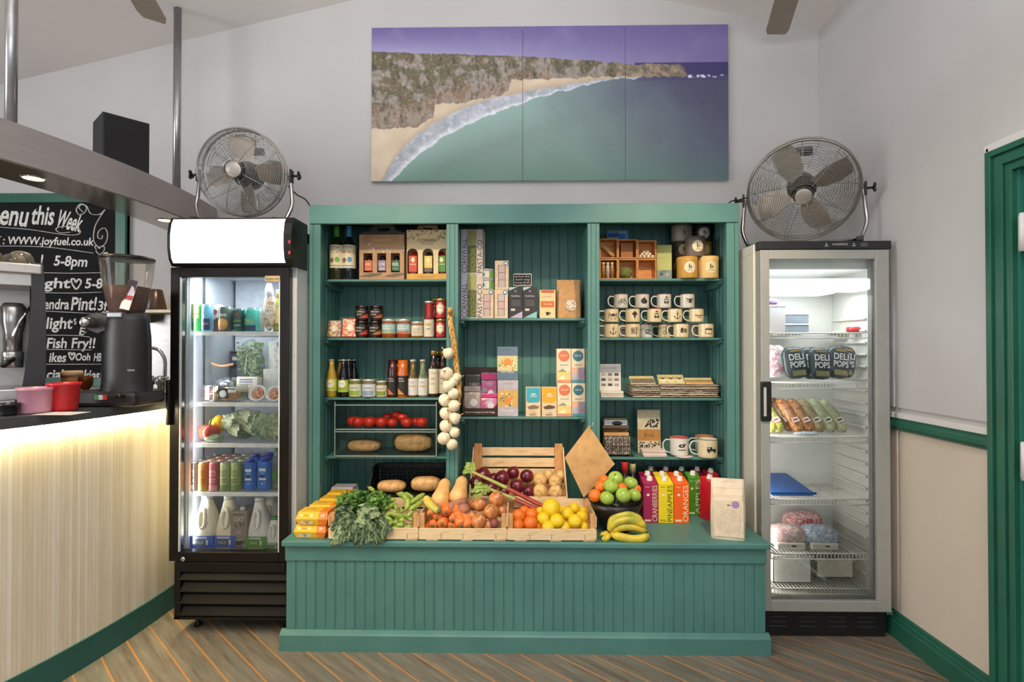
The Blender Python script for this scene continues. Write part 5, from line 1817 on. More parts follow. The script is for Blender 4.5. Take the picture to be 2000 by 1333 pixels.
MB_ = M('d9c0a0', .55)
carton('marshmallow_box', 'cream windowed sweet box at the foot of the small glass tubs', 'box', 938, 964, 566, z, d, .05, MB_, mallow(['a8a2a0', 'c48a92', 'c9a094']))
carton('marshmallow_box', 'cream windowed sweet box under the other upright one', 'box', 965.5, 992, 566, z, d, .05, MB_, mallow(['8f8f92', 'c48a92', 'b4b4b6']))
carton('marshmallow_box', 'cream windowed sweet box standing on top of another', 'box', 966.5, 993.5, 509.5, Z(566, d) + .0005, d, .05, MB_, mallow(['a0a8a6', 'b98a92', 'd0a090']))
zz = Z(566, d) + .0005
for yt, lab in ((546, 'small sweet tub with green label, lower of two'), (527, 'small sweet tub with green label, upper of two')):
    tt = vessel('sweet_tub', lab, 'tub', 952, 12.5, yt, zz, d + .03, [(.95, 0), (1, .05), (1, .78), (.96, .82)], M('c9c2c0', .4), (1.02, .80, 1.0, M('b5b3b2', .3)), (.08, .76, M('d8d4c8', .5), PI * .6), None, lambda mb, R, H, T: (mb.rect(.75 * R, .42 * H, .8 * R, .66 * H, 0, M('6fae45', .5), T), mb.ell(-.65 * R, .42 * H, .28 * R, .2 * H, -.0003, M('3f7f98', .5), T)), part='tub_body', capname='lid')
    zz = Z(yt, d + .03) + .0008
# chalk price sign
t = thing('price_sign', 'tiny chalk price sign with white frame above the dark chocolate boxes', 'sign', (X(1020.5, 2.86), 2.86, Z(561, 2.80)))
p = PX(2.86); w_ = 36 * p; z0_ = .012
mb = MB(); mb.box(-w_ / 2, w_ / 2, 0, .004, z0_, z0_ + 24 * p, M('d8d0c0', .6), .001)
mb.rect(0, z0_ + 12 * p, w_ - 3 * p, 20 * p, -.0006, M('1a1a20', .7))
for k, s_ in enumerate(('price lot', 'each bag', 'honey £3.50')): mb.text(s_, 0, z0_ + (18 - 6 * k) * p, 28 * p, 4 * p, -.0012, CHALK)
mb.build('board', t)
for dx in (-.028, .028):
    mb = MB(); mb.box(dx - .006, dx + .006, -.008, .012, 0, z0_ + .004, M('b98a52', .6), .002); mb.build('peg_foot', t)


def choc(c):
    def f(mb, w_, H, y):
        mb.poly([(-.49 * w_, y, .99 * H), (.1 * w_, y, .99 * H), (-.49 * w_, y, .88 * H)], M('a9c4c4', .5))
        mb.poly([(-.45 * w_, y, .01 * H), (.49 * w_, y, .01 * H), (.49 * w_, y, .22 * H)], M(c, .5))
        mb.text('91', -.02 * w_, .86 * H, .14 * w_, .05 * H, y - .0003, M('d8d4cc', .5)); mb.text('HotChoc', 0, .71 * H, .66 * w_, .055 * H, y - .0003, M('d8d4cc', .5))
        for k in range(4): mb.rect(0, (.56 - .05 * k) * H, .6 * w_, .014 * H, y - .0003, M('7a7470', .5))
        mb.rect(-.2 * w_, .27 * H, .3 * w_, .07 * H, y - .0003, M('c9c2b4', .5))
    return f


DKB = M('2b2a2c', .5, var=.08)
for a, b_, c, lab in ((994, 1020.5, 'b3a2b8', 'dark grey chocolate box with lilac corner'), (1021.5, 1049, '7fb3ac', 'dark grey chocolate box with aqua corner')):
    carton('chocolate_box', lab, 'box', a, b_, 561, z, d, .06, DKB, choc(c))


def granola(mb, w_, H, y):
    mb.rect(0, .94 * H, .8 * w_, .09 * H, y, M('c0563a', .55)); mb.rect(0, .49 * H, .84 * w_, .22 * H, y, M('c46a30', .55)); mb.text('Chocolate', 0, .50 * H, .5 * w_, .06 * H, y - .0004, M('e6d6bd', .5))
    mb.text('DRINK', 0, .76 * H, .5 * w_, .04 * H, y - .0004, M('a8927a', .5)); mb.poly([(-.12 * w_, y, .22 * H), (.12 * w_, y, .22 * H), (.08 * w_, y, .10 * H), (-.08 * w_, y, .10 * H)], M('3a241a', .5)); mb.ell(.16 * w_, .17 * H, .05 * w_, .03 * H, y, M('3a241a', .5))


carton('cocoa_box', 'cream box with burnt orange bands and a small cup motif', 'box', 1054, 1085, 567, z, d, .06, M('d9c08c', .55), granola)


def pouch(name, label, cat, a, b, yt, zb, d, dep, mat, prints=None, group=None, rz=0.0, tops=.25, fold=True, tilt=0.0):
    """stand-up bag: full at the foot, flattening to a folded seam at the top"""
    w_ = (b - a) * PX(d); H = Z(yt, d) - zb
    mb = MB()
    rows = [(0, 1.0, .92), (.04, 1.0, .98), (.25, 1.0, 1.0), (.5, .99, .9), (.72, .98, .62), (.86, .97, .3), (.93, .97, .16), (1.0, .96, .12)]
    vs, fs = [], []
    nn = 16
    for zf, wf, df in rows:
        for i in range(nn):
            a_ = 2 * PI * i / nn
            cx, sy = math.cos(a_), math.sin(a_)
            q = (abs(cx) ** 5 + abs(sy) ** 5) ** (-1 / 5)
            jit = .004 * noise.noise(V((cx * 2 + a, sy * 2, zf * 5)))
            vs.append((cx * q * w_ / 2 * wf + jit, dep / 2 + (sy * q * dep / 2) * df + jit, zf * H))
    for j in range(len(rows) - 1):
        for i in range(nn):
            i2 = (i + 1) % nn
            fs.append((j * nn + i, j * nn + i2, (j + 1) * nn + i2, (j + 1) * nn + i))
    fs.append(tuple(reversed(range(nn)))); fs.append(tuple((len(rows) - 1) * nn + i for i in range(nn)))
    mb.add(vs, fs, mat, False)
    if prints: prints(mb, w_, H, -.0035)
    o = mb.build(name, None, (X((a + b) / 2, d), d, zb), (tilt, 0, rz))
    return tag(o, label, cat, group)


def bagwin(mb, w_, H, y):
    mb.ell(.06 * w_, .33 * H, .23 * w_, .15 * H, y, two_tone('mallow_window', ['b98a5a', 'e8dccb', '8a5a34', 'f0e6d8'], 130, .3), n=14)
    mb.rect(0, .93 * H, .92 * w_, .012 * H, .038, M('8a6338', .7)); mb.rect(0, .52 * H, .02 * w_, .0, y, INK)


pouch('coffee_bag', 'kraft paper bag with round window and folded top on the upper shelf', 'bag', 1088, 1136, 546, z, d, .075, KRAFT, bagwin)
pouch('coffee_bag', 'dark bag just showing behind the kraft paper bag', 'bag', 1092, 1136, 566, z, 2.885, .07, M('4a2a20', .6), None)

# ------------------------------------------------------------------ second bay, lower shelf
z = ZM[1]
# fudge tray
d = 2.785
w_ = (973 - 901.5) * PX(d); H = Z(720, d) - z
t = thing('fudge_tray', 'dark brown counter tray holding fudge pouches', 'tray', (X(937.3, d), d, z))
BR = M('2e1c18', .55)
mb = MB()
mb.box(-w_ / 2, w_ / 2, .13, .134, 0, H, BR); mb.box(-w_ / 2, w_ / 2, 0, .13, 0, .003, BR)
mb.prism([(-w_ / 2, 0), (w_ / 2, 0), (w_ / 2, .26 * H), (.38 * w_, .17 * H), (-.38 * w_, .17 * H), (-w_ / 2, .26 * H)], .003, BR)
for xx in (-w_ / 2, w_ / 2 - .003):
    vs = [(xx, 0, 0), (xx, .134, 0), (xx, .134, H), (xx, 0, .26 * H)]
    mb.add(vs + [(x + .003, y, zz) for x, y, zz in vs], [(0, 1, 2, 3), (7, 6, 5, 4), (0, 4, 5, 1), (1, 5, 6, 2), (2, 6, 7, 3), (3, 7, 4, 0)], BR)
mb.text('Award winning Cornish Fudge', 0, .085 * H, .82 * w_, .045 * H, -.0008, M('e6dccb', .5), None, 0, False, .2)
mb.build('card_tray', t)
for a, b_, yb, yt, dd, c1, c2, lab in ((908, 938, 757, 733, 2.855, '8a8a88', '3a3a38', 'silver and black fudge pouch at the back of the tray'), (905, 939, 802, 756, 2.80, 'c4ac8a', '9a8f92', 'tan seaside fudge pouch at the front of the tray'),
                                    (939, 972, 770, 729, 2.86, '4a9ab0', 'a8306a', 'teal and magenta fudge pouch at the back of the tray'), (938, 972, 804, 770, 2.80, '7ac0c4', 'c83a7a', 'aqua and pink fudge pouch at the front of the tray')):
    zb_ = z + .0035
    pouch('fudge_pouch', lab, 'pouch', a, b_, yt, zb_, dd, .045, two_tone('pouch' + c1, [c1, c2, c1], 22, .3), (lambda c: lambda mb, w_, H, y: (mb.rect(0, .9 * H, .9 * w_, .14 * H, .008, M(c, .35)), mb.ell(.1 * w_, .45 * H, .2 * w_, .14 * H, y, M('d8d8d8', .3))))(c2), 'fudge pouches in the brown tray')


def scene_box(c_top, c_mid, art):
    def f(mb, w_, H, y):
        mb.rect(0, .865 * H, .98 * w_, .25 * H, y, M(c_top, .5)); mb.rect(0, .5 * H, .98 * w_, .46 * H, y, M(c_mid, .5)); mb.rect(0, .14 * H, .98 * w_, .26 * H, y, M(c_top, .5))
        rl = random.Random(art)
        for k in range(40):
            a = rl.gauss(0, .17); b_ = rl.gauss(.45, .08)
            T = TR(a * w_, y - .0003 - .00001 * k, b_ * H, 0, rl.uniform(0, 3), 0)
            mb.poly([(-.09 * w_, 0, 0), (0, 0, -.02 * H), (.09 * w_, 0, 0), (0, 0, .02 * H)], M(rl.choice(['d98a3a', 'c9602c', '5f7a4a', 'e9d9a0', 'd9b04a', '7d8f4a', 'e6e2d8'] if art == 1 else ['d98a3a', 'e6e2d8', '6f8a5a', 'd8a03a', '55704a', 'f0ead8']), .5), T)
        mb.ell(0, .55 * H if art == 1 else .44 * H, .18 * w_, .10 * H, y - .0008, M('d98a3c', .5))
        mb.text('GINGER TEA' if art == 1 else 'CITRUS TEA', 0, .90 * H, .5 * w_, .025 * H, y - .0004, INK2); mb.text('INFUSION', 0, .24 * H if art == 1 else .16 * H, .6 * w_, .04 * H, y - .0006, M('e9e6df', .5))
    return f


d = 2.785
carton('tea_tin', 'tall tea box with citrus picture, lower of the grey pair', 'box', 972, 1012, 743.5, z, d, .055, M('b3adb6', .5), scene_box('b3adb8', 'c9a45c', 2))
carton('tea_tin', 'tall blue grey tea box with orange picture, upper of the pair', 'box', 971, 1011.5, 678, Z(743.5, d) + .0005, d, .055, M('64788a', .5), scene_box('5f7488', 'c9c08c', 1))


def coffee_top(c):
    def f(mb, w_, H, y):
        pts = [(-.46, .99), (.46, .99), (.46, .55), (.34, .48), (-.34, .48), (-.46, .55)]
        mb.poly([(a * w_, y, b_ * H) for a, b_ in reversed(pts)], M(c, .5)); mb.text('COFFEE', 0, .70 * H, .5 * w_, .05 * H, y - .0004, M('e9e6df', .5)); mb.rect(0, .77 * H, .3 * w_, .03 * H, y - .0004, M('e9e6df', .5))
        mb.poly([(-.4 * w_, y, .34 * H), (.0, y, .40 * H), (.4 * w_, y, .35 * H), (.3 * w_, y, .27 * H), (-.3 * w_, y, .25 * H)], M('7a6a54' if c[0] != 'd' else '5a4a3a', .5)); mb.rect(0, .22 * H, .5 * w_, .02 * H, y, M('c9b49a', .5))
        mb.text('THE CORNISH', 0, .14 * H, .3 * w_, .03 * H, y - .0004, INK); mb.text('BAKERY', 0, .07 * H, .44 * w_, .06 * H, y - .0004, INK)
    return f


for a, b_, c, lab in ((1027, 1056, '3f9fb0', 'cream coffee carton with teal top'), (1058, 1087.5, 'd9a020', 'cream coffee carton with mustard yellow top')):
    carton('coffee_carton', lab, 'box', a, b_, 757.5, z, d, .06, M('d6bd98', .55), coffee_top(c), rz=R_(2))


def teabox(c, art):
    def f(mb, w_, H, y):
        mb.ell(-.0 * w_, .79 * H, .40 * w_, .40 * w_, y, M(c, .5)); mb.text('TEAPIGS' if False else 'TEA CO', 0, .80 * H, .5 * w_, .05 * H, y - .0004, M('e6dccb', .5))
        mb.rect(0, .53 * H, .6 * w_, .025 * H, y - .0004, M('a8988a', .5))
        if art == 0:
            mb.poly([(-.46 * w_, y, .32 * H), (-.1 * w_, y, .42 * H), (.2 * w_, y, .33 * H)], M('7f8f74', .5)); mb.rect(0, .2 * H, .96 * w_, .24 * H, y, M('d9c074', .5)); mb.rect(0, .05 * H, .96 * w_, .08 * H, y - .0004, M('d08a6a', .5))
            mb.poly([(-.48 * w_, y - .0004, .1 * H), (0, y - .0004, .26 * H), (.1 * w_, y - .0004, .1 * H)], M('e6d9b0', .5))
        else:
            mb.rect(-.22 * w_, .37 * H, .5 * w_, .14 * H, y, M('d8a48c', .5)); mb.rect(-.22 * w_, .2 * H, .5 * w_, .18 * H, y, M('b3a4b8', .5)); mb.rect(.25 * w_, .25 * H, .46 * w_, .4 * H, y, M('8f8498', .5)); mb.rect(.25 * w_, .75 * H, .46 * w_, .0, y, INK); mb.ell(.3 * w_, .2 * H, .07 * w_, .03 * H, y - .0004, M('b34a5a', .5)); mb.rect(0, .05 * H, .96 * w_, .09 * H, y - .0004, M('4a8a98', .5))
    return f


TB = M('dcc9ac', .55)
for a, b_, yt, up, c, art, lab in ((1088.5, 1116, 749, 0, 'c9714c', 0, 'tea box with terracotta disc, lower of its stack'), (1117, 1142.5, 749, 0, '3f6f80', 1, 'tea box with slate blue disc, lower of its stack'), (1087.5, 1115, 682, 1, 'c9714c', 0, 'tea box with terracotta disc, upper of its stack'), (1116, 1142, 682, 1, '3f6f80', 1, 'tea box with slate blue disc, upper of its stack')):
    carton('tea_box', lab, 'box', a, b_, yt, z if not up else Z(749, d) + .0005, d, .07, TB, teabox(c, art))
# ------------------------------------------------------------------ third bay, top shelf: wooden cubbies, cards, candle tins
z = ZR[0]
WOOD = two_tone('pine_orange', ['b06a2c', 'c9853f', 'd89a52'], 14, .5, stretch=(1, 1, 6))
WOODL = two_tone('pine_pale', ['cfae82', 'dcc29a', 'c39c6c'], 12, .6, stretch=(6, 1, 1))
d = 2.80
rows = [(z, Z(507, d) - .001), (Z(507, d), Z(467, d))]
cols = [(1171.5, 1207), (1207.5, 1245), (1245.5, 1282.5)]
for r_ in (0, 1):
    for c_ in (0, 1, 2):
        a, b_ = cols[c_]
        z0 = z if r_ == 0 else Z(506, d) + .0006
        z1 = Z(507, d) if r_ == 0 else Z(467 + 2 * c_, d)
        w_ = (b_ - a) * PX(d) - .001
        H = z1 - z0
        lab = 'open wooden cube box, %s row, %s' % (('lower', 'upper')[r_], ('first from the shelf divider', 'second from the shelf divider', 'third from the shelf divider')[c_])
        mb = MB()
        tk = .005
        mb.box(-w_ / 2, w_ / 2, 0, .075, 0, tk, WOOD); mb.box(-w_ / 2, w_ / 2, 0, .075, H - tk, H, WOOD)
        mb.box(-w_ / 2, -w_ / 2 + tk, 0, .075, tk, H - tk, WOOD); mb.box(w_ / 2 - tk, w_ / 2, 0, .075, tk, H - tk, WOOD)
        mb.box(-w_ / 2 + tk, w_ / 2 - tk, .07, .075, tk, H - tk, WOOD)
        tag(mb.build('cube_box', None, (X((a + b_) / 2, d), d, z0)), lab, 'box', 'wooden cube boxes')
zu = Z(506, d) + .0062
# loofah, soap block, pegs, bottles, moss, (empty)
t = thing('loofah', 'pale loofah stick leaning in the upper cube box', 'loofah', (X(1188, d), d + .03, zu))
mb = MB(); mb.tube([(-.036, 0, .074), (0, 0, .045), (.034, 0, .009)], [.010, .0105, .010], two_tone('loofah_fibre', ['e0c27c', 'c9a45a', 'ecd69c'], 120, .8, bump=.6), 12); mb.build('fibre', t)
carton('soap_block', 'brown wooden block filling the middle upper cube box', 'block', 1213, 1236, 477, zu, d + .02, .045, two_tone('block_wood', ['8a5426', 'a86c34'], 20, .6, stretch=(1, 1, 5)))
for i, (px, dy, zz) in enumerate(((1251, 0, 0), (1259, 0, 0), (1267, 0, 0), (1275, 0, 0), (1255, .004, 1), (1263, .004, 1), (1270, .004, 1), (1259, .008, 2), (1266, .008, 2))):
    t = thing('shell_soap', 'small white shell shaped soap in the upper cube box', 'soap', (X(px, d + .02), d + .02 + dy, zu + zz * .0125), 0, 'white shell soaps in the cube box')
    mb = MB(); mb.blob((0, 0, .0075), (.0095, .010, .0075), M('e3d6b8', .6), 10, 7); mb.build('soap_body', t)
for i, px in enumerate((1180, 1188.5, 1197)):
    t = thing('glass_vial', ('amber filled glass vial in the lower cube box nearest the divider', 'clear glass vial between the two amber ones', 'amber filled glass vial next to the cube box wall')[i], 'vial', (X(px, d), d + .02, z + .0055))
    mb = MB(); mb.lathe([(.010, 0), (.0105, .06), (.007, .068), (.007, .074)], M(('9a6a3a', 'b9aca0', 'a0703c')[i], .1, coat=.6, var=.4, scale=80), 14); mb.build('glass_body', t)
    mb = MB(); mb.lathe([(.008, .072), (.008, .084), (0, .084)], M('d8c8a8', .5), 12); mb.build('cork', t)
t = thing('moss_ball', 'green moss ball in the middle lower cube box', 'moss', (X(1225, d), d + .032, z + .0055))
MOSS = two_tone('moss', ['4a5626', '6f7a38', '9aa05c'], 160, .9, bump=1.0)
mb = MB(); mb.blob((0, 0, .030), (.033, .026, .030), MOSS, 30, 20, lambda q: 1 + .16 * noise.noise(q * 7) + .08 * noise.noise(q * 16)); mb.build('moss_body', t)
# blue card packet on the boxes
mb = MB(); H = 20 * PX(d); w_ = 42 * PX(d)
T = TR(0, 0, 0, R_(-12))
mb.box(-w_ / 2, w_ / 2, 0, .012, 0, H, M('6f93b8', .4), .002, T)
mb.rect(-.1 * w_, .45 * H, .7 * w_, .36 * H, -.0006, M('2f5a94', .4), T); mb.rect(.2 * w_, .3 * H, .3 * w_, .5 * H, -.0010, M('3f6fae', .4), T); mb.text('2x10', .22 * w_, .72 * H, .3 * w_, .25 * H, -.0014, M('dfe6ee', .4), T)
tag(mb.build('blue_packet', None, (X(1209.5, d), d + .035, Z(467, d) + .001)), 'small blue packet lying on top of the wooden cube boxes', 'packet')
# green card folders
d2 = 2.83


def greencard(mb, w_, H, y):
    mb.rect(0, .14 * H, .96 * w_, .27 * H, y, M('7a8a84', .6)); mb.ell(-.2 * w_, .16 * H, .12 * w_, .05 * H, y - .0004, M('45524c', .6)); mb.ell(.2 * w_, .15 * H, .14 * w_, .04 * H, y - .0004, M('a89a90', .6)); mb.text('SOAP', -.05 * w_, .24 * H, .3 * w_, .05 * H, y - .0004, INK2)
    mb.rect(0, .62 * H, .9 * w_, .004 * H, y, M('8f9a5c', .6))


carton('green_card', 'leaf green card pack with grey picture strip beside the cube boxes', 'card pack', 1283.5, 1312.5, 480, z, d2, .03, two_tone('green_card', ['a8ad62', 'b9bb74'], 8, .6), greencard)


def tin(px, hw, yt, yb, d, col, disc, logo, lab, capc=None):
    zb_ = z if yb is None else Z(yb, d) + .001
    Rr = hw * PX(d); H = Z(yt, d) - zb_
    t = thing('card_tin', lab, 'tin', (X(px, d), d, zb_), 0, None)
    m = two_tone('tin' + col, [col, col], 10, .5) if False else M(col, .5, var=.06)
    mb = MB(); mb.lathe([(Rr * .97, 0), (Rr, .004), (Rr, H - .02), (Rr, H - .004), (Rr * .97, H), (0, H)], m, 30)
    B = bend(Rr + .0006)
    if disc: mb.ell(.0, .5 * H, .58 * Rr, .58 * Rr, 0, M(disc, .55), B, 24)
    if logo:
        mb.text('b', .02 * Rr, .53 * H, .30 * Rr, .44 * Rr, -.0005, M('2a2522', .5), B, 0, False, 0, .02); mb.rect(0, .53 * H - .38 * Rr, .55 * Rr, .045 * Rr, -.0005, M('4a4440', .5), B)
    mb.build('tin_body', t)
    mb = MB(); mb.lathe([(Rr + .0008, H * .80), (Rr + .0008, H), (Rr * .96, H + .001), (0, H + .001)], m, 30, None, False, False); mb.build('lid', t)


for a in ((1342.5, 19.5, 505, None, 2.80, 'c08f3c', 'd9cfae', 1, 'mustard yellow round tin at the front of the tin stack'), (1383, 20, 504.5, None, 2.81, 'd9b674', 'dccb96', 1, 'pale cream round tin at the front of the tin stack'),
          (1333, 19, 508, None, 2.925, '57493c', None, 0, 'brown round tin hidden behind the mustard yellow one'), (1369, 19, 508, None, 2.93, '8a6a3c', None, 0, 'tan round tin hidden behind the pale cream one'),
          (1358, 19, 466, 505, 2.815, '6f5f58', 'e0d2ac', 1, 'mauve brown round tin balanced on the two front tins'), (1331.5, 18.5, 476, 508, 2.925, '4f463f', 'd4c18a', 1, 'dark brown round tin tucked behind the mauve one'),
          (1374, 16.5, 476, 508, 2.935, 'b87f32', 'd8c48a', 0, 'orange tan round tin just visible behind the mauve one'), (1332, 19.5, 444, 475, 2.91, '9c9082', None, 1, 'light grey round tin on top of the stack'), (1371, 18.5, 445, 475, 2.93, '35302e', 'c9c3b4', 1, 'charcoal round tin with grey disc on top of the stack')):
    tin(*a)
# ------------------------------------------------------------------ third bay, second shelf: enamel mugs
z = ZR[1]
ENA = M('dcc79c', .28, coat=.5, var=.03)
ENW = M('d9d6cc', .25, coat=.5, var=.03)
BLKP = M('2b2422', .45)


def icon(mb, kind, c, B, k=1.0, m=None):
    """line drawing about 0.045 high centred at (cx, cz) on the bent face"""
    m = m or BLKP
    cx, cz = c
    s = .022 * k
    y = -.0003

    def ring(x, zz, r, w_=.10, n=20):
        vs = []
        for i in range(n):
            a = 2 * PI * i / n
            for q in (r, r - w_): vs.append((cx + (x + q * math.cos(a)) * s, y, cz + (zz + q * math.sin(a)) * s))
        mb.add(vs, [(2 * i, 2 * i + 1, (2 * i + 3) % (2 * n), (2 * i + 2) % (2 * n)) for i in range(n)], m, False, B)

    def ln(x0, z0, x1, z1, w_=.10):
        dx, dz = x1 - x0, z1 - z0
        L_ = math.hypot(dx, dz) or 1
        nx, nz = -dz / L_ * w_ / 2, dx / L_ * w_ / 2
        mb.poly([(cx + (a) * s, y, cz + (b_) * s) for a, b_ in ((x0 + nx, z0 + nz), (x0 - nx, z0 - nz), (x1 - nx, z1 - nz), (x1 + nx, z1 + nz))], m, B)

    def el(x, zz, rx, rz): mb.ell(cx + x * s, cz + zz * s, rx * s, rz * s, y, m, B, 16)
    def bx(x, zz, w_, h_): mb.rect(cx + x * s, cz + zz * s, w_ * s, h_ * s, y, m, B)
    if kind == 'bicycle':
        ring(-.62, -.3, .42); ring(.62, -.3, .42)
        for q in ((-.62, -.3, -.25, .35), (-.25, .35, .4, .35), (.4, .35, -.05, -.3), (-.05, -.3, -.25, .35), (-.62, -.3, -.05, -.3), (.62, -.3, .38, .55), (.38, .55, .6, .6), (-.3, .5, -.25, .3), (-.42, .52, -.15, .52)): ln(*q)
    elif kind == 'shell':
        el(-.1, 0, .6, .62); el(.25, -.1, .45, .5); el(0, .55, .2, .3)
    elif kind == 'van':
        el(0, .8, .3, .16); bx(0, .35, .95, .2); bx(-.42, -.25, .14, .7); bx(.42, -.25, .14, .7); bx(0, -.5, .8, .1); el(-.28, -.32, .15, .15); el(.28, -.32, .15, .15); ln(-.35, 0, 0, -.35, .14); ln(.35, 0, 0, -.35, .14)
    elif kind == 'bee':
        el(0, -.1, .28, .42); el(0, .38, .2, .16)
        for sx in (-1, 1):
            ln(0, .2, sx * .8, .5, .22); ln(0, .05, sx * .75, -.05, .14); ln(0, -.1, sx * .6, -.6, .08)
    elif kind == 'crab':
        el(0, .1, .38, .3)
        for sx in (-1, 1):
            for k_ in range(3): ln(sx * .3, .1, sx * .85, .5 - .35 * k_, .08); ln(sx * .85, .5 - .35 * k_, sx * .95, .1 - .35 * k_, .08)
            ln(sx * .25, -.1, sx * .5, -.7, .1); ln(sx * .5, -.7, sx * .15, -.8, .12)
    elif kind == 'icecream':
        el(-.2, .35, .35, .3); el(.2, .35, .35, .3); el(0, .6, .3, .3)
        mb.poly([(cx - .28 * s, y, cz + .1 * s), (cx, y, cz - .9 * s), (cx + .28 * s, y, cz + .1 * s)], m, B)
    elif kind == 'anchor':
        ring(0, .72, .18, .08); ln(0, .55, 0, -.75, .14); ln(-.35, .35, .35, .35, .1)
        for sx in (-1, 1): ln(0, -.78, sx * .4, -.55, .14); ln(sx * .4, -.55, sx * .6, -.15, .14); ln(sx * .75, -.3, sx * .5, -.05, .1)
    elif kind == 'bunting':
        for k_ in range(5): el(-.7 + .35 * k_, .05 - .12 * (1 - abs(k_ - 2) / 2), .15, .12); ln(-.7 + .35 * k_, -.1, -.6 + .3 * k_, -.35 + .08 * abs(k_ - 2), .07)
        ln(-.8, .15, -.3, .02, .06); ln(.8, .15, .3, .02, .06); ln(-.5, -.45, .5, -.45, .07)
    elif kind == 'surf':
        for x in (-.55, -.2): el(x, 0, .12, .8)
        ln(.25, -.8, .25, .7, .12); ring(.42, .45, .28, .1); ln(.55, .1, .3, -.8, .1); ln(-.85, .3, -.5, .45, .08)
    elif kind == 'palm':
        ln(.1, -.5, .0, .3, .14)
        for a in (-.9, -.4, .5, .9): ln(0, .3, a, .45 - abs(a) * .5, .14)
        bx(0, -.6, 1.4, .1); el(-.4, -.35, .3, .15)
    elif kind == 'camera':
        bx(0, 0, 1.3, .8); el(-.35, .5, .2, .15); mb.ell(cx + .1 * s, cz - .05 * s, .33 * s, .33 * s, y - .0002, M('b9a888', .4), B, 16); mb.ell(cx + .1 * s, cz - .05 * s, .2 * s, .2 * s, y - .0004, m, B, 16)
    elif kind == 'frame':
        bx(0, .3, 1.5, .28); bx(-.7, -.2, .1, .9); bx(.7, -.2, .1, .9); bx(0, -.62, 1.5, .1); ln(-.4, .6, .4, .6, .06)
    elif kind == 'whale':
        el(-.1, .25, .55, .3); el(.4, .45, .2, .14); mb.ell(cx - .1 * s, cz + .25 * s, .2 * s, .12 * s, y - .0003, M('d9d6cc', .4), B, 14); bx(0, -.45, 1.5, .14); ln(.4, .3, .7, .6, .1)
    elif kind == 'car':
        bx(0, -.1, 1.5, .34); bx(-.3, .2, .75, .36); el(-.45, -.35, .2, .2); el(.48, -.35, .2, .2); mb.rect(cx - .42 * s, cz + .2 * s, .26 * s, .2 * s, y - .0002, M('d8d2c0', .4), B)


def mug(px, hw, yt, yb, zb, d, kind, lab, group='enamel mugs on the second shelf', rim='8a2f26', mat=None, hrot=180.0, mname='enamel_mug', inner='d9d3c0'):
    Rr = hw * PX(d)
    H = (yb - yt) * PX(d)
    t = thing(mname, lab, 'mug', (X(px, d), d, zb), 0, group)
    mat = mat or ENA
    mb = MB()
    mb.lathe([(Rr * .93, 0), (Rr * .99, .003), (Rr, .008), (Rr, H)], mat, 26, None, True, False)
    mb.lathe([(Rr * .95, H), (Rr * .95, .006), (0, .005)], M(inner, .3, coat=.4), 26, None, False, False)
    if kind: icon(mb, kind, (.1 * Rr, H * .5), bend(Rr + .0004), min(Rr, H / 1.6) / .034)
    mb.build('mug_body', t)
    mb = MB(); mb.tube([((Rr * .99) * math.cos(2 * PI * i / 26), (Rr * .99) * math.sin(2 * PI * i / 26), H) for i in range(26)], .0016, M(rim, .3, coat=.4), 6, True); mb.build('rim', t)
    a = R_(hrot)
    ca, sa = math.cos(a), math.sin(a)
    pts = [(Rr * .98, H * .84), (Rr * 1.45, H * .86), (Rr * 1.75, H * .70), (Rr * 1.78, H * .45), (Rr * 1.55, H * .22), (Rr * .99, H * .12)]
    mb = MB(); mb.tube(smooth_path([(p * ca, p * sa, q) for p, q in pts], 5), .0034, ENW if mat is not ENA else M('e3dcc8', .28, coat=.5), 8); mb.build('handle', t)
    return t


GREYE = M('c9c3b4', .28, coat=.5, var=.03)
d = 2.82
h0 = Z(631, d); h1 = Z(603.5, d)
for px, k, nm in ((1212.5, 'bicycle', 'bicycle'), (1254, 'shell', 'round shell'), (1297, 'van', 'camper van'), (1342.5, 'bee', 'bee')):
    mug(px, 13.7, 576, 603, Z(603.4, d + .02), d + .02, k, 'enamel mug with %s drawing in the top row of mugs' % nm, rim='9a2f26', mat=GREYE)
for px, k, nm in ((1194, 'crab', 'crab'), (1235.5, 'icecream', 'ice cream cone'), (1278, 'van', 'camper van'), (1318, 'anchor', 'anchor'), (1360, 'bunting', 'bunting')):
    mug(px, 14, 604.6, 630.5, h0 + .0006, d, k, 'enamel mug with %s drawing in the middle row of mugs' % nm, rim='c03a2a' if k == 'van' else '6b5a48')
for px, k, nm, dd in ((1194, 'anchor', 'anchor', d), (1235.5, 'surf', 'surfboard', d), (1330, 'camera', 'camera', d), (1378.5, 'frame', 'picture frame', d - .012)):
    mug(px, 14.6, 632, 658.5, z + .0006, dd, k, 'enamel mug with %s drawing in the bottom row of mugs' % nm, rim='8a6a58')
mug(1262, 13, 633, 659, z + .0006, 2.90, 'palm', 'white enamel mug with palm drawing set back in the bottom row', mat=ENW)
mug(1299, 14, 633, 659, z + .0006, 2.90, 'bicycle', 'cream enamel mug with bicycle drawing set back in the bottom row')
mug(1216, 12, 633, 659, z + .0006, 2.93, 'whale', 'enamel mug showing between anchor and surfboard mugs of the bottom row', mat=ENW)
mug(1180, 11, 633, 659, z + .0006, 2.93, 'whale', 'white enamel mug peeping out by the divider in the bottom row', mat=ENW, hrot=90)
mug(1352, 12, 633, 659, z + .0006, 2.92, None, 'plain enamel mug behind the picture frame mug', mat=ENW)

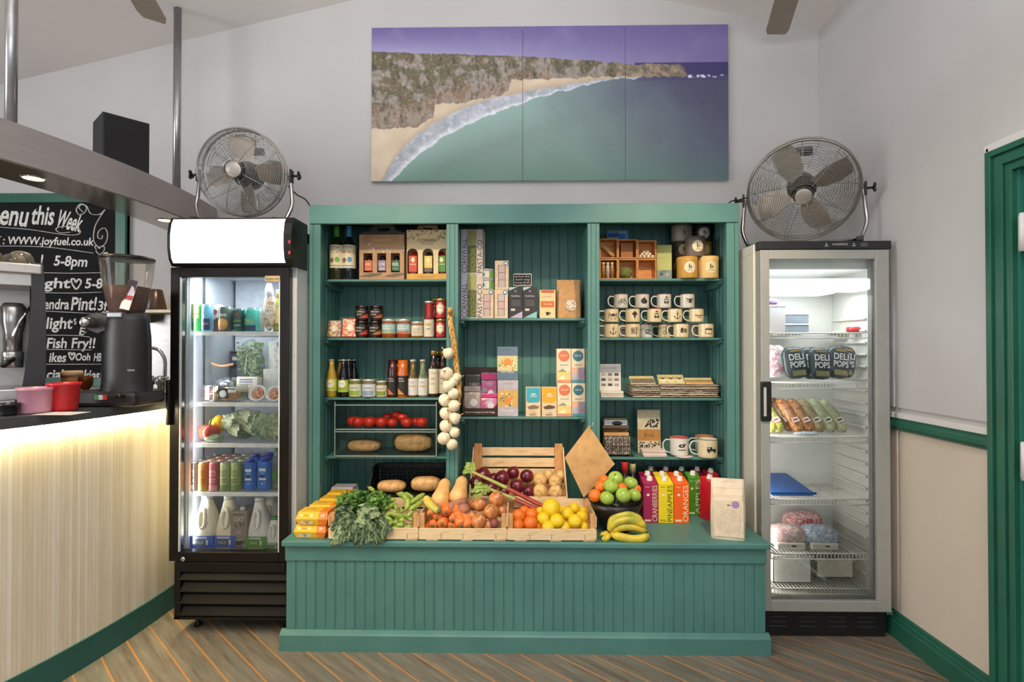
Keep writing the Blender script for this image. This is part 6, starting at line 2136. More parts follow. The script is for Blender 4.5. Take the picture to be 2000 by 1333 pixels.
# ------------------------------------------------------------------ third bay, third shelf: cards and tea towels
z = ZR[2]
d = 2.80
t = thing('card_display', 'white card stand printed with small pictures at the end of the towel shelf', 'card display', (X(1195.5, d), d, z))
w_ = 42 * PX(2.86); H = Z(712, 2.86) - z
mb = MB(); T = TR(0, .06, 0, R_(-4)); mb.box(-w_ / 2, w_ / 2, 0, .004, 0, H, M('d9d6d0', .55), .001, T)
mb.rect(0, .86 * H, w_ * .96, .25 * H, -.0004, M('9fa0aa', .55), T)
for i in range(3):
    for j in range(3):
        mb.rect((i - 1) * .3 * w_, (.36 + .16 * j) * H, .2 * w_, .08 * H, -.0006, [M('7a746c', .6), M('4a4846', .6), M('a8a29a', .6)][(i + j) % 3], T)
mb.text('COASTERS', 0, .88 * H, .6 * w_, .035 * H, -.0008, INK2, T)
mb.build('header_card', t)
for k in range(3):
    mb = MB(); mb.box(-w_ * .52, w_ * .52, .002 * k, .06, .0005 + .0105 * k, .0100 + .0105 * k, M(('d8cfc4', 'c9b9ae', 'e3dcd0')[k], .6), .001); mb.build('card_pack', t)
for (a, b_, yt, cols, lab, rz) in ((1230, 1294, 733, ('3a3632', 'b9803c'), 'stack of tea towels topped by a black patterned one', 3), (1286, 1353, 730, ('d9cf9c', '6b5a3a'), 'stack of tea towels topped by one with cream leaf circles', -4), (1340, 1410, 738, ('c98a2c', 'd9c48a'), 'stack of tea towels topped by a yellow striped one', 2)):
    d = 2.80
    w_ = (b_ - a) * PX(d) * .88
    nlay = 6
    cols_all = ['c9b9a8', '5a4a4a', 'd8cbb0', 'a89484', '6f6058', 'e0d6bc']
    zz = z + .0005
    rl = random.Random(a)
    for k in range(nlay):
        top_ = k == nlay - 1
        hh = .0085 if k < nlay - 1 else .010
        mm = two_tone('towel%d%d' % (a, k), [cols_all[(k + a) % 6], cols_all[(k + a + 2) % 6], cols_all[(k + a) % 6]], 60, .85, stretch=(1, 1, 3))
        ww = w_ * rl.uniform(.92, 1.02)
        ox = rl.uniform(-.006, .006)
        mb = MB()
        # folded layer: rounded front fold, wavy
        nx = 10
        vs, fs = [], []
        prof = [(.15, 0), (.012, 0), (.003, hh * .25), (0, hh * .5), (.003, hh * .75), (.012, hh), (.15, hh)]
        for i in range(nx + 1):
            u = i / nx
            sag = .0042 * noise.noise(V((u * 4, k * 2.3, a)))
            for yy, zq in prof: vs.append((-ww / 2 + ww * u + ox, yy + .006 * noise.noise(V((u * 3, k, a + 5))), zq + sag * (zq / hh)))
        P_n = len(prof)
        for i in range(nx):
            for q in range(P_n - 1): fs.append((i * P_n + q, (i + 1) * P_n + q, (i + 1) * P_n + q + 1, i * P_n + q + 1))
        fs.append(tuple(range(P_n))); fs.append(tuple(reversed([nx * P_n + q for q in range(P_n)])))
        mb.add(vs, fs, mm, True)
        o = mb.build('tea_towel', None, (X((a + b_) / 2, d), d, zz), (0, 0, R_(rz * .5)))
        tag(o, ('folded tea towel in the ' + lab[9:]) if not top_ else 'uppermost towel of the ' + lab[9:], 'tea towel', ('tea towel layers: ' + lab[9:]) if not top_ else None)
        zz += hh + .0022
    # cardboard sleeve sloping up behind the pile
    mb = MB()
    H = (Z(yt, 2.86) - zz)
    T = TR(0, .045, 0, R_(-52), 0, R_(rz * .6))
    L_ = max(.05, H * 1.35)
    cm = M('d0bd84', .65)
    mb.box(-w_ * .44, w_ * .44, 0, .003, 0, L_, cm, .001, T)
    c1, c2 = cols
    rl = random.Random(a + 1)
    if a == 1230:
        mb.rect(0, .38 * L_, w_ * .86, .5 * L_, -.0005, M(c1, .7), T)
        for i in range(14):
            mb.rect(-w_ * .40 + w_ * .062 * i, .38 * L_, w_ * .02, .4 * L_, -.0008, M('c9bfae', .7), T @ TR(0, 0, 0))
    elif a == 1286:
        for i in range(3): mb.ell((i - 1) * w_ * .28, .36 * L_, w_ * .12, .26 * L_, -.0006, M('e3dcae', .7), T); mb.poly([((i - 1) * w_ * .28 + q * w_, -.0008, r_ * L_) for q, r_ in ((-.14, .66), (.14, .66), (0, .45))], M(c2, .7), T)
    else:
        mb.rect(0, .3 * L_, w_ * .86, .22 * L_, -.0005, M(c1, .7), T); mb.rect(0, .52 * L_, w_ * .86, .12 * L_, -.0005, M('5a4438', .7), T)
    tag(mb.build('towel_sleeve', None, (X((a + b_) / 2, d), d + .02, zz)), 'card sleeve on the ' + lab[9:], 'card sleeve')

# ------------------------------------------------------------------ third bay, lowest shelf
z = ZR[3]
d = 2.79
# wire basket of napkins with a tin on top
t = thing('wire_basket', 'black wire basket holding patterned napkin packs', 'basket', (X(1209, d), d, z))
w_ = 62 * PX(d); bh = Z(853, d) - z
mb = MB()
for q in (0, bh * .5, bh):
    s_ = .88 + .12 * q / bh
    mb.tube([(-w_ / 2 * s_, 0, q + .002), (w_ / 2 * s_, 0, q + .002), (w_ / 2 * s_, .15, q + .002), (-w_ / 2 * s_, .15, q + .002)], .0018, M('2a2624', .4, .4), 5, True)
for i in range(15):
    u = -1 + 2 * i / 14
    mb.tube([(u * w_ / 2 * .88, 0, .002), (u * w_ / 2, 0, bh + .002)], .0011, M('2a2624', .4, .4), 4); mb.tube([(u * w_ / 2 * .88, .15, .002), (u * w_ / 2, .15, bh + .002)], .0011, M('2a2624', .4, .4), 4)
    mb.tube([(u * w_ / 2 * .88, 0, .002), (u * w_ / 2 * .88, .15, .002)], .0011, M('2a2624', .4, .4), 4)
mb.build('wire_frame', t)
for k, (c1, c2, y0, lab) in enumerate((('d8cfc0', '6b6058', .012, 'patterned napkin pack at the front of the wire basket'), ('b9854a', 'd0a066', .045, 'tan napkin pack in the middle of the wire basket'), ('c99a5c', '8a6a3c', .085, 'ochre napkin pack at the back of the wire basket'))):
    mb = MB(); nw = w_ * .80; nh = bh * (1.0 + .12 * k) - .006
    T = TR(0, 0, .003, R_(-8))
    mb.box(-nw / 2, nw / 2, 0, .022, 0, nh, two_tone('napkin%d' % k, [c1, c2, c1], 45 if k == 0 else 12, .7), .004, T)
    if k == 0:
        for i in range(6):
            for j in range(4): mb.ell(-.4 * nw + .16 * nw * i, (.2 + .2 * j) * nh, .045 * nw, .06 * nh, -.0006, M(('4a4644', '8a4038', '6f665e')[(i + j) % 3], .7), T, 8)
        mb.text('Summertime', 0, .36 * nh, .6 * nw, .12 * nh, -.001, INK, T)
    tag(mb.build('napkin_pack', None, (X(1208, d), d + y0 + .004, z + .003)), lab, 'napkins')
mb = MB(); bw = 52 * PX(d)
mb.box(-bw / 2, bw / 2, 0, .085, 0, .016, M('5a4a3c', .5), .002); mb.box(-bw * .45, bw * .45, .004, .08, .016, .044, M('8f9aa8', .45), .003); mb.box(-bw * .42, bw * .42, .01, .08, .044, .052, M('54503c', .5), .002)
mb.ell(.05 * bw, .028, .2 * bw, .012, .0034, INK); mb.rect(0, .022, .8 * bw, .004, .0034, M('d0d2d4', .5))
tag(mb.build('gift_tin', None, (X(1206, d), d + .05, z + bh * 1.24 + .008)), 'flat blue grey gift tin resting on the napkin basket', 'tin')
# standing card pack and stack of cards
d = 2.80
w_ = 45 * PX(2.84)
t = thing('notebook_display', 'tall kraft card display with leaf pattern and tan band', 'card display', (X(1268, 2.87), 2.87, z))
H = Z(801, 2.87) - z
mb = MB(); T = TR(0, 0, 0, R_(-4)); mb.box(-w_ / 2, w_ / 2, 0, .012, 0, H, M('c9bd9f', .65), .002, T)
mb.rect(0, .42 * H, w_ * .98, .26 * H, -.0005, M('b07c3c', .65), T); mb.text('E=x2', 0, .42 * H, .4 * w_, .09 * H, -.0009, INK, T)
for i in range(24):
    x_, z_ = rnd.uniform(-.22, .42) * w_, rnd.uniform(.60, .78) * H
    mb.poly([(x_ - .05 * w_, -.0007, z_), (x_, -.0007, z_ + .035 * H), (x_ + .05 * w_, -.0007, z_), (x_, -.0007, z_ - .02 * H)], INK, T)
for i in range(40):
    x_, z_ = rnd.uniform(-.44, .44) * w_, rnd.uniform(.14, .27) * H
    mb.ell(x_, z_, .035 * w_, .016 * H, -.0007, INK, T, 7)
mb.build('card', t)
for k in range(4):
    mb = MB(); mb.box(-w_ * .5, w_ * .5, 0, .075, 0, .0072, M(('cfc0b6', 'e0d4ca', 'b9aaa4', 'd9c8bd')[k], .55), .001)
    tag(mb.build('notebook', None, (X(1279, 2.79) - .002 * k, 2.782 + .006 * k, z + .0005 + .0078 * k), (0, 0, R_(4 - 3 * k))), ('flat pale notebook at the foot of the notebook pile', 'second flat notebook up in the notebook pile', 'third flat notebook up in the notebook pile', 'topmost flat notebook of the pile beside the mugs')[k], 'notebook')
t = thing('coaster', 'pale coaster lying under the pink rimmed mug', 'coaster', (X(1336, 2.785), 2.80, z))
mb = MB(); mb.lathe([(0, .0004), (.047, .0004), (.047, .004), (0, .004)], M('cfbfb4', .6), 26); mb.build('disc', t)
mug(1325.5, 17.2, 854, 888, z + .0046, 2.82, 'whale', 'enamel mug with pink rim and record player drawing on the lowest shelf', None, 'b8625c', ENW, 180, inner='b9605a')
mug(1381, 18.8, 855, 890, z + .0006, 2.79, 'car', 'cream enamel mug with off-road car drawing on the lowest shelf', None, '6b4a3a', M('d8cba8', .28, coat=.5))
mug(1375, 17.5, 852, 884, z + .0006, 2.905, None, 'tan rimmed enamel mug just behind the car mug', None, 'a86c44', ENW, 180, inner='c08a5a')
# faint paper strip of labels etc. is left to the packs themselves
# ------------------------------------------------------------------ crates on the bench
CRW = two_tone('crate_wood', ['d8b98c', 'e3c9a0', 'cda775'], 9, .65, stretch=(1, 6, 6), bump=.1)
CRP = two_tone('crate_post', ['c08a55', 'cf9e68', 'b57c48'], 10, .65, stretch=(6, 6, 1))


def crate(px0, px1, d, dep, lab, fh=.050, ph=.115, bh=.11):
    x0, x1 = X(px0, d), X(px1, d)
    w_ = x1 - x0
    t = thing('wooden_crate', lab, 'crate', ((x0 + x1) / 2, d, ZT))
    for a in (-w_ / 2, w_ / 2 - .022):
        for yy in (.005, dep - .027):
            mb = MB()
            pts = [(a, .012), (a + .022, .012), (a + .022, ph), (a, ph)]
            mb.box(a + .0005, a + .0215, yy, yy + .022, .010, ph, CRP, .0015); mb.build('corner_post', t)
    mb = MB(); mb.box(-w_ / 2, w_ / 2, 0, .005, .004, .004 + fh, CRW, .001)
    for u in (-.25, .0, .38): mb.box(u * w_ - .0009, u * w_ + .0009, -.0004, .001, .006, .030, M('4a3826', .7))
    mb.build('front_slat', t)
    for z0, z1 in ((.004, .055), (.065, bh)):
        mb = MB(); mb.box(-w_ / 2, w_ / 2, dep - .005, dep, z0, z1, CRW, .001); mb.build('back_slat', t)
    for a in (-w_ / 2 - .0045, w_ / 2):
        for z0, z1 in ((.004, .05), (.06, .105)):
            mb = MB(); mb.box(a, a + .0045, .002, dep - .002, z0, z1, CRW, .001); mb.build('side_slat', t)
    mb = MB()
    for k in range(6):
        yy = .004 + (dep - .008) * k / 6
        mb.box(-w_ / 2 + .001, w_ / 2 - .001, yy, yy + (dep - .008) / 6 - .004, .006, .012, CRW)
    for u in (-.42, -.02, .36): mb.box(u * w_, u * w_ + .05, .002, dep - .002, 0, .006, CRW)
    mb.build('base_slats', t)
    return t


CD, CDEP = 2.360, .275
crate(644, 817.0, CD, CDEP, 'low wooden crate of greens and bean pods on the bench')
crate(819.5, 989.0, CD, CDEP, 'low wooden crate of carrots and onions in the middle of the bench')
crate(992, 1163, CD, CDEP, 'low wooden crate of lemons and oranges on the bench')
# tall back crate
bd, bdep = 2.665, .27
x0, x1 = X(918, bd), X(1106, bd)
w_ = x1 - x0
zt_b = Z(866, bd + bdep) - ZT
bc = thing('display_crate', 'tall backed wooden crate of red onions and potatoes standing behind the low crates', 'crate', ((x0 + x1) / 2, bd, ZT))
fh = Z(971, bd) - ZT
for a in (-w_ / 2, w_ / 2 - .042):
    mb = MB(); mb.box(a, a + .042, bdep - .026, bdep - .006, 0, zt_b, CRP, .002); mb.build('corner_post', bc)
for y0, y1 in ((874.5, 890.5), (895, 912.5), (916, 930)):
    mb = MB(); mb.box(-w_ / 2, w_ / 2, bdep - .006, bdep, Z(y1, bd + bdep) - ZT, Z(y0, bd + bdep) - ZT, CRP if False else CRW, .001); mb.build('back_slat', bc)
for z0, z1 in ((0, .05), (fh - .043, fh)):
    mb = MB(); mb.box(-w_ / 2, w_ / 2, 0, .006, z0, z1, CRW, .001); mb.build('front_slat', bc)
for a in (-w_ / 2 - .006, w_ / 2):
    mb = MB()
    pts = [(.004, 0), (bdep, 0), (bdep, zt_b - .02), (bdep - .03, zt_b - .02), (.004, fh)]
    vs = [(a, p[0], p[1]) for p in pts] + [(a + .006, p[0], p[1]) for p in pts]
    mb.add(vs, [(0, 1, 2, 3, 4), (9, 8, 7, 6, 5)] + [(i, 5 + i, 5 + (i + 1) % 5, (i + 1) % 5) for i in range(5)], CRW); mb.build('side_board', bc)
mb = MB()
bz0, bz1 = fh - .05, fh + .06
vs = [(-w_ / 2, .006, bz0), (w_ / 2, .006, bz0), (w_ / 2, bdep - .03, bz1), (-w_ / 2, bdep - .03, bz1)]
mb.add(vs + [(a, b, c - .006) for a, b, c in vs], [(0, 1, 2, 3), (7, 6, 5, 4), (0, 4, 5, 1), (1, 5, 6, 2), (2, 6, 7, 3), (3, 7, 4, 0)], CRP); mb.build('sloping_bed', bc)

# ------------------------------------------------------------------ produce
ONR = two_tone('red_onion', ['3c0d1a', '5c1a28', '7a2c36'], 9, .22, stretch=(5, 5, .6))
POT = two_tone('potato', ['c79a58', 'd8b274', 'a87c42'], 40, .6, bump=.15)
ORA = M('e2701a', .42, var=.08, scale=120, bump=.25)
LEM = M('e3bf1c', .4, var=.08, scale=110, bump=.25)
APP = two_tone('apple_green', ['7f9f34', '9dba4c', '8aa83c'], 14, .25)
ONB = two_tone('brown_onion', ['b8703a', 'd08a50', 'a85f30', 'dca878'], 6, .25, stretch=(5, 5, .5))
CAR = two_tone('carrot', ['d8662a', 'e5803c', 'c95a24'], 30, .5, stretch=(1, 1, 8), bump=.15)
SWP = two_tone('sweet_potato', ['8a5a40', 'a87050', '7a4a48', 'b08460'], 16, .6, bump=.2)
SWD = two_tone('swede', ['7a4a58', 'a8785c', 'c09868', '6b3f4c'], 6, .5, bump=.1)
BUT = two_tone('butternut', ['d8a058', 'e2b474', 'cf9448'], 10, .45)
POD = two_tone('bean_pod', ['7f983a', '9cb24e', '667f2e'], 20, .45, bump=.15)
DKSTEM = M('5a4a2a', .7)


def fruit(name, lab, cat, px, py, hw, d, mat, group, squash=.95, tip=0.0, stem=None, up=None, dimple=0.0, bumps=0.0, part='flesh'):
    r = hw * PX(d)
    c = at(px, py, d)
    t = thing(name, lab, cat, (c.x, d, c.z - r * squash), 0, group)
    T = Matrix.Translation((0, 0, r * squash))
    if up is not None:
        q = V(up).normalized().to_track_quat('Z', 'Y').to_matrix().to_4x4()
        T = T @ q
    ph = rnd.uniform(0, 20)

    def fn(q):
        k = 1.0
        if tip: k += tip * max(0, abs(q.z) - .72) ** 2 * 9 * (1 if q.z < 0 else .7)
        if dimple: k -= dimple * max(0, abs(q.z) - .75) ** 1.5 * 5
        if bumps: k += bumps * noise.noise(q * 1.9 + V((ph, 0, 0)))
        return k
    mb = MB(); mb.blob((0, 0, 0), (r, r, r * squash), mat, 22, 14, fn, T); mb.build(part, t)
    if stem:
        mb = MB(); mb.tube([(0, 0, r * squash * (1 - dimple * 1.6)), (r * .05, 0, r * squash * 1.06), (r * .16, 0, r * squash * (1.0 + stem))], [r * .07, r * .05, r * .04], DKSTEM, 6, False, T); mb.build('stem', t)
    return t


for px, py, hw, d in ((980.5, 935, 15, 2.745), (1002, 924.5, 12.5, 2.80), (1029, 931, 13.5, 2.77), (1010, 951, 14, 2.705), (1032, 960.5, 11.5, 2.69), (943, 930, 16, 2.80), (964, 936, 11, 2.79), (930, 944, 13, 2.74), (958, 955, 13, 2.70), (984, 962, 11, 2.69)):
    fruit('red_onion', 'shiny dark red onion in the tall backed crate', 'onion', px, py, hw, d, ONR, 'red onions', .96, .18, .35, (rnd.uniform(-.6, .6), rnd.uniform(-.7, .2), 1), part='bulb')
for px, py, hw, d in ((1054.6, 939, 14.5, 2.77), (1085, 943.5, 14.5, 2.765), (1054.6, 961.6, 15.5, 2.70), (1086, 962.5, 14.5, 2.70), (1070, 930, 12, 2.83), (1094, 931, 11, 2.84)):
    fruit('potato', 'pale washed potato in the tall backed crate', 'potato', px, py, hw, d, POT, 'potatoes', .92, 0, None, (1, .2, .1), 0, .12, part='skin')
for px, py, hw, d in ((1013, 1009, 13.5, 2.44), (1037.5, 1007, 13.5, 2.47), (1036, 1023, 14.5, 2.415), (1011, 1027, 12.5, 2.405), (1024, 1000, 11, 2.53), (1050, 1030, 11, 2.43)):
    fruit('orange', 'bright orange lying in the low crate beside the lemons', 'orange', px, py, hw, d, ORA, 'oranges in the low crate', .97, 0, None, (.3, -.7, .5), .05, part='peel')
for px, py, hw, d in ((1076.5, 993, 18, 2.45), (1061, 1014, 13, 2.43), (1088, 1018.6, 14.5, 2.41), (1056, 1001, 10, 2.50), (1108, 1004, 13, 2.46), (1121, 994.5, 11.5, 2.52), (1123, 1019, 14, 2.415), (1136, 1011, 12, 2.45), (1071, 1031, 13, 2.40), (1103, 1032, 12, 2.41), (1141, 1031, 10, 2.42), (1098, 1000, 11, 2.54), (1140, 1001, 10, 2.52)):
    fruit('lemon', 'yellow lemon piled in the low crate', 'lemon', px, py, hw, d, LEM, 'lemons in the low crate', 1.0, .22, None, (rnd.uniform(-.7, .7), -.9, rnd.uniform(-.4, .4)), part='peel')
# brown onions, swedes, sweet potatoes, squash
for px, py, hw, d in ((937, 987, 13, 2.46), (960, 1001, 15.5, 2.42), (970, 977, 16, 2.49), (936, 1020, 15.5, 2.395), (921, 1010, 11, 2.43), (952, 1028, 11, 2.40), (979, 1000, 11, 2.47), (926, 988, 10, 2.52)):
    fruit('brown_onion', 'brown skinned onion among the carrots in the middle crate', 'onion', px, py, hw, d, ONB, 'brown onions', .95, .2, .4, (rnd.uniform(-.8, .8), rnd.uniform(-.9, -.2), .8), part='bulb')
fruit('beetroot', 'small purple red beetroot at the front corner of the middle crate', 'beetroot', 965, 1023, 10, 2.40, two_tone('beet', ['6b2f38', '8a4a44', '9a5a50'], 10, .5), None, .95, .1, .4, (.2, -.3, 1), part='root')
for px, py, a, b_, d, up, mat, lab in ((864, 982, 18, 13.5, 2.50, (1, -.3, .3), SWD, 'purple tinged swede lying beneath the first squash'), (897, 981, 18.5, 15, 2.50, (.2, -.4, 1), SWP, 'large brown sweet potato beneath the second squash'), (906, 997, 13, 15, 2.45, (.3, -1, .2), SWP, 'blunt ended sweet potato pointing out of the middle crate'), (878, 996, 14, 11, 2.46, (.9, -.4, -.4), SWD, 'purple brown swede wedged above the carrots')):
    fruit('swede' if 'swede' in lab else 'sweet_potato', lab, 'root vegetable', px, py, a, d, mat, None, b_ / a, .08, None, up, 0, .12, part='skin')
for px, py, d, lab in ((865, 962, 2.56, 'butternut squash at the back of the middle crate near the loaves'), (899, 957, 2.57, 'butternut squash at the back of the middle crate near the divider')):
    c = at(px, py, d)
    t = thing('butternut_squash', lab, 'squash', (c.x, d, c.z - .036), 0)
    mb = MB(); T = TR(0, -.02, .036, R_(-62), R_(8), 0)
    mb.lathe([(0, -.085), (.024, -.08), (.040, -.06), (.043, -.035), (.036, -.005), (.030, .03), (.029, .06), (.022, .078), (.008, .085)], BUT, 22, T); mb.build('skin', t)
    mb = MB(); mb.tube([(0, 0, .082), (0, 0, .095), (.003, 0, .105)], [.007, .006, .007], M('8a6a3c', .8), 8, False, T); mb.build('stem', t)
# yellow courgette
pts = [at(832, 972, 2.50), at(838, 985, 2.46), at(847, 993, 2.42), at(856, 999, 2.385)]
c0 = pts[0]
t = thing('courgette', 'yellow green courgette resting on the crate corner', 'courgette', (c0.x, c0.y, ZT + .08))
org = V(t.location)
mb = MB(); mb.tube(smooth_path([p - org for p in pts], 6), [.010, .014, .0165, .018, .0185, .0185, .0185, .018, .018, .018, .018, .0175, .017, .016, .0155, .015, .014, .013, .012], two_tone('courgette', ['c9b04a', 'd6bf5c', '8a9a4a'], 12, .4), 14); mb.build('skin', t)
mb = MB(); e = pts[-1] - org; mb.tube([e + V((-.001, .004, .0)), e + V((.004, -.006, -.003))], [.0115, .010], two_tone('stem_green', ['5a6a3a', '7a8a5a'], 30, .6), 10); mb.build('stem', t)


def carrot(px, py, hw, d, dirv, L, lab='orange carrot packed end-on in the middle crate'):
    r = hw * PX(d)
    c = at(px, py, d)
    t = thing('carrot', lab, 'carrot', (c.x, c.y, c.z - r), 0, 'carrots in the middle crate' if 'end-on' in lab else None)
    q = V(dirv).normalized().to_track_quat('Z', 'Y').to_matrix().to_4x4()
    T = Matrix.Translation((0, 0, r)) @ q
    mb = MB(); mb.lathe([(0, 0), (r * .4, .0005), (r * .8, .003), (r, .010), (r, .03), (r * .85, L * .45), (r * .55, L * .8), (r * .2, L), (0, L * 1.02)], CAR, 16, T); mb.build('root', t)
    mb = MB(); mb.lathe([(r * .42, .002), (r * .36, -.004), (0, -.005)], M('7d6a34', .8), 10, T); mb.build('stalk_end', t)


for px, py, hw, d, dv in ((841, 1006, 9, 2.405, (.1, 1, .1)), (853, 1014, 9, 2.395, (.1, 1, .05)), (872, 1003, 10, 2.41, (-.2, 1, .25)), (845, 1028, 9.5, 2.385, (0, 1, 0)), (863, 1025, 10.5, 2.385, (.05, 1, 0)), (883, 1017, 8.5, 2.39, (.2, 1, .2)), (881, 1031, 10, 2.395, (.1, 1, 0)), (835, 1034, 7, 2.40, (0, 1, 0)), (858, 1036, 9, 2.40, (0, 1, 0))):
    carrot(px, py, hw, d, dv, .16)
carrot(902, 1029, 12, 2.385, (-.35, .8, .55), .17, 'long carrot leaning up towards the sweet potatoes')
carrot(917, 1031, 11, 2.385, (-.5, .8, .6), .17, 'green topped carrot beside the largest brown onion')
carrot(886, 1004, 8, 2.42, (.8, .2, -.3), .13, 'slim carrot lying across the middle crate')
# rhubarb
RHU = two_tone('rhubarb', ['8a2a2c', 'a8443c', '7a2028'], 20, .4, stretch=(1, 1, 1))
RHG = two_tone('rhubarb_green', ['8a9a4c', 'a8a860', '9a8a54'], 20, .45)
LEAFL = two_tone('leaf_light', ['7f9a3c', '9fb85a', '6b8a34'], 40, .55)


def ruffled_leaf(mb, path, width, mat, ruff=.35, n_w=8, seed=0, stemr=.003, stemmat=None, up=None):
    P = smooth_path(path, 5)
    n_ = len(P)
    rl = random.Random(seed)
    vs, fs = [], []
    for i, p in enumerate(P):
        u = i / (n_ - 1)
        t_ = (P[min(i + 1, n_ - 1)] - P[max(i - 1, 0)]).normalized()
        nrm = V(up) if up is not None else V((0, -1, .4))
        side = t_.cross(nrm).normalized()
        nn = side.cross(t_).normalized()
        wv = width * (math.sin(PI * min(1, u * .92 + .08)) ** .6)
        for k in range(-n_w, n_w + 1):
            q = k / n_w
            edge = abs(q) ** 1.6
            lob = 1 + .28 * math.sin(i * 2.4 + seed) * edge + .18 * rl.uniform(-1, 1) * edge
            w1 = wv * q * lob
            zz = ruff * width * edge * (math.sin(i * 2.9 + k * .9 + seed) * .55 + rl.uniform(-.5, .5)) + .18 * width * q * q
            vs.append(p + side * w1 + nn * zz + t_ * (ruff * width * .5 * edge * math.sin(k * 1.7 + i * 2.1)))
    m_ = 2 * n_w + 1
    for i in range(n_ - 1):
        for k in range(m_ - 1):
            fs.append((i * m_ + k, i * m_ + k + 1, (i + 1) * m_ + k + 1, (i + 1) * m_ + k))
    mb.add(vs, fs, mat, False)
    if stemmat: mb.tube([p + V((0, -.0015, .001)) for p in P], [max(.0008, stemr * (1 - .8 * i / n_)) for i in range(n_)], stemmat, 6)


for k, (a, b_, leafs, lab) in enumerate((((921, 922, 2.60), (1060, 990, 2.575), [((922, 922, 2.60), (914, 918, 2.595), (905, 926, 2.59)), ((922, 922, 2.60), (922, 912, 2.61), (926, 904, 2.62)), ((922, 922, 2.6), (914, 912, 2.6), (918, 905, 2.61))], 'rhubarb stalk lying across the red onions, upper of the two'),
                                      ((958, 957, 2.585), (1055, 999, 2.555), [((958, 957, 2.585), (938, 954, 2.57), (919, 962, 2.56)), ((958, 957, 2.585), (938, 962, 2.57), (926, 972, 2.56)), ((958, 957, 2.585), (940, 950, 2.58), (926, 944, 2.58))], 'rhubarb stalk with broad leaf end, lower of the two'))):
    p0, p1 = at(*a), at(*b_)
    t = thing('rhubarb_stalk', lab, 'rhubarb', (p0.x, p0.y, p0.z))
    e = p1 - p0
    m1 = e * .5 + V((0, 0, .004))
    mb = MB(); mb.tube(smooth_path([(0, 0, 0), e * .28 + V((0, 0, .003)), m1], 6), [.010 + .003 * i / 12 for i in range(13)], RHG, 12, flat=.7)
    mb.tube(smooth_path([m1, e * .78 + V((0, 0, .002)), e], 6), [.013 + .003 * i / 12 for i in range(13)], RHU, 12, flat=.7)
    mb.build('stalk', t)
    for j, lf in enumerate(leafs):
        mb = MB(); ruffled_leaf(mb, [at(*q) - p0 for q in lf], .017, LEAFL, .4, 4, k * 5 + j, .003, RHG); mb.build('leaf', t)

# bean pods
def pod(pts, r, lab='plump green bean pod in the crate of greens'):
    P = [at(*p) for p in pts]
    t = thing('bean_pod', lab, 'bean pod', (P[0].x, P[0].y, P[0].z - r), 0, 'bean pods in the crate')
    o_ = V(t.location)
    Q = smooth_path([p - o_ for p in P], 8) if len(P) > 2 else [P[0] - o_ + (P[1] - P[0]) * i / 12 for i in range(13)]
    n_ = len(Q)
    rr = [r * (.25 + .75 * min(1, min(i, n_ - 1 - i) / (n_ * .16))) * (1 + .07 * math.sin(i * 1.9)) for i in range(n_)]
    mb = MB(); mb.tube(Q, rr, POD, 12, flat=1.15); mb.build('pod_body', t)
    mb = MB(); d_ = (Q[0] - Q[1]).normalized(); mb.tube([Q[0] + d_ * -.002, Q[0] + d_ * .012], [.0022, .0012], M('8a9a54', .6), 6); mb.build('stalk', t)


for pts, r in (([(776, 965, 2.56), (791, 971, 2.53), (797, 984, 2.49), (792, 998, 2.46)], .0125), ([(797, 987, 2.50), (830, 965, 2.58)], .0115), ([(800, 997, 2.46), (826, 981, 2.53)], .0115), ([(790, 964, 2.58), (808, 975, 2.56)], .010),
               ([(718, 1003, 2.46), (747, 1011, 2.43), (766, 1018, 2.42)], .0105), ([(762, 1005, 2.45), (792, 1012, 2.43)], .010), ([(749, 995, 2.47), (769, 987, 2.50)], .010), ([(758, 980, 2.52), (772, 977, 2.53)], .010),
               ([(746, 1016, 2.42), (754, 1030, 2.40)], .010), ([(758, 1027, 2.41), (768, 1019, 2.43)], .010), ([(773, 1028, 2.405), (789, 1026, 2.41)], .011), ([(779, 1018, 2.42), (791, 1017, 2.42)], .010), ([(765, 1034, 2.40), (778, 1034, 2.40)], .010),
               ([(769, 983, 2.50), (775, 997, 2.47)], .009), ([(720, 953, 2.58), (731, 960, 2.56)], .009), ([(706, 992, 2.47), (718, 989, 2.49)], .009), ([(796, 1010, 2.43), (806, 1000, 2.46)], .010), ([(790, 1034, 2.40), (806, 1030, 2.41)], .010),
               ([(784, 1005, 2.46), (806, 1018, 2.43)], .009), ([(742, 985, 2.51), (757, 990, 2.49)], .0095), ([(780, 990, 2.50), (786, 1003, 2.47)], .009), ([(752, 1008, 2.45), (776, 1000, 2.47)], .009)):
    pod(pts, r)
rp = random.Random(5)
for k in range(26):
    px, py, dd = rp.uniform(728, 806), rp.uniform(998, 1036), rp.uniform(2.42, 2.52)
    py = max(py, 996 + (2.52 - dd) * 300)
    a = rp.uniform(-.9, .9)
    pod([(px, py, dd), (px + 14 * math.cos(a), py + 9 * math.sin(a), dd + rp.uniform(-.02, .02))], rp.uniform(.008, .0105))
# parsley
PAR = two_tone('parsley', ['2f5220', '4a7430', '5f8a3c', '3a6428'], 60, .6)


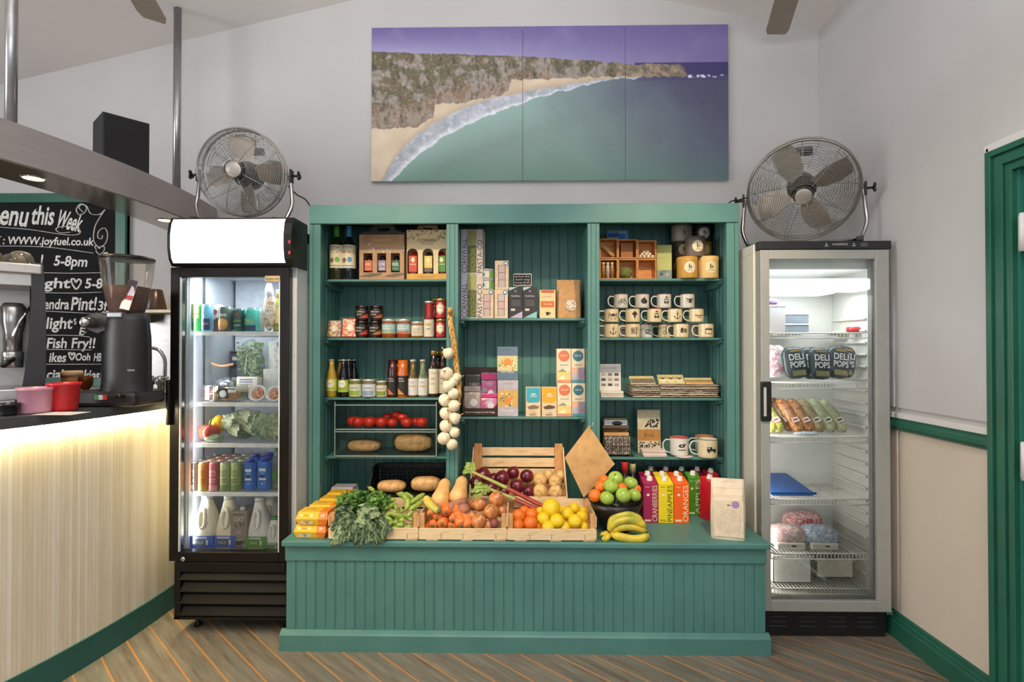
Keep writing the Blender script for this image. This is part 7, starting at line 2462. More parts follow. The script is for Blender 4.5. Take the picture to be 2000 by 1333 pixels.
def leaf_heap(name, lab, cat, ctr, rad, count, size, mat, seed, stems=None):
    t = thing(name, lab, cat, (ctr.x, ctr.y, ctr.z - rad[2] * .8))
    rl = random.Random(seed)
    mb = MB()
    for k in range(count):
        while True:
            q = V((rl.uniform(-1, 1), rl.uniform(-1, 1), rl.uniform(-1, 1)))
            if .45 < q.length < 1: break
        lump = 1 + .25 * noise.noise(q * 2.2 + V((seed, 0, 0)))
        p = V((q.x * rad[0], q.y * rad[1], q.z * rad[2])) * lump + V((0, 0, rad[2] * .8))
        s_ = size * rl.uniform(.6, 1.3)
        T = Matrix.Translation(p) @ Euler((rl.uniform(-1, 1.0) - .4, rl.uniform(-.8, .8), rl.uniform(0, 6.3))).to_matrix().to_4x4() @ Matrix.Scale(s_, 4)
        vs = [(0, -1, 0), (.35, -.5, .12), (.95, -.35, .3), (.55, 0, .15), (.8, .6, .3), (.25, .45, .1), (0, 1, .25), (-.25, .45, .1), (-.8, .6, .3), (-.55, 0, .15), (-.95, -.35, .3), (-.35, -.5, .12), (0, 0, 0)]
        mb.add(vs, [(12, i, (i + 1) % 12) for i in range(12)], mat, False, T)
    o = mb.build('foliage', t)
    mb = MB()
    for k in range(26):
        a = V((rl.uniform(-.3, .3) * rad[0], rl.uniform(-.3, .3) * rad[1], .01)); b_ = V((rl.uniform(-.9, .9) * rad[0], rl.uniform(-.9, .5) * rad[1], rad[2] * rl.uniform(.8, 1.7)))
        mb.tube([a, (a + b_) / 2 + V((0, 0, .01)), b_], .0012, M('7a9a4a', .5), 4)
    mb.build('stems', t)
    return t


leaf_heap('parsley_bunch', 'dark green curly parsley bunch behind the kale', 'parsley', at(690, 985, 2.50), (.085, .085, .058), 900, .0105, PAR, 3)
leaf_heap('parsley_bunch', 'mid green flat parsley bunch by the bean pods', 'parsley', at(739, 984, 2.50), (.062, .07, .048), 560, .0110, two_tone('parsley_b', ['3a6426', '5f8c38', '7aa44a'], 60, .6), 9)
# kale
KALE = two_tone('kale', ['3c5238', '5a7050', '6f8666', '4a6048'], 50, .6)
KALEL = two_tone('kale_light', ['6f8660', '8fa47c', 'a3b490'], 50, .6)
KST = M('a3ad7c', .5)
kb = thing('kale_bunch', 'ruffled grey green kale spilling over the front edge of the bench', 'kale', (X(700, 2.42), 2.42, ZT + .03))
ko = V(kb.location)
rk = random.Random(21)
kl = []
for (px0, py0, d0_, px1, py1, d1_, m) in ((688, 1012, 2.42, 650, 1066, 2.332, KALEL), (694, 1014, 2.41, 662, 1062, 2.332, KALEL), (690, 1004, 2.44, 648, 1036, 2.35, KALE), (686, 998, 2.46, 652, 1010, 2.38, KALE), (700, 1012, 2.41, 678, 1058, 2.335, KALE),
                                          (706, 1010, 2.41, 692, 1064, 2.332, KALE), (714, 1012, 2.41, 704, 1068, 2.330, KALE), (722, 1012, 2.41, 720, 1062, 2.332, KALE), (730, 1014, 2.41, 736, 1066, 2.330, KALE), (736, 1014, 2.41, 750, 1058, 2.335, KALE),
                                          (704, 1000, 2.44, 742, 1006, 2.365, KALEL), (700, 996, 2.45, 726, 996, 2.39, KALEL), (724, 1010, 2.41, 766, 1036, 2.345, KALE), (716, 1008, 2.42, 758, 1022, 2.36, KALE), (698, 1006, 2.43, 712, 1028, 2.35, KALEL),
                                          (690, 996, 2.46, 666, 992, 2.41, KALE), (690, 1008, 2.42, 672, 1034, 2.348, KALE), (704, 1008, 2.42, 730, 1036, 2.345, KALE), (684, 1000, 2.45, 678, 1014, 2.37, KALE)):
    mid_ = ((px0 + px1) / 2 + rk.uniform(-5, 5), py0 + (py1 - py0) * .36, d0_ + (d1_ - d0_) * .72)
    kl.append(([(px0, py0, d0_), mid_, ((px0 + 2.2 * px1) / 3.2, py0 + (py1 - py0) * .70, d1_ + .012), (px1, py1, d1_)], rk.uniform(.020, .027), m))
for j, (pts, w_, m) in enumerate(kl):
    mb = MB(); ruffled_leaf(mb, [at(*p) - ko for p in pts], w_, m, .85, 7, j + 1, .003, KST, (0, -1, .25)); mb.build('leaf', kb)

# ------------------------------------------------------------------ yellow boxes
YEL = M('e6b41e', .4, var=.04)
ORG = two_tone('orange_flowers', ['e0781c', 'e88a24', 'd8682a', 'ea9a3c'], 55, .42)
GRB = M('a9a7ad', .5)


def waffle_box(d, lvl, px0, px1, lab, yel=True):
    w_ = (px1 - px0) * PX(d)
    h = .0565
    xl, xr = px0, px1
    mb = MB()
    for a, b_, m in ((-.5, .20, YEL), (.20, .5, ORG)) if yel else ((-.5, .5, GRB),):
        rows = [(0, .43, .008), (h * .5, .5, 0), (h, .455, .016)]
        vs = []
        for zz, hw, iy in rows:
            xa = max(-hw, a) if a < -.4 else a; xb = min(hw, b_) if b_ > .4 else b_
            xa = -hw if a == -.5 else a; xb = hw if b_ == .5 else b_
            vs += [(xa * w_, iy, zz), (xb * w_, iy, zz), (xb * w_, .098 - iy * .5, zz), (xa * w_, .098 - iy * .5, zz)]
        fs = []
        for j in range(2):
            for i in range(4): fs.append((j * 4 + i, j * 4 + (i + 1) % 4, (j + 1) * 4 + (i + 1) % 4, (j + 1) * 4 + i))
        fs += [(3, 2, 1, 0), (8, 9, 10, 11)]
        mb.add(vs, fs, m)
    if yel:
        T = TR(0, .004, h * .25, R_(15)); 
        up = TR(0, .0078, h * .75, R_(-30.5)); lo = TR(0, .0036, h * .25, R_(16))
        W_ = M('f0d890', .5)
        mb.ell(-.34 * w_, 0, .007, .007, -.0008, W_, up); mb.ell(-.02 * w_, 0, .008, .007, -.0008, W_, up); mb.rect(-.18 * w_, 0, .02, .0022, -.0008, M('7a5a1c', .5), up); mb.ell(.33 * w_, 0, .010, .007, -.0008, M('e6b0a0', .5), up)
        mb.poly([(-.36 * w_, -.0008, -.010), (.02 * w_, -.0008, -.010), (.06 * w_, -.0008, .008), (-.36 * w_, -.0008, .008)], M('dcc9a8', .5), lo); mb.ell(-.15 * w_, -.003, .004, .003, -.0014, M('3a2a1c', .5), lo); mb.rect(-.15 * w_, .004, .028, .002, -.0014, M('6b5a44', .5), lo)
        mb.rect(-.15 * w_, .057, .05, .014, 0, M('d0a838', .5), TR(0, 0, h + .0006, R_(-90)) @ TR(0, 0, 0)); mb.text('WAFFLES', -.15 * w_, .057, .04, .006, -.0004, M('6b4a14', .5), TR(0, 0, h + .0008, R_(-90)))
    else:
        mb.text('FUDGE', 0, .045, .05, .012, 0, INK2, TR(0, 0, h + .0006, R_(-90)))
    o = mb.build('waffle_box' if yel else 'grey_box', None, (X((px0 + px1) / 2, d), d, ZT + .0006 + lvl * (h + .0006)), (0, 0, R_(-2)))
    return tag(o, lab, 'box')


place = ('foremost', 'second', 'third', 'rearmost')
for i, d in enumerate((2.372, 2.474, 2.576, 2.678)):
    xa = X(577, 2.372) + .004 * i
    sh = (.0, .006, .010, .006)[i]
    for lvl in (0, 1):
        off = .008 * lvl + sh
        p0 = 1018 + (xa + off) / PX(d); p1 = p0 + 64 * 2.372 / d
        waffle_box(d, lvl, p0, p1, '%s yellow and orange waffle box, %s layer of the double row' % (place[i], ('lower', 'upper')[lvl]))
waffle_box(2.79, 1, 644, 690, 'pale grey box at the far end of the yellow boxes', False)
waffle_box(2.79, 0, 644, 690, 'pale grey box underneath the other grey one', False)

# ------------------------------------------------------------------ black plastic crate with loaves
bx0, bx1 = X(716, 2.75), X(866, 2.75)
w_ = bx1 - bx0
t = thing('plastic_crate', 'black lattice plastic crate holding loaves under the lowest shelf', 'crate', ((bx0 + bx1) / 2, 2.74, ZT))
PLB = M('141313', .5, var=.2)
H = Z(906, 2.97) - ZT
mb = MB()
for sy in (0.225,):
    for k in range(9): mb.box(-w_ / 2, w_ / 2, sy, sy + .006, .01 + k * (H - .03) / 9, .01 + k * (H - .03) / 9 + .010, PLB)
    for k in range(19): mb.box(-w_ / 2 + k * w_ / 18.5, -w_ / 2 + k * w_ / 18.5 + .008, sy, sy + .006, 0, H, PLB)
    mb.box(-w_ / 2, w_ / 2, sy - .004, sy + .008, H - .022, H, PLB)
for xx in (-w_ / 2, w_ / 2 - .006):
    vs = [(xx, 0, 0), (xx, .23, 0), (xx, .23, H), (xx, .14, H), (xx, .02, .09), (xx, 0, .09)]
    mb.add(vs + [(a + .006, b, c) for a, b, c in vs], [(0, 1, 2, 3, 4, 5), (11, 10, 9, 8, 7, 6)] + [(i, 6 + i, 6 + (i + 1) % 6, (i + 1) % 6) for i in range(6)], PLB)
mb.box(-w_ / 2, w_ / 2, 0, .006, 0, .085, PLB); mb.box(-w_ / 2, w_ / 2, 0, .23, 0, .008, PLB); mb.box(-w_ / 2 + .006, w_ / 2 - .006, .006, .22, .075, .082, PLB)
mb.build('lattice_body', t)
bread(731, 790, 945, 970, ZT + .084, 2.775, 'bagged golden loaf in the black crate beside the parsley', 'loaves in the black crate', False, .11)
bread(797, 860, 938, 970, ZT + .084, 2.79, 'bagged darker loaf in the black crate beside the squash', 'loaves in the black crate', False, .11)

# ------------------------------------------------------------------ fruit bowl
d = 2.50
bc_ = at(1203, 978, d)
Rr = 51.5 * PX(d)
t = thing('fruit_bowl', 'wide black bowl of apples and oranges', 'bowl', (bc_.x, d, ZT))
H = bc_.z - ZT
BWL = M('191411', .35, var=.3)
mb = MB()
mb.lathe([(.0, .002), (Rr * .42, 0), (Rr * .44, .006), (Rr * .62, H * .32), (Rr * .86, H * .72), (Rr, H), (Rr * .97, H), (Rr * .83, H * .72), (Rr * .58, H * .34), (0, .016)], BWL, 36); mb.build('bowl_body', t)
for px, py, hw, dd in ((1202, 935.5, 14.5, 2.53), (1231.5, 945, 14, 2.53), (1193, 950.5, 14.5, 2.46), (1185.5, 974, 14, 2.42), (1217.5, 968, 15, 2.415), (1239, 968, 13, 2.45), (1222, 952, 12, 2.58)):
    fruit('green_apple', 'shiny green apple heaped in the black bowl', 'apple', px, py, hw, dd, APP, 'green apples in the bowl', .93, 0, .28, (rnd.uniform(-.5, .5), rnd.uniform(-.8, .1), .8), .10)
for px, py, hw, dd in ((1173.5, 952, 12.5, 2.50), (1162, 969, 12.5, 2.45), (1214, 955.5, 11, 2.49), (1243, 957, 9.5, 2.52), (1180, 940, 11, 2.55)):
    fruit('orange', 'orange heaped among the apples in the black bowl', 'orange', px, py, hw, dd, ORA, 'oranges in the bowl', .97, 0, None, (.2, -.8, .4), .05, part='peel')
# bananas
BAN = two_tone('banana', ['b9a82e', 'd0b838', '93982c', 'c9b440'], 7, .42)
BNE = M('4a3c1c', .7)


def banana(parent, pts, r):
    mb = MB()
    Q = smooth_path([at(*p) - V(parent.location) for p in pts], 7)
    n_ = len(Q)
    rr = [r * (.32 + .68 * min(1, (i / n_) / .2)) if i < n_ * .5 else r * (.35 + .65 * min(1, ((n_ - 1 - i) / n_) / .16)) for i in range(n_)]
    mb.tube(Q, rr, BAN, 7, flat=1.05)
    mb.tube([Q[-1], Q[-1] + (Q[-1] - Q[-2]).normalized() * .006], [r * .34, r * .2], BNE, 7)
    mb.build('banana', parent)


t = thing('banana_bunch', 'bunch of yellow green bananas lying on the bench in front of the bowl', 'bananas', (X(1215, 2.36), 2.36, ZT))
for pts, r in (([(1188, 1036, 2.385), (1197, 1016, 2.395), (1222, 1006, 2.395), (1243, 1012, 2.395), (1255, 1022, 2.39)], .0170), ([(1189, 1038, 2.385), (1203, 1022, 2.385), (1228, 1016, 2.385), (1249, 1022, 2.385), (1260, 1032, 2.385)], .0175),
               ([(1190, 1041, 2.395), (1207, 1032, 2.39), (1230, 1029, 2.39), (1250, 1032, 2.39), (1262, 1039, 2.39)], .0175), ([(1192, 1045, 2.385), (1208, 1049, 2.372), (1232, 1054, 2.368), (1254, 1053, 2.368), (1268, 1046, 2.372)], .0185),
               ([(1190, 1043, 2.385), (1187, 1050, 2.375), (1184, 1053, 2.372), (1180, 1053, 2.372), (1177, 1049, 2.375)], .0135), ([(1188, 1040, 2.40), (1182, 1044, 2.39), (1177, 1045, 2.388), (1173, 1042, 2.39)], .0125)):
    banana(t, pts, r)
mb = MB(); c = at(1190, 1040, 2.40) - V(t.location); mb.blob(c, (.012, .014, .010), M('6f6428', .6), 10, 8); mb.build('crown', t)

# ------------------------------------------------------------------ juice cartons and bottles
def juice(a, b_, d, col, word, wcol, lab, rz=0.0, H=.205, side=None):
    w_ = (b_ - a) * PX(d)
    t = thing('juice_carton', lab, 'carton', (X((a + b_) / 2, d), d, ZT), R_(rz))
    m = M(col, .4, var=.03)
    mb = MB()
    dep = w_ * 1.0
    hs = H - .018
    vs = [(-w_ / 2, 0, 0), (w_ / 2, 0, 0), (w_ / 2, dep, 0), (-w_ / 2, dep, 0), (-w_ / 2, 0, hs), (w_ / 2, 0, hs), (w_ / 2, dep, H), (-w_ / 2, dep, H)]
    mb.add(vs, [(3, 2, 1, 0), (0, 1, 5, 4), (1, 2, 6, 5), (2, 3, 7, 6), (3, 0, 4, 7), (4, 5, 6, 7)], m)
    mb.rect(0, hs - .004, w_ * .98, .004, -.0004, M('8a8078', .5)) if False else None
    wc = M(wcol, .45)
    if word:
        mb.text(word, w_ * .27, hs * .50, hs * .93, w_ * .34, -.0006, wc, None, PI / 2)
        mb.rect(-w_ * .18, hs * .72, w_ * .18, hs * .055, -.0006, M('e6ddd8', .5)); mb.rect(-w_ * .2, hs * .06, w_ * .42, hs * .05, -.0006, wc if wcol != '3a3a1c' else M('b8a81c', .5)); mb.rect(-w_ * .22, hs * .92, w_ * .3, hs * .012, -.0006, wc)
    mb.build('carton_body', t)
    sl = math.atan2(.018, dep)
    mb = MB(); T = TR(w_ * .04, dep * .55, hs + .018 * .55, sl)
    mb.lathe([(.0150, 0), (.0150, .004), (.0125, .005), (.0125, .017), (.011, .019), (0, .019)], M('dfdcd6', .4), 16, T); mb.build('screw_cap', t)


for a, b_, d, col, wd, wc, lab, rz in ((1256, 1284.5, 2.615, '9e1c50', 'CRANBERRIES', 'e0c9b4', 'magenta juice carton reading CRANBERRIES at the front', 0), (1285.5, 1314, 2.615, 'e2cf1c', 'PINEAPPLES', '3a3a1c', 'yellow juice carton reading PINEAPPLES at the front', 0), (1315.5, 1344.5, 2.615, 'e85f14', 'ORANGES', 'f0d8b0', 'orange juice carton reading ORANGES at the front', 0),
                                    (1343, 1367.5, 2.735, '4c8a28', 'APPLES', 'd9e0b4', 'green juice carton reading APPLES set back beside the oranges one', 0),
                                    (1252.5, 1279.5, 2.72, '7d1640', '', 'e0c9b4', 'dark magenta juice carton behind the CRANBERRIES carton', 0), (1281, 1308, 2.72, 'd6c21c', '', '3a3a1c', 'yellow juice carton behind the PINEAPPLES carton', 0), (1310, 1336, 2.72, 'd8541a', '', 'f0d8b0', 'orange juice carton behind the ORANGES carton', 0),
                                    (1260, 1285, 2.835, '6b6a24', '', 'e0c9b4', 'olive green juice carton at the rear behind the magenta ones', 0), (1290, 1314, 2.835, '7a1c2c', '', 'e0c9b4', 'crimson juice carton at the rear behind the yellow ones', 0), (1321, 1345, 2.835, '2f5a2c', '', 'e0c9b4', 'dark green juice carton at the rear behind the orange ones', 0), (1352, 1376, 2.835, '6b1428', '', 'e0c9b4', 'dark crimson juice carton at the rear behind the APPLES carton', 0)):
    juice(a, b_, d, col, wd, wc, lab, rz)
juice(1383, 1408, 2.66, 'c8202c', 'CHERRIES', '7a1018', 'scarlet juice carton turned towards the others beside the paper bags', 34)
juice(1381, 1403, 2.80, 'b01c28', '', '7a1018', 'scarlet juice carton directly behind the turned one', 8)
WB = [(.9, 0), (1, .02), (1, .60), (.85, .68), (.42, .78), (.38, .82), (.38, 1)]
vessel('wine_bottle', 'dark bottle with red capsule standing behind the fruit bowl', 'bottle', 1219.5, 14.5, 902, ZT, 2.72, WB, M('1a1c14', .1, coat=.6), (.44, .80, 1.0, M('c8342a', .35)), None)
vessel('wine_bottle', 'dark bottle with cream floral neck behind the fruit bowl', 'bottle', 1235, 14, 905, ZT, 2.80, WB, M('17161a', .1, coat=.6), (.43, .80, 1.0, two_tone('floral', ['1c1c1c', 'd8cf8a', '2a2a20'], 120, .4)), None)
# ------------------------------------------------------------------ paper coffee bags at the end of the bench
OFFW = two_tone('cream_paper', ['d8c6ac', 'e2d3bc', 'd0bca0'], 7, .7)


def bagprint(mb, w_, H, y):
    yy = -.0035
    mb.rect(0, .36 * H, .86 * w_, .60 * H, yy, M('dccbb2', .6)); mb.ell(.20 * w_, .60 * H, .115 * w_, .115 * w_, yy - .0008, M('9a86a8', .6)); mb.rect(0, .585 * H, .09 * w_, .018 * H, yy - .0008, M('4a3c34', .6))
    D = M('8a7f70', .7)
    for k in range(5):
        n_ = 8 + 6 * k
        for i in range(n_):
            a = 2 * PI * i / n_ + k * .3
            r_ = (.10 + .066 * k) * w_
            mb.ell(-.02 * w_ + r_ * math.cos(a), .31 * H + r_ * math.sin(a), .013 * w_, .013 * w_, yy - .0008, D, None, 6)
    for q in (.74, .85): mb.rect(0, q * H, .94 * w_, .004 * H, .018 if q > .8 else .008, M('b8a68c', .7))


pouch('coffee_bag', 'cream paper coffee bag with lilac dot and round pattern at the bench end', 'bag', 1391, 1453, 938, ZT, 2.385, .075, OFFW, bagprint, None, R_(-13), tilt=R_(-2))
pouch('coffee_bag', 'cream paper coffee bag standing behind the lilac dotted one', 'bag', 1392, 1454, 942, ZT, 2.485, .075, OFFW, None, None, R_(-11))
# ------------------------------------------------------------------ hanging kraft bag
d = 2.60
cn = [at(1149.5, 833, d), at(1201, 907, d - .012), at(1140, 973, d - .004), at(1103, 895, d)]
hk = at(1157, 830, 2.632)
t = thing('kraft_bag', 'empty tan kraft bag hung by one corner from the shelf divider', 'bag', (hk.x, 2.61, hk.z))
o_ = V(t.location)
mb = MB()
n_ = 14
for sgn, off in ((-1, -.004), (1, .004)):
    vs, fs = [], []
    for j in range(n_ + 1):
        for i in range(n_ + 1):
            u, v = i / n_, j / n_
            p = cn[0] * (1 - u) * (1 - v) + cn[1] * u * (1 - v) + cn[2] * u * v + cn[3] * (1 - u) * v
            b_ = math.sin(PI * u) * math.sin(PI * v)
            rip = .003 * noise.noise(V((u * 3, v * 3, 4))) + .0025 * math.sin(u * 9 + v * 4) * b_
            edgep = .003 * math.sin(u * PI * 2) * (1 - v) 
            vs.append(p - o_ + V((0, sgn * .010 * b_ + rip + sgn * .0012, edgep)))
    for j in range(n_):
        for i in range(n_):
            q = (j * (n_ + 1) + i, j * (n_ + 1) + i + 1, (j + 1) * (n_ + 1) + i + 1, (j + 1) * (n_ + 1) + i)
            fs.append(q if sgn > 0 else tuple(reversed(q)))
    mb.add(vs, fs, two_tone('kraft_cloth', ['b8905a', 'c49c66', 'ae8450'], 14, .8, bump=.1), True)
mb.build('bag_body', t)
mb = MB(); mb.tube(smooth_path([cn[0] - o_, (cn[0] + hk) / 2 - o_ + V((.006, 0, -.006)), hk - o_], 6), .0012, M('d8cfc0', .7), 5); mb.build('string', t)
mb = MB(); mb.tube([hk - o_ + V((0, .003, 0)), hk - o_ + V((0, -.006, 0)), hk - o_ + V((0, -.010, .008))], .0022, M('d6d2c8', .35), 7); mb.build('hook', t)
# ------------------------------------------------------------------ inside the black fridge
CLEARB = clear('fafcfb', .5, .08, opacity=.05)
ALUM = M('c3c4c4', .25, .8)


def can(name, lab, px, hw, yt, zb, d, col, prints=None, group=None, neck=True):
    Rr = hw * PX(d); H = Z(yt, d) - zb
    t = thing(name, lab, 'can', (X(px, d), d, zb), 0, group)
    mb = MB(); mb.lathe([(Rr * .86, 0), (Rr, .008), (Rr, H - .012), (Rr * .9, H - .003)], M(col, .35, .15, var=.06), 20)
    if prints: prints(mb, Rr, H, bend(Rr + .0008))
    mb.build('can_body', t)
    mb = MB(); mb.lathe([(Rr * .9, H - .003), (Rr * .92, H), (Rr * .86, H), (Rr * .84, H - .004), (0, H - .004)], ALUM, 20, None, False, False); mb.build('can_top', t)
    return t


z = 1.4115
lime = M('b9c94a', .5); WHT = M('e2e2dc', .5); NAVY = M('1f2a5a', .5)
can('drink_can', 'tall green and lime craft drink can at the end of the top fridge shelf', 383, 11.5, 594, z, 2.575, '2f8a34', lambda mb, R, H, T: (mb.rect(0, .82 * H, 1.9 * R, .34 * H, 0, M('c3cc7a', .5), T), mb.rect(0, .55 * H, 1.9 * R, .14 * H, -.0001, lime, T), mb.text('CRIST', 0, .76 * H, 1.3 * R, .05 * H, -.0004, INK2, T), mb.text('SF', 0, .40 * H, 1.2 * R, .16 * H, -.0004, WHT, T)))
can('drink_can', 'brown topped drink can stacked behind the green and lime one', 384, 11, 578, z, 2.70, '4a3a34', None)
can('drink_can', 'sky blue drink can with navy panel on the top fridge shelf', 405, 10.5, 595, z, 2.575, '6fb4cf', lambda mb, R, H, T: (mb.rect(.2 * R, .26 * H, 1.4 * R, .42 * H, 0, NAVY, T), mb.text('S', -.3 * R, .72 * H, .6 * R, .14 * H, -.0004, M('2f6f8f', .5), T), mb.text('COLD', .2 * R, .28 * H, 1.0 * R, .07 * H, -.0004, WHT, T)))
can('drink_can', 'pale can with cherry picture partly hidden by the burger can', 427, 10.5, 595, z, 2.66, 'b9a49a', lambda mb, R, H, T: (mb.ell(-.2 * R, .72 * H, .5 * R, .1 * H, 0, M('7a1c28', .5), T), mb.rect(0, .25 * H, 1.9 * R, .5 * H, 0, M('3a1c1c', .5), T), mb.text('CAR', -.4 * R, .48 * H, .8 * R, .08 * H, -.0004, WHT, T)))
can('food_tin', 'grey green tin with a burger bun picture on the top fridge shelf', 441, 13.5, 600, z, 2.575, '4f6458', lambda mb, R, H, T: (mb.ell(-.1 * R, .30 * H, .9 * R, .24 * H, 0, M('c98a3c', .5), T), mb.ell(-.1 * R, .36 * H, .75 * R, .14 * H, -.0003, M('dba85a', .5), T), mb.rect(.1 * R, .66 * H, .9 * R, .10 * H, 0, WHT, T), mb.text('BUN', .1 * R, .66 * H, .6 * R, .06 * H, -.0004, INK, T)))
can('food_tin', 'dark teal tin with lime zigzag on the top fridge shelf', 468, 11.5, 603, z, 2.585, '2f5654', lambda mb, R, H, T: (mb.ell(0, .72 * H, .4 * R, .08 * H, 0, M('8a4a3c', .5), T), [mb.poly([(q * R, 0, .40 * H), ((q + .2) * R, 0, .52 * H), ((q + .4) * R, 0, .40 * H), ((q + .2) * R, 0, .46 * H)], lime, T) for q in (-.9, -.5, -.1, .3)], mb.rect(0, .26 * H, 1.2 * R, .06 * H, 0, M('8fa89a', .5), T)))
can('food_tin', 'bright turquoise tin with yellow lettering on the top fridge shelf', 492, 13.5, 602, z, 2.58, '4fb8a8', lambda mb, R, H, T: (mb.text('CHILLI', 0, .42 * H, 1.5 * R, .18 * H, 0, M('d9d04a', .5), T), mb.rect(0, .14 * H, 1.95 * R, .22 * H, 0, M('2a3f5a', .5), T), mb.ell(-.7 * R, .64 * H, .3 * R, .1 * H, 0, M('3f6a4a', .5), T)))
can('drink_can', 'pale can standing behind the turquoise tin', 507, 9, 604, z, 2.72, '7a8078', None)
mb = MB(); w_ = 30 * PX(2.58); H = Z(553, 2.58) - z
foil = two_tone('brown_foil', ['6b4a34', 'b3987c', 'd8cfc4', '54382a'], 45, .3)
t = thing('foil_sweet_bag', 'tall crumpled brown and white sweet packet on the top fridge shelf', 'packet', (X(522, 2.585), 2.585, z))
mb.blob((0, .02, H * .43), (w_ * .42, .018, H * .41), foil, 20, 14, lambda q: 1 + .16 * noise.noise(q * 4)); mb.blob((0, .018, H * .82), (w_ * .28, .012, H * .19), M('d2cdd2', .35, var=.2), 14, 10, lambda q: 1 + .2 * noise.noise(q * 3)); mb.build('packet_body', t)
mb = MB(); mb.rect(.1 * w_, .42 * H, .5 * w_, .12 * H, -.004, WHT); mb.text('FRY', .1 * w_, .42 * H, .4 * w_, .07 * H, -.0046, INK); mb.build('label', t)
vessel('oil_bottle', 'yellow green bottle at the hinge end of the top fridge shelf', 'bottle', 543, 9, 566, z, 2.63, BOT, M('8a8a3a', .15, coat=.5), (.4, .8, 1, M('d8c070', .4)), (.2, .6, M('c9b36a', .5), PI * .6))

# second shelf
z = 1.0715
t = thing('salad_bag', 'clear bag of green herbs standing on the second fridge shelf', 'salad bag', (X(490, 2.80), 2.80, z))
mb = MB(); rl = random.Random(4)
w_, H = 54 * PX(2.8), Z(664, 2.8) - z
for k in range(420):
    p = V((rl.uniform(-.42, .42) * w_, rl.uniform(-.03, .03), rl.uniform(.02, .95) * H))
    T = Matrix.Translation(p) @ Euler((rl.uniform(0, 6), rl.uniform(0, 6), rl.uniform(0, 6))).to_matrix().to_4x4() @ Matrix.Scale(.013, 4)
    mb.add([(0, -1, 0), (.5, 0, .1), (0, 1, 0), (-.5, 0, .1)], [(0, 1, 2, 3)], two_tone('herb', ['5a7a3c', '7f9a55', '9ab06c', '46642e'], 40, .6), False, T)
o = mb.build('herbs', t)
mb = MB(); mb.blob((0, 0, H * .52), (w_ * .5, .045, H * .48), CLEARB, 20, 14, lambda q: 1 + .1 * noise.noise(q * 3)); mb.build('clear_bag', t)
for px0, px1, yt, lab, zz in ((448, 481, 716, 'dark lidded deli tub in the shade of the second fridge shelf, lower', 0), (449, 480, 687, 'dark lidded deli tub in the shade of the second fridge shelf, upper', 1)):
    d = 2.86
    zb_ = z if not zz else Z(716, d) + .001
    w_ = (px1 - px0) * PX(d); H = Z(yt, d) - zb_
    t = thing('deli_tub', lab, 'tub', (X((px0 + px1) / 2, d), d, zb_))
    mb = MB(); mb.box(-w_ / 2, w_ / 2, 0, .04, 0, H - .008, M('2a2f3c', .4), .006); mb.rect(-.1 * w_, H * .5, .5 * w_, .25 * H, -.0008, M('9aa48a', .5)); mb.build('tub_body', t)
    mb = MB(); mb.box(-w_ * .53, w_ * .53, -.003, .043, H - .008, H, M('1a1c22', .4), .002); mb.build('lid', t)
t = thing('foil_parcel', 'crumpled silver foil parcel on the second fridge shelf', 'foil parcel', (X(440, 2.70), 2.70, z + .038))
mb = MB(); mb.blob((0, 0, .034), (.052, .04, .036), M('b9bec8', .22, .85, var=.2), 30, 20, lambda q: 1 + .22 * noise.noise(q * 4.5) + .1 * noise.noise(q * 11)); mb.build('foil', t)
d = 2.66
w_ = 42 * PX(d)
mb = MB(); T = TR(0, 0, 0, R_(-8)); mb.box(-w_ / 2, w_ / 2, 0, .05, 0, .075, M('d6cdbd', .5), .003, T)
for k in range(3): mb.rect(-.04 * w_, .060 - .012 * k, .62 * w_, .005, -.0008, M('3f62a0' if k < 2 else '9a9a9a', .5), T)
mb.rect(.05 * w_, .018, .55 * w_, .022, -.0008, M('c9bda4', .5), T)
tag(mb.build('cream_box', None, (X(481, d), d, z + .042)), 'cream box with blue lettering on the second fridge shelf', 'box')
mb = MB(); mb.tube(smooth_path([at(413, 710, 2.70), at(428, 715, 2.70), at(440, 715, 2.70), at(456, 712, 2.71)], 5), [.006] * 8 + [.0065] * 8, M('b98a5c', .6), 8)
tag(mb.build('cheese_straw'), 'thin baked stick poking over the foil parcel', 'snack')


def tray(px0, px1, yt, d, fillmat, lab, dep=.10, extra=None, yb=789):
    w_ = (px1 - px0) * PX(d); H = (yb - yt) * PX(d)
    t = thing('food_tray', lab, 'food tray', (X((px0 + px1) / 2, d), d, z))
    mb = MB(); mb.box(-w_ / 2, w_ / 2, 0, dep, 0, H, clear('f2f2ee', .9, .05, opacity=.05), .006); mb.build('clear_tray', t)
    mb = MB()
    if extra: extra(mb, w_, H, dep)
    else: mb.blob((0, dep / 2, H * .45), (w_ * .42, dep * .42, H * .40), fillmat, 20, 12, lambda q: 1 + .12 * noise.noise(q * 4))
    mb.build('filling', t)


MEAT = two_tone('cured_meat', ['6b2a24', '8a3c30', '54201c', '9a5244'], 60, .45)
tray(393, 425, 757, 2.60, MEAT, 'clear tray of dark cured meat at the rail end of the second fridge shelf')
tray(415, 470, 757, 2.565, two_tone('ham', ['c99a5c', 'b07a44', 'd8b070'], 40, .5), 'clear tray of sliced meat with black and white label on the second fridge shelf', .08, lambda mb, w_, H, dep: (mb.blob((-.05 * w_, dep / 2, H * .38), (w_ * .44, dep * .40, H * .34), two_tone('ham', ['c99a5c', 'b07a44'], 40, .5), 18, 10), mb.rect(-.12 * w_, .52 * H, .36 * w_, .62 * H, -.001, M('2a2826', .5)), mb.ell(-.12 * w_, .5 * H, .13 * w_, .22 * H, -.0016, WHT), mb.rect(.2 * w_, .75 * H, .32 * w_, .34 * H, -.001, WHT), mb.rect(.2 * w_, .8 * H, .26 * w_, .06 * H, -.0016, INK)))
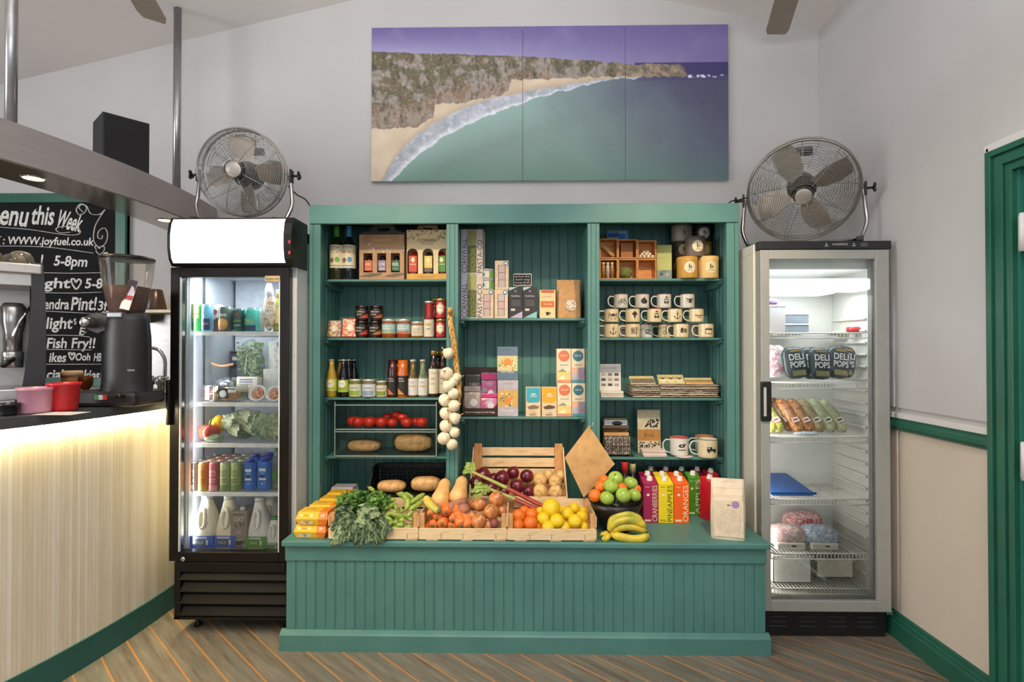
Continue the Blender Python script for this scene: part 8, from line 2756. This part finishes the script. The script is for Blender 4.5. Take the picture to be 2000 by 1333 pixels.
TART = two_tone('tart_fill', ['b0603c', 'd8a07c', '8a4428', 'e8d2b8'], 60, .5)
for px0, px1, lab in ((486, 519, 'white paper case pastry tart on the second fridge shelf, centre'), (520, 551, 'white paper case pastry tart on the second fridge shelf, hinge end')):
    d = 2.575
    r = (px1 - px0) / 2 * PX(d)
    t = thing('pastry_tart', lab, 'tart', (X((px0 + px1) / 2, d), d + r * .3, z))
    T = TR(0, 0, r * .92, R_(62))
    mb = MB(); mb.lathe([(r * .6, -.012), (r * .98, .006), (r * 1.04, .012), (r * .9, .010), (r * .7, .0), (0, -.002)], M('ded8d2', .5), 24, T); mb.build('paper_case', t)
    mb = MB(); mb.blob((0, 0, .004), (r * .72, r * .72, .008), TART, 20, 10, lambda q: 1 + .15 * noise.noise(q * 5), T); mb.build('filling', t)
# packets at the back, hinge side
for px0, px1, yt, d, col, lab in ((524, 541, 668, 2.82, 'a8b0a4', 'pale packet standing at the back of the second fridge shelf'), (537, 556, 676, 2.78, '6b4a44', 'brown packet standing at the hinge end of the second fridge shelf'), (514, 548, 722, 2.72, 'b8b4a6', 'clear lidded pot behind the pastry tarts')):
    carton('food_packet', lab, 'packet', px0, px1, yt, z, d, .03, two_tone('pk' + col, [col, 'c9c9c0', col], 30, .4), None)

# third shelf: peppers and greens
z = .8765
for nm, px, py, hw, col, c2, lab, d in (('red_pepper', 409, 844, 18, 'b83a22', '8a2a18', 'large red bell pepper on the vegetable shelf of the black fridge', 2.60), ('yellow_pepper', 428, 829, 17, 'e0b018', 'c9980f', 'yellow bell pepper behind the red one in the black fridge', 2.66)):
    r = hw * PX(d)
    c = at(px, py, d)
    zz = max(z, c.z - r * .95)
    t = thing(nm, lab, 'pepper', (c.x, d, zz))
    T = TR(0, 0, r * .95, 0 if nm[0] == 'r' else R_(-65), 0, .3)
    mb = MB(); mb.blob((0, 0, 0), (r, r, r * .95), M(col, .22, coat=.4, var=.1), 32, 16, lambda q: (1 + .10 * math.cos(4 * math.atan2(q.y, q.x)) * (1 - abs(q.z) ** 3)) * (1 - .22 * max(0, q.z) ** 5), T); mb.build('flesh', t)
    mb = MB(); mb.tube([(0, 0, r * .66), (.002, 0, r * .95), (.006, 0, r * 1.25)], [.007, .005, .006], M('5a6a2c', .6), 8, False, T); mb.build('stem', t)
t = thing('cucumber_piece', 'wrapped cucumber half in front of the cauliflower bag', 'cucumber', (X(420, 2.575), 2.575, z))
mb = MB(); mb.tube([(-.045, 0, .019), (-.03, 0, .020), (.02, 0, .020), (.04, 0, .018)], [.012, .019, .019, .010], two_tone('cuke', ['5a6a4a', '8a987a', '3f5236'], 30, .25), 14); mb.build('skin', t)
t = thing('cauliflower_bag', 'clear bag of leafy cauliflower on the vegetable shelf', 'salad bag', (X(478, 2.66), 2.66, z))
CAU = two_tone('cauli', ['8a9468', 'b3b894', '6b7a50', 'a3a884'], 24, .6)
mb = MB(); mb.blob((0, 0, .078), (.092, .066, .066), CAU, 30, 18, lambda q: 1 + .14 * noise.noise(q * 3.5) + .06 * noise.noise(q * 9))
for k, (a, b_) in enumerate(((-.05, .10), (.03, .12), (-.02, .05), (.06, .06))):
    ruffled_leaf(mb, [(a, -.066, b_ - .02), (a + .01, -.078, b_ + .005), (a + .03, -.07, b_ + .03)], .028, M('b9c2a0', .5), .2, 4, k)
mb.build('cauliflower', t)
mb = MB(); mb.blob((0, 0, .078), (.108, .078, .072), CLEARB, 24, 16, lambda q: 1 + .12 * noise.noise(q * 3)); mb.build('clear_bag', t)
t = thing('cabbage', 'open leafed pale green cabbage at the hinge end of the vegetable shelf', 'cabbage', (X(532, 2.62), 2.62, z))
mb = MB(); mb.blob((0, .02, .06), (.05, .05, .055), CAU, 18, 12)
for k in range(9):
    a = -.9 + k * .22
    ruffled_leaf(mb, [(.01 * a, -.01, .03), (.045 * math.sin(a * 1.6), -.045, .06 + .02 * (k % 3)), (.06 * math.sin(a * 1.6), -.035, .105 + .02 * (k % 3))], .034, two_tone('cabb', ['8aa080', 'b0bfa0', '70886a'], 30, .6), .35, 5, k + 20)
mb.build('leaves', t)

# fourth shelf: cans and coconut water
z = .6445
cols = (('2c2623', 'black'), ('d07a24', 'orange'), ('b8505a', 'coral pink'), ('a9b884', 'pale green'), ('9cb070', 'leaf green'))


def livs(fg, c0):
    def f(mb, R, H, T):
        mb.text('LIVS', 0, .68 * H, 1.3 * R, .12 * H, 0, fg, T); mb.rect(0, .56 * H, 1.3 * R, .02 * H, 0, fg, T); mb.text('COLA' if c0 == '2' else 'FIZZ', 0, .38 * H, 1.3 * R, .13 * H, 0, fg, T)
        if c0 != '2': mb.rect(0, .12 * H, 1.9 * R, .2 * H, 0, M({'d': 'b9a23c', 'b': 'c9868a', 'a': '6f8a50', '9': '6f8a50'}[c0], .5), T)
        else: mb.ell(.2 * R, .16 * H, .5 * R, .08 * H, 0, fg, T)
    return f


for i, (c, nm) in enumerate(cols):
    px = 379 + 21.0 * i
    for r_ in range(4):
        d = 2.575 + .062 * r_
        x = X(px, 2.575)
        fg = M('dcd8d0', .5) if c[0] in '2' else (M('7a3a1c', .5) if c[0] == 'd' else M('e2c9c4', .5) if c[0] == 'b' else M('3f5a34', .5))
        yt = 906 - (906 - 677) * 0
        Rr = 10.3 * PX(2.575)
        H = Z(905, 2.575) - z
        t = thing('soda_can', ('front %s soda can on the can shelf of the black fridge' if r_ == 0 else '%s soda can in the rows behind the front one') % nm, 'can', (x, d, z), 0, None if r_ == 0 else '%s soda cans behind the front one' % nm)
        mb = MB(); mb.lathe([(Rr * .86, 0), (Rr, .007), (Rr, H - .010), (Rr * .9, H - .003)], M(c, .35, .15, var=.06), 18)
        if r_ == 0: livs(fg, c[0])(mb, Rr, H, bend(Rr + .0008))
        mb.build('can_body', t)
        mb = MB(); mb.lathe([(Rr * .9, H - .003), (Rr * .92, H), (Rr * .86, H), (Rr * .84, H - .004), (0, H - .004)], ALUM, 18, None, False, False); mb.build('can_top', t)
for i, (px0, px1, d, yt, lab) in enumerate(((474, 498, 2.575, 902, 'blue coconut water carton next to the green cans'), (500, 527, 2.575, 900, 'blue coconut water carton beside the first one'), (486, 507, 2.66, 892, 'blue coconut water carton set behind the front pair'), (511, 534, 2.66, 890, 'blue coconut water carton behind, nearest the hinge'))):
    w_ = (px1 - px0) * PX(d); H = Z(yt, d) - z - .012
    t = thing('coconut_carton', lab, 'carton', (X((px0 + px1) / 2, d), d, z))
    mb = MB(); c_ = w_ * .22
    pts = [(-w_ / 2 + c_, 0), (w_ / 2 - c_, 0), (w_ / 2, c_), (w_ / 2, w_ - c_), (w_ / 2 - c_, w_), (-w_ / 2 + c_, w_), (-w_ / 2, w_ - c_), (-w_ / 2, c_)]
    m_ = len(pts)
    B2 = M('2f6fc4', .35, var=.08)
    mb.add([(x, y, 0) for x, y in pts] + [(x, y, H) for x, y in pts], [tuple(reversed(range(m_))), tuple(range(m_, 2 * m_))] + [(k, (k + 1) % m_, m_ + (k + 1) % m_, m_ + k) for k in range(m_)], B2)
    mb.rect(0, .72 * H, w_ * .5, .10 * H, -.0008, M('d8dce4', .5)); mb.rect(0, .40 * H, w_ * .52, .07 * H, -.0008, M('d8dce4', .5)); mb.ell(0, .50 * H, w_ * .2, .05 * H, -.0008, NAVY); mb.ell(0, .60 * H, w_ * .16, .05 * H, -.0009, M('5f9ad8', .5)); mb.ell(0, .24 * H, .07 * w_, .07 * w_, -.0008, M('a9c4e4', .5))
    mb.build('carton_body', t)
    mb = MB(); mb.lathe([(w_ * .32, H), (w_ * .32, H + .012), (w_ * .26, H + .015), (0, H + .015)], M('2a3aa8', .35), 16, TR(0, w_ * .45, 0)); mb.build('screw_cap', t)
vessel('water_bottle', 'clear water bottle with green label at the hinge end of the can shelf', 'bottle', 541, 8.5, 876, z, 2.60, [(.9, 0), (1, .03), (1, .62), (.85, .72), (.4, .84), (.38, 1)], clear('d8ece0', 1, .03, opacity=.12), (.42, .92, 1.0, M('4fa060', .4)), (.25, .45, M('3f7a34', .5), PI * .6))

# bottom: milk and oat drink
z = .3455
MILK = M('e3dcc4', .4, var=.04, sub=.1)
MILKW = M('e6e4dc', .4, var=.03)


def milk(px, hw, yt, yb, d, band_c, cap_c, mat, lab, tall=1.0, zb=None):
    zb = z
    w_ = 2 * hw * PX(d); H = Z(yt, d) - zb
    t = thing('milk_bottle', lab, 'milk bottle', (X(px, d), d, zb))
    dp = w_ * .95
    rows = [(0, .92), (.02, 1), (.36, 1), (.44, .98), (.55, .86), (.70, .66), (.82, .50), (.90, .40), (.94, .34)]
    nn = 24
    vs, fs = [], []
    for zf, k in rows:
        for i in range(nn):
            a = 2 * PI * i / nn
            cx, sy = math.cos(a), math.sin(a)
            q = (abs(cx) ** 4 + abs(sy) ** 4) ** (-1 / 4)
            off = -.10 * w_ * (1 - k)                       # neck leans off centre
            vs.append((cx * q * w_ / 2 * k + off, dp / 2 + sy * q * dp / 2 * (k if k > .5 else k), zf * H))
    for j in range(len(rows) - 1):
        for i in range(nn):
            i2 = (i + 1) % nn
            fs.append((j * nn + i, j * nn + i2, (j + 1) * nn + i2, (j + 1) * nn + i))
    fs.append(tuple(reversed(range(nn)))); fs.append(tuple((len(rows) - 1) * nn + i for i in range(nn)))
    mb = MB(); mb.add(vs, fs, mat, True); mb.build('bottle_body', t)
    mb = MB(); mb.tube(smooth_path([(-.02 * w_, dp * .14, .80 * H), (.10 * w_, -.002 + dp * .06, .76 * H), (.13 * w_, -.004 + dp * .05, .64 * H), (.08 * w_, dp * .02, .50 * H), (-.08 * w_, dp * .02, .47 * H), (-.16 * w_, dp * .08, .58 * H), (-.13 * w_, dp * .12, .74 * H)], 5), .07 * w_, mat, 10, False); mb.build('handle', t)
    mb = MB(); mb.lathe([(.22 * w_, .93 * H), (.22 * w_, .99 * H), (.19 * w_, H), (0, H)], M(cap_c, .4), 18, TR(-.066 * w_, dp / 2, 0)); mb.build('cap', t)
    mb = MB()
    lw = .985 * w_
    mb.box(-lw / 2, lw / 2, -.0015, .0, .12 * H, .33 * H, M(band_c, .45)); mb.rect(-.05 * w_, .30 * H, .55 * w_, .03 * H, -.0022, M('c9cede', .5)); mb.rect(-.1 * w_, .215 * H, .5 * w_, .10 * H, -.0022, M('4a5a6a' if band_c[0] == '3' else '5a8a2c', .5)); mb.poly([(.17 * w_, -.0024, .26 * H), (.27 * w_, -.0024, .26 * H), (.25 * w_, -.0024, .17 * H), (.19 * w_, -.0024, .17 * H)], M('d8d8d2', .5)); mb.text('MILK', -.1 * w_, .215 * H, .36 * w_, .05 * H, -.0026, M('b9c0c8', .5))
    mb.build('label', t)


milk(396.5, 23.5, 976, 1080, 2.545, '3f5cb8', 'dfe0de', MILK, 'big milk bottle with blue label nearest the bar in the fridge bottom')
milk(441, 23, 976, 1080, 2.55, '3f5cb8', 'dfe0de', MILK, 'big milk bottle with blue label beside the oat drink carton')
milk(502, 21, 980, 1080, 2.55, '4f9a3c', 'e2e2de', MILKW, 'white milk bottle with green label next to the oat drink')
milk(533, 17, 1018, 1080, 2.555, '4f8a34', '2f9a5c', MILKW, 'short milk bottle with green cap at the hinge end of the fridge bottom')
milk(524, 19, 976, 1076, 2.68, '8aa090', 'dfe2e0', MILKW, 'white milk bottle standing behind the green labelled one')


def oat(mb, w_, H, y):
    mb.text('OAT', .0, .82 * H, .55 * w_, .10 * H, y, M('d8d2c4', .5)); mb.text('LY!', .06 * w_, .69 * H, .55 * w_, .10 * H, y, INK); mb.rect(0, .52 * H, .3 * w_, .07 * H, y, M('a89c8c', .5))
    mb.rect(0, .93 * H, .7 * w_, .02 * H, y, INK2)
    mb.poly([(-.32 * w_, y, .33 * H), (.28 * w_, y, .33 * H), (.18 * w_, y, .22 * H), (-.2 * w_, y, .22 * H)], INK); mb.rect(0, .18 * H, .6 * w_, .02 * H, y, INK); mb.ell(.33 * w_, .29 * H, .08 * w_, .04 * H, y, INK); mb.ell(.33 * w_, .29 * H, .05 * w_, .022 * H, y - .0003, M('8c857c', .5)); mb.ell(.25 * w_, .06 * H, .12 * w_, .035 * H, y, M('c9c2b8', .5)); mb.ell(0, .335 * H, .26 * w_, .012 * H, y - .0003, M('b9a88a', .5))


d = 2.55
w_ = 33 * PX(d); H = Z(1003, d) - z
t = thing('oat_carton', 'grey oat drink carton with black coffee cup picture', 'carton', (X(468, d), d, z))
mb = MB(); mb.box(-w_ / 2, w_ / 2, 0, w_, 0, H, M('8d857d', .45, var=.04), .002); oat(mb, w_, H, -.0008); mb.build('carton_body', t)
mb = MB(); mb.lathe([(.012, H), (.012, H + .014), (0, H + .015)], M('d8d6d0', .4), 16, TR(.1 * w_, w_ * .3, 0)); mb.build('screw_cap', t)
carton('oat_carton', 'second grey carton showing behind the oat drink', 'carton', 470, 500, 998, z, 2.67, .07, M('857d76', .45), None)

# ------------------------------------------------------------------ inside the white fridge
# top shelf
z = 1.4075
t = thing('storage_tub', 'tall frosted storage tub with purple packets on the top shelf of the white fridge', 'tub', (X(1517, 2.62), 2.62, z))
w_ = 36 * PX(2.62); H = Z(597, 2.62) - z
mb = MB(); mb.box(-w_ / 2, w_ / 2, 0, .22, 0, H, clear('f0eef0', .8, .1, opacity=.45), .006); mb.box(-w_ * .53, w_ * .53, -.004, .224, H - .008, H, M('dcdcdc', .4), .002); mb.build('tub_body', t)
mb = MB(); mb.blob((0, .1, H + .018), (w_ * .42, .09, .022), two_tone('purple_pack', ['3a3458', '6b5a8a', 'b04a5a', 'c9c4d4'], 50, .4), 20, 12, lambda q: 1 + .2 * noise.noise(q * 4)); mb.build('contents', t)
zz = z
for yt, lab in ((633, 'grey box with white lid, lower of two on the top shelf of the white fridge'), (613, 'grey box with white lid, upper of two on the top shelf of the white fridge')):
    d = 2.70
    w_ = 46 * PX(d); H = Z(yt, d) - zz
    t = thing('lidded_box', lab, 'box', (X(1557, d), d, zz))
    mb = MB(); mb.box(-w_ / 2, w_ / 2, 0, .14, 0, H - .008, M('6f7880', .4), .004); mb.build('box_body', t)
    mb = MB(); mb.box(-w_ * .53, w_ * .53, -.004, .144, H - .008, H, M('d8dada', .4), .002); mb.build('lid', t)
    zz += H + .0008
t = thing('wax_cheese', 'small red wax coated cheese on the top shelf of the white fridge', 'cheese', (X(1667, 2.66), 2.66, z))
mb = MB(); mb.lathe([(0, .001), (.026, .001), (.031, .008), (.031, .020), (.026, .027), (0, .028)], M('c02a2c', .3), 22); mb.build('wax_coat', t)
mb = MB(); mb.box(-.05, .05, 0, .1, 0, .004, M('c9d09a', .5), .001)
tag(mb.build('green_sheet', None, (X(1652, 2.70), 2.72, z)), 'pale green sheet lying by the red cheese', 'sheet')
# second shelf: snack bags
z = 1.1705
DARKB = two_tone('dark_bag', ['23282c', '3a4248', '2a3034'], 20, .3)
for px, rot, d, m, word, lab in ((1520, -18, 2.62, two_tone('floral_bag', ['7fb0c0', 'c9d4d4', 'b86a7a', '8fc0c4'], 45, .3), '', 'pale blue flowered snack bag at the handle end of the white fridge'), (1528, -12, 2.66, two_tone('floral_bag2', ['8fb4bc', 'd4d0cc', 'c07a80'], 45, .3), '', 'second pale flowered snack bag leaning on the first'),
                                (1560, -6, 2.60, DARKB, 'DELI POPS', 'dark snack bag with white block letters nearest the flowered bags'), (1592, -3, 2.62, DARKB, 'DELI POPS', 'dark snack bag with white block letters second in the row'), (1604, 2, 2.595, DARKB, 'DELI POPS', 'dark snack bag with white block letters third in the row'),
                                (1637, 8, 2.60, DARKB, 'DELI POPS', 'dark snack bag with white block letters fourth in the row'), (1646, 13, 2.62, DARKB, 'DELI POPS', 'dark snack bag with white block letters leaning outward at the row end')):
    w_, H, dep = 46 * PX(d), 64 * PX(d), .05
    t = thing('snack_bag', lab, 'snack bag', (X(px, d), d, z + .002))
    T = TR(0, .01, .004 + abs(math.sin(R_(rot))) * w_ * .45, R_(-10), R_(rot), 0)
    mb = MB(); mb.blob((0, 0, H * .5), (w_ * .5, dep * .5, H * .5), m, 24, 16, lambda q: min(1.3, (abs(q.x) ** 3.5 + abs(q.y) ** 2 + abs(q.z) ** 3.5) ** (-1 / 3.2)) * (1 + .05 * noise.noise(q * 3)) * .97, T); mb.build('bag_body', t)
    if word:
        a_, b_ = word.split()
        mb = MB(); yy = -dep * .52
        mb.text(a_, 0, .66 * H, .62 * w_, .19 * H, yy - .003, M('e0e2e0', .5), T, 0, False, 0, .02); mb.text(b_, 0, .43 * H, .62 * w_, .19 * H, yy - .003, M('e0e2e0', .5), T, 0, False, 0, .02)
        mb.rect(0, .17 * H, .56 * w_, .16 * H, yy * .93 - .003, two_tone('pop_pic', ['c9c060', '8a6a5a', '6f8a4a', 'a8503c'], 70, .5), T); mb.rect(0, .85 * H, .4 * w_, .05 * H, yy * .86 - .003, M('a8873c', .5), T); mb.build('bag_print', t)
# third shelf: wrapped sandwiches
z = .9165
for i, (px, m, lab) in enumerate(((1513, 'green', 'green wrapped baguette at the handle end of the sandwich shelf'), (1527, 'green', 'green wrapped baguette leaning second on the sandwich shelf'), (1549, 'dark', 'dark filled wrapped sandwich behind the orange ones'), (1565, 'orange', 'orange wrapped sandwich leaning in the middle of the shelf'), (1586, 'orange', 'orange wrapped sandwich with white label end'), (1607, 'brown', 'brown wrapped sandwich beside the pale pair'),
                                  (1629, 'pale', 'pale green wrapped sandwich with leaf mark'), (1652, 'pale', 'pale green wrapped sandwich at the row end'))):
    d = 2.60 + (.03 if m == 'dark' else 0)
    mats = {'green': ['8aa83c', 'b9c268', 'd0a85a', '6f8a34'], 'dark': ['5a3a24', '8a5a34', '3a2a1c', 'b08a5a'], 'orange': ['b86a34', 'd89a5c', '8a4a24', 'e2c09a'], 'brown': ['9a8458', 'b8a47a', '7a6440'], 'pale': ['a8b084', 'c4c8a4', '8f9a6c']}
    w_, L_, dep = 22 * PX(d), 72 * PX(d), .06
    t = thing('wrapped_sandwich', lab, 'sandwich', (X(px, d), d, z + .001))
    T = TR(0, .02, .016, R_(-38), R_(-20), 0)
    mb = MB(); mb.blob((0, 0, L_ * .5), (w_ * .56, dep * .45, L_ * .54), two_tone('sand_' + m, mats[m], 45, .35), 18, 16, lambda q: min(1.25, (abs(q.x) ** 3.5 + abs(q.y) ** 3.5 + abs(q.z) ** 4) ** (-1 / 3.6)) * (1 + .05 * noise.noise(q * 4 + V((px, 0, 0)))) * .96, T); mb.build('filling', t)
    mb = MB(); mb.rect(.05 * w_, .26 * L_, .6 * w_, .14 * L_, -dep * .47, M('d8d2c4', .5), T); mb.rect(.05 * w_, .26 * L_, .4 * w_, .05 * L_, -dep * .47 - .0006, M('a8384a' if m in ('green', 'orange') else '3a3a34', .5), T); mb.build('label', t)
    mb = MB(); mb.blob((0, 0, L_ * .5), (w_ * .57, dep * .52, L_ * .56), CLEARB, 14, 12, lambda q: 1 + .08 * noise.noise(q * 5), T); mb.build('clear_wrap', t)
mb = MB(); mb.blob((0, 0, .008), (.06, .03, .009), M('c3d2dc', .3), 16, 8, lambda q: 1 + .2 * noise.noise(q * 4))
tag(mb.build('ice_pack', None, (X(1577, 2.575), 2.59, z)), 'flat pale blue ice pack at the front edge of the sandwich shelf', 'ice pack')
# fourth shelf: blue tray
z = .6245
d = 2.60
t = thing('blue_tub', 'low royal blue tub on the fourth shelf of the white fridge', 'tub', (X(1541, d), d, z))
w_ = 92 * PX(d)
mb = MB()
T = None
vs = [(-w_ * .36, 0, 0), (w_ * .46, 0, 0), (w_ * .40, .24, 0), (-w_ * .36, .24, 0), (-w_ * .40, -.008, .012), (w_ * .52, -.008, .012), (w_ * .46, .25, .05), (-w_ * .40, .25, .05)]
mb.add(vs, [(3, 2, 1, 0), (4, 5, 6, 7), (0, 1, 5, 4), (1, 2, 6, 5), (2, 3, 7, 6), (3, 0, 4, 7)], M('1f4f9a', .35, var=.06)); mb.build('tub_body', t)
mb = MB(); mb.box(-w_ * .42, w_ * .54, -.010, -.004, .008, .020, M('245aa8', .35), .002); mb.build('front_lip', t)
# fifth shelf: printed bags with tubs
z = .3705
for i, (px, hw, d, lab) in enumerate(((1541, 38, 2.60, 'red and white printed food bag on the fifth shelf near the handle'), (1606, 36, 2.60, 'blue and white printed food bag beside the red printed one'), (1575, 40, 2.72, 'white bag with red lettering behind the two printed ones'))):
    w_ = 2 * hw * PX(d); H = (1062 - (1010 if i == 2 else 1021)) * PX(d)
    t = thing('printed_bag', lab, 'bag', (X(px, d), d, z + .001))
    mm = two_tone('print_bag%d' % i, [['d4d0c8', 'e4e0d8', 'c87a74', 'dcd8d0', '77778a'], ['d0d4d4', 'dcdcd8', '6a8ab0', 'd8d8d4', '4a4a58'], ['d8d2ca', 'c04a48', 'e0d8d0', 'b84240']][i], 55, .4, stretch=(1, 1, 2))
    mb = MB(); mb.blob((0, .05, H * .5), (w_ * .5, .06, H * .5), mm, 26, 14, lambda q: min(1.25, (abs(q.x) ** 3 + abs(q.y) ** 3 + abs(q.z) ** 2.6) ** (-1 / 2.9)) * (1 + .06 * noise.noise(q * 3 + V((px, 0, 0)))) * .96); mb.build('bag_body', t)
    if i < 2:
        mb = MB(); mb.box(-w_ * .36, w_ * .36, -.016, .02, .0, .032, M('cfc6b8', .45), .006); mb.rect(.06 * w_, .018, .022, .007, -.0168, M('3a2a24', .5)); mb.build('tub', t)
    if i == 2:
        mb = MB(); mb.text('CHILLI', .0, H * .72, w_ * .6, H * .22, -.016, M('b03038', .5)); mb.build('print', t)
# bottom: white boxes
z = .2085
for a, b_, yt, d, dep, lab in ((1508, 1582, 1082, 2.60, .24, 'white bin box at the bottom of the white fridge near the handle'), (1592, 1664, 1088, 2.66, .19, 'cream bin box at the bottom of the white fridge set further back')):
    w_ = (b_ - a) * PX(d); H = Z(yt, d) - z
    t = thing('bin_box', lab, 'box', (X((a + b_) / 2, d), d, z))
    m = M('dadad2', .5) if a < 1550 else M('cfc8b4', .5)
    mb = MB()
    mb.box(-w_ / 2, w_ / 2, 0, .005, 0, H, m, .001); mb.box(-w_ / 2, w_ / 2, dep - .005, dep, 0, H, m, .001); mb.box(-w_ / 2, -w_ / 2 + .005, 0, dep, 0, H, m); mb.box(w_ / 2 - .005, w_ / 2, 0, dep, 0, H, m); mb.box(-w_ / 2, w_ / 2, 0, dep, 0, .005, m)
    mb.box(-w_ / 2 - .006, w_ / 2 + .006, -.006, .001, H - .012, H, m, .002); mb.build('box_body', t)
# ------------------------------------------------------------------ everything resting on a surface clears it by a hair
_big = ('produce_bench', 'shelving_unit', 'display_fridge', 'upright_fridge', 'bar_counter', 'bar_canopy', 'beach_picture', 'menu_board', 'steel_splashback', 'wall_ledge', 'ceiling_fan', 'back_counter')
for o in list(S.objects):
    if o.parent is None and o.type in ('MESH', 'EMPTY') and o.get('kind') != 'structure' and o.name.split('.')[0] not in _big:
        o.location.z += .0009
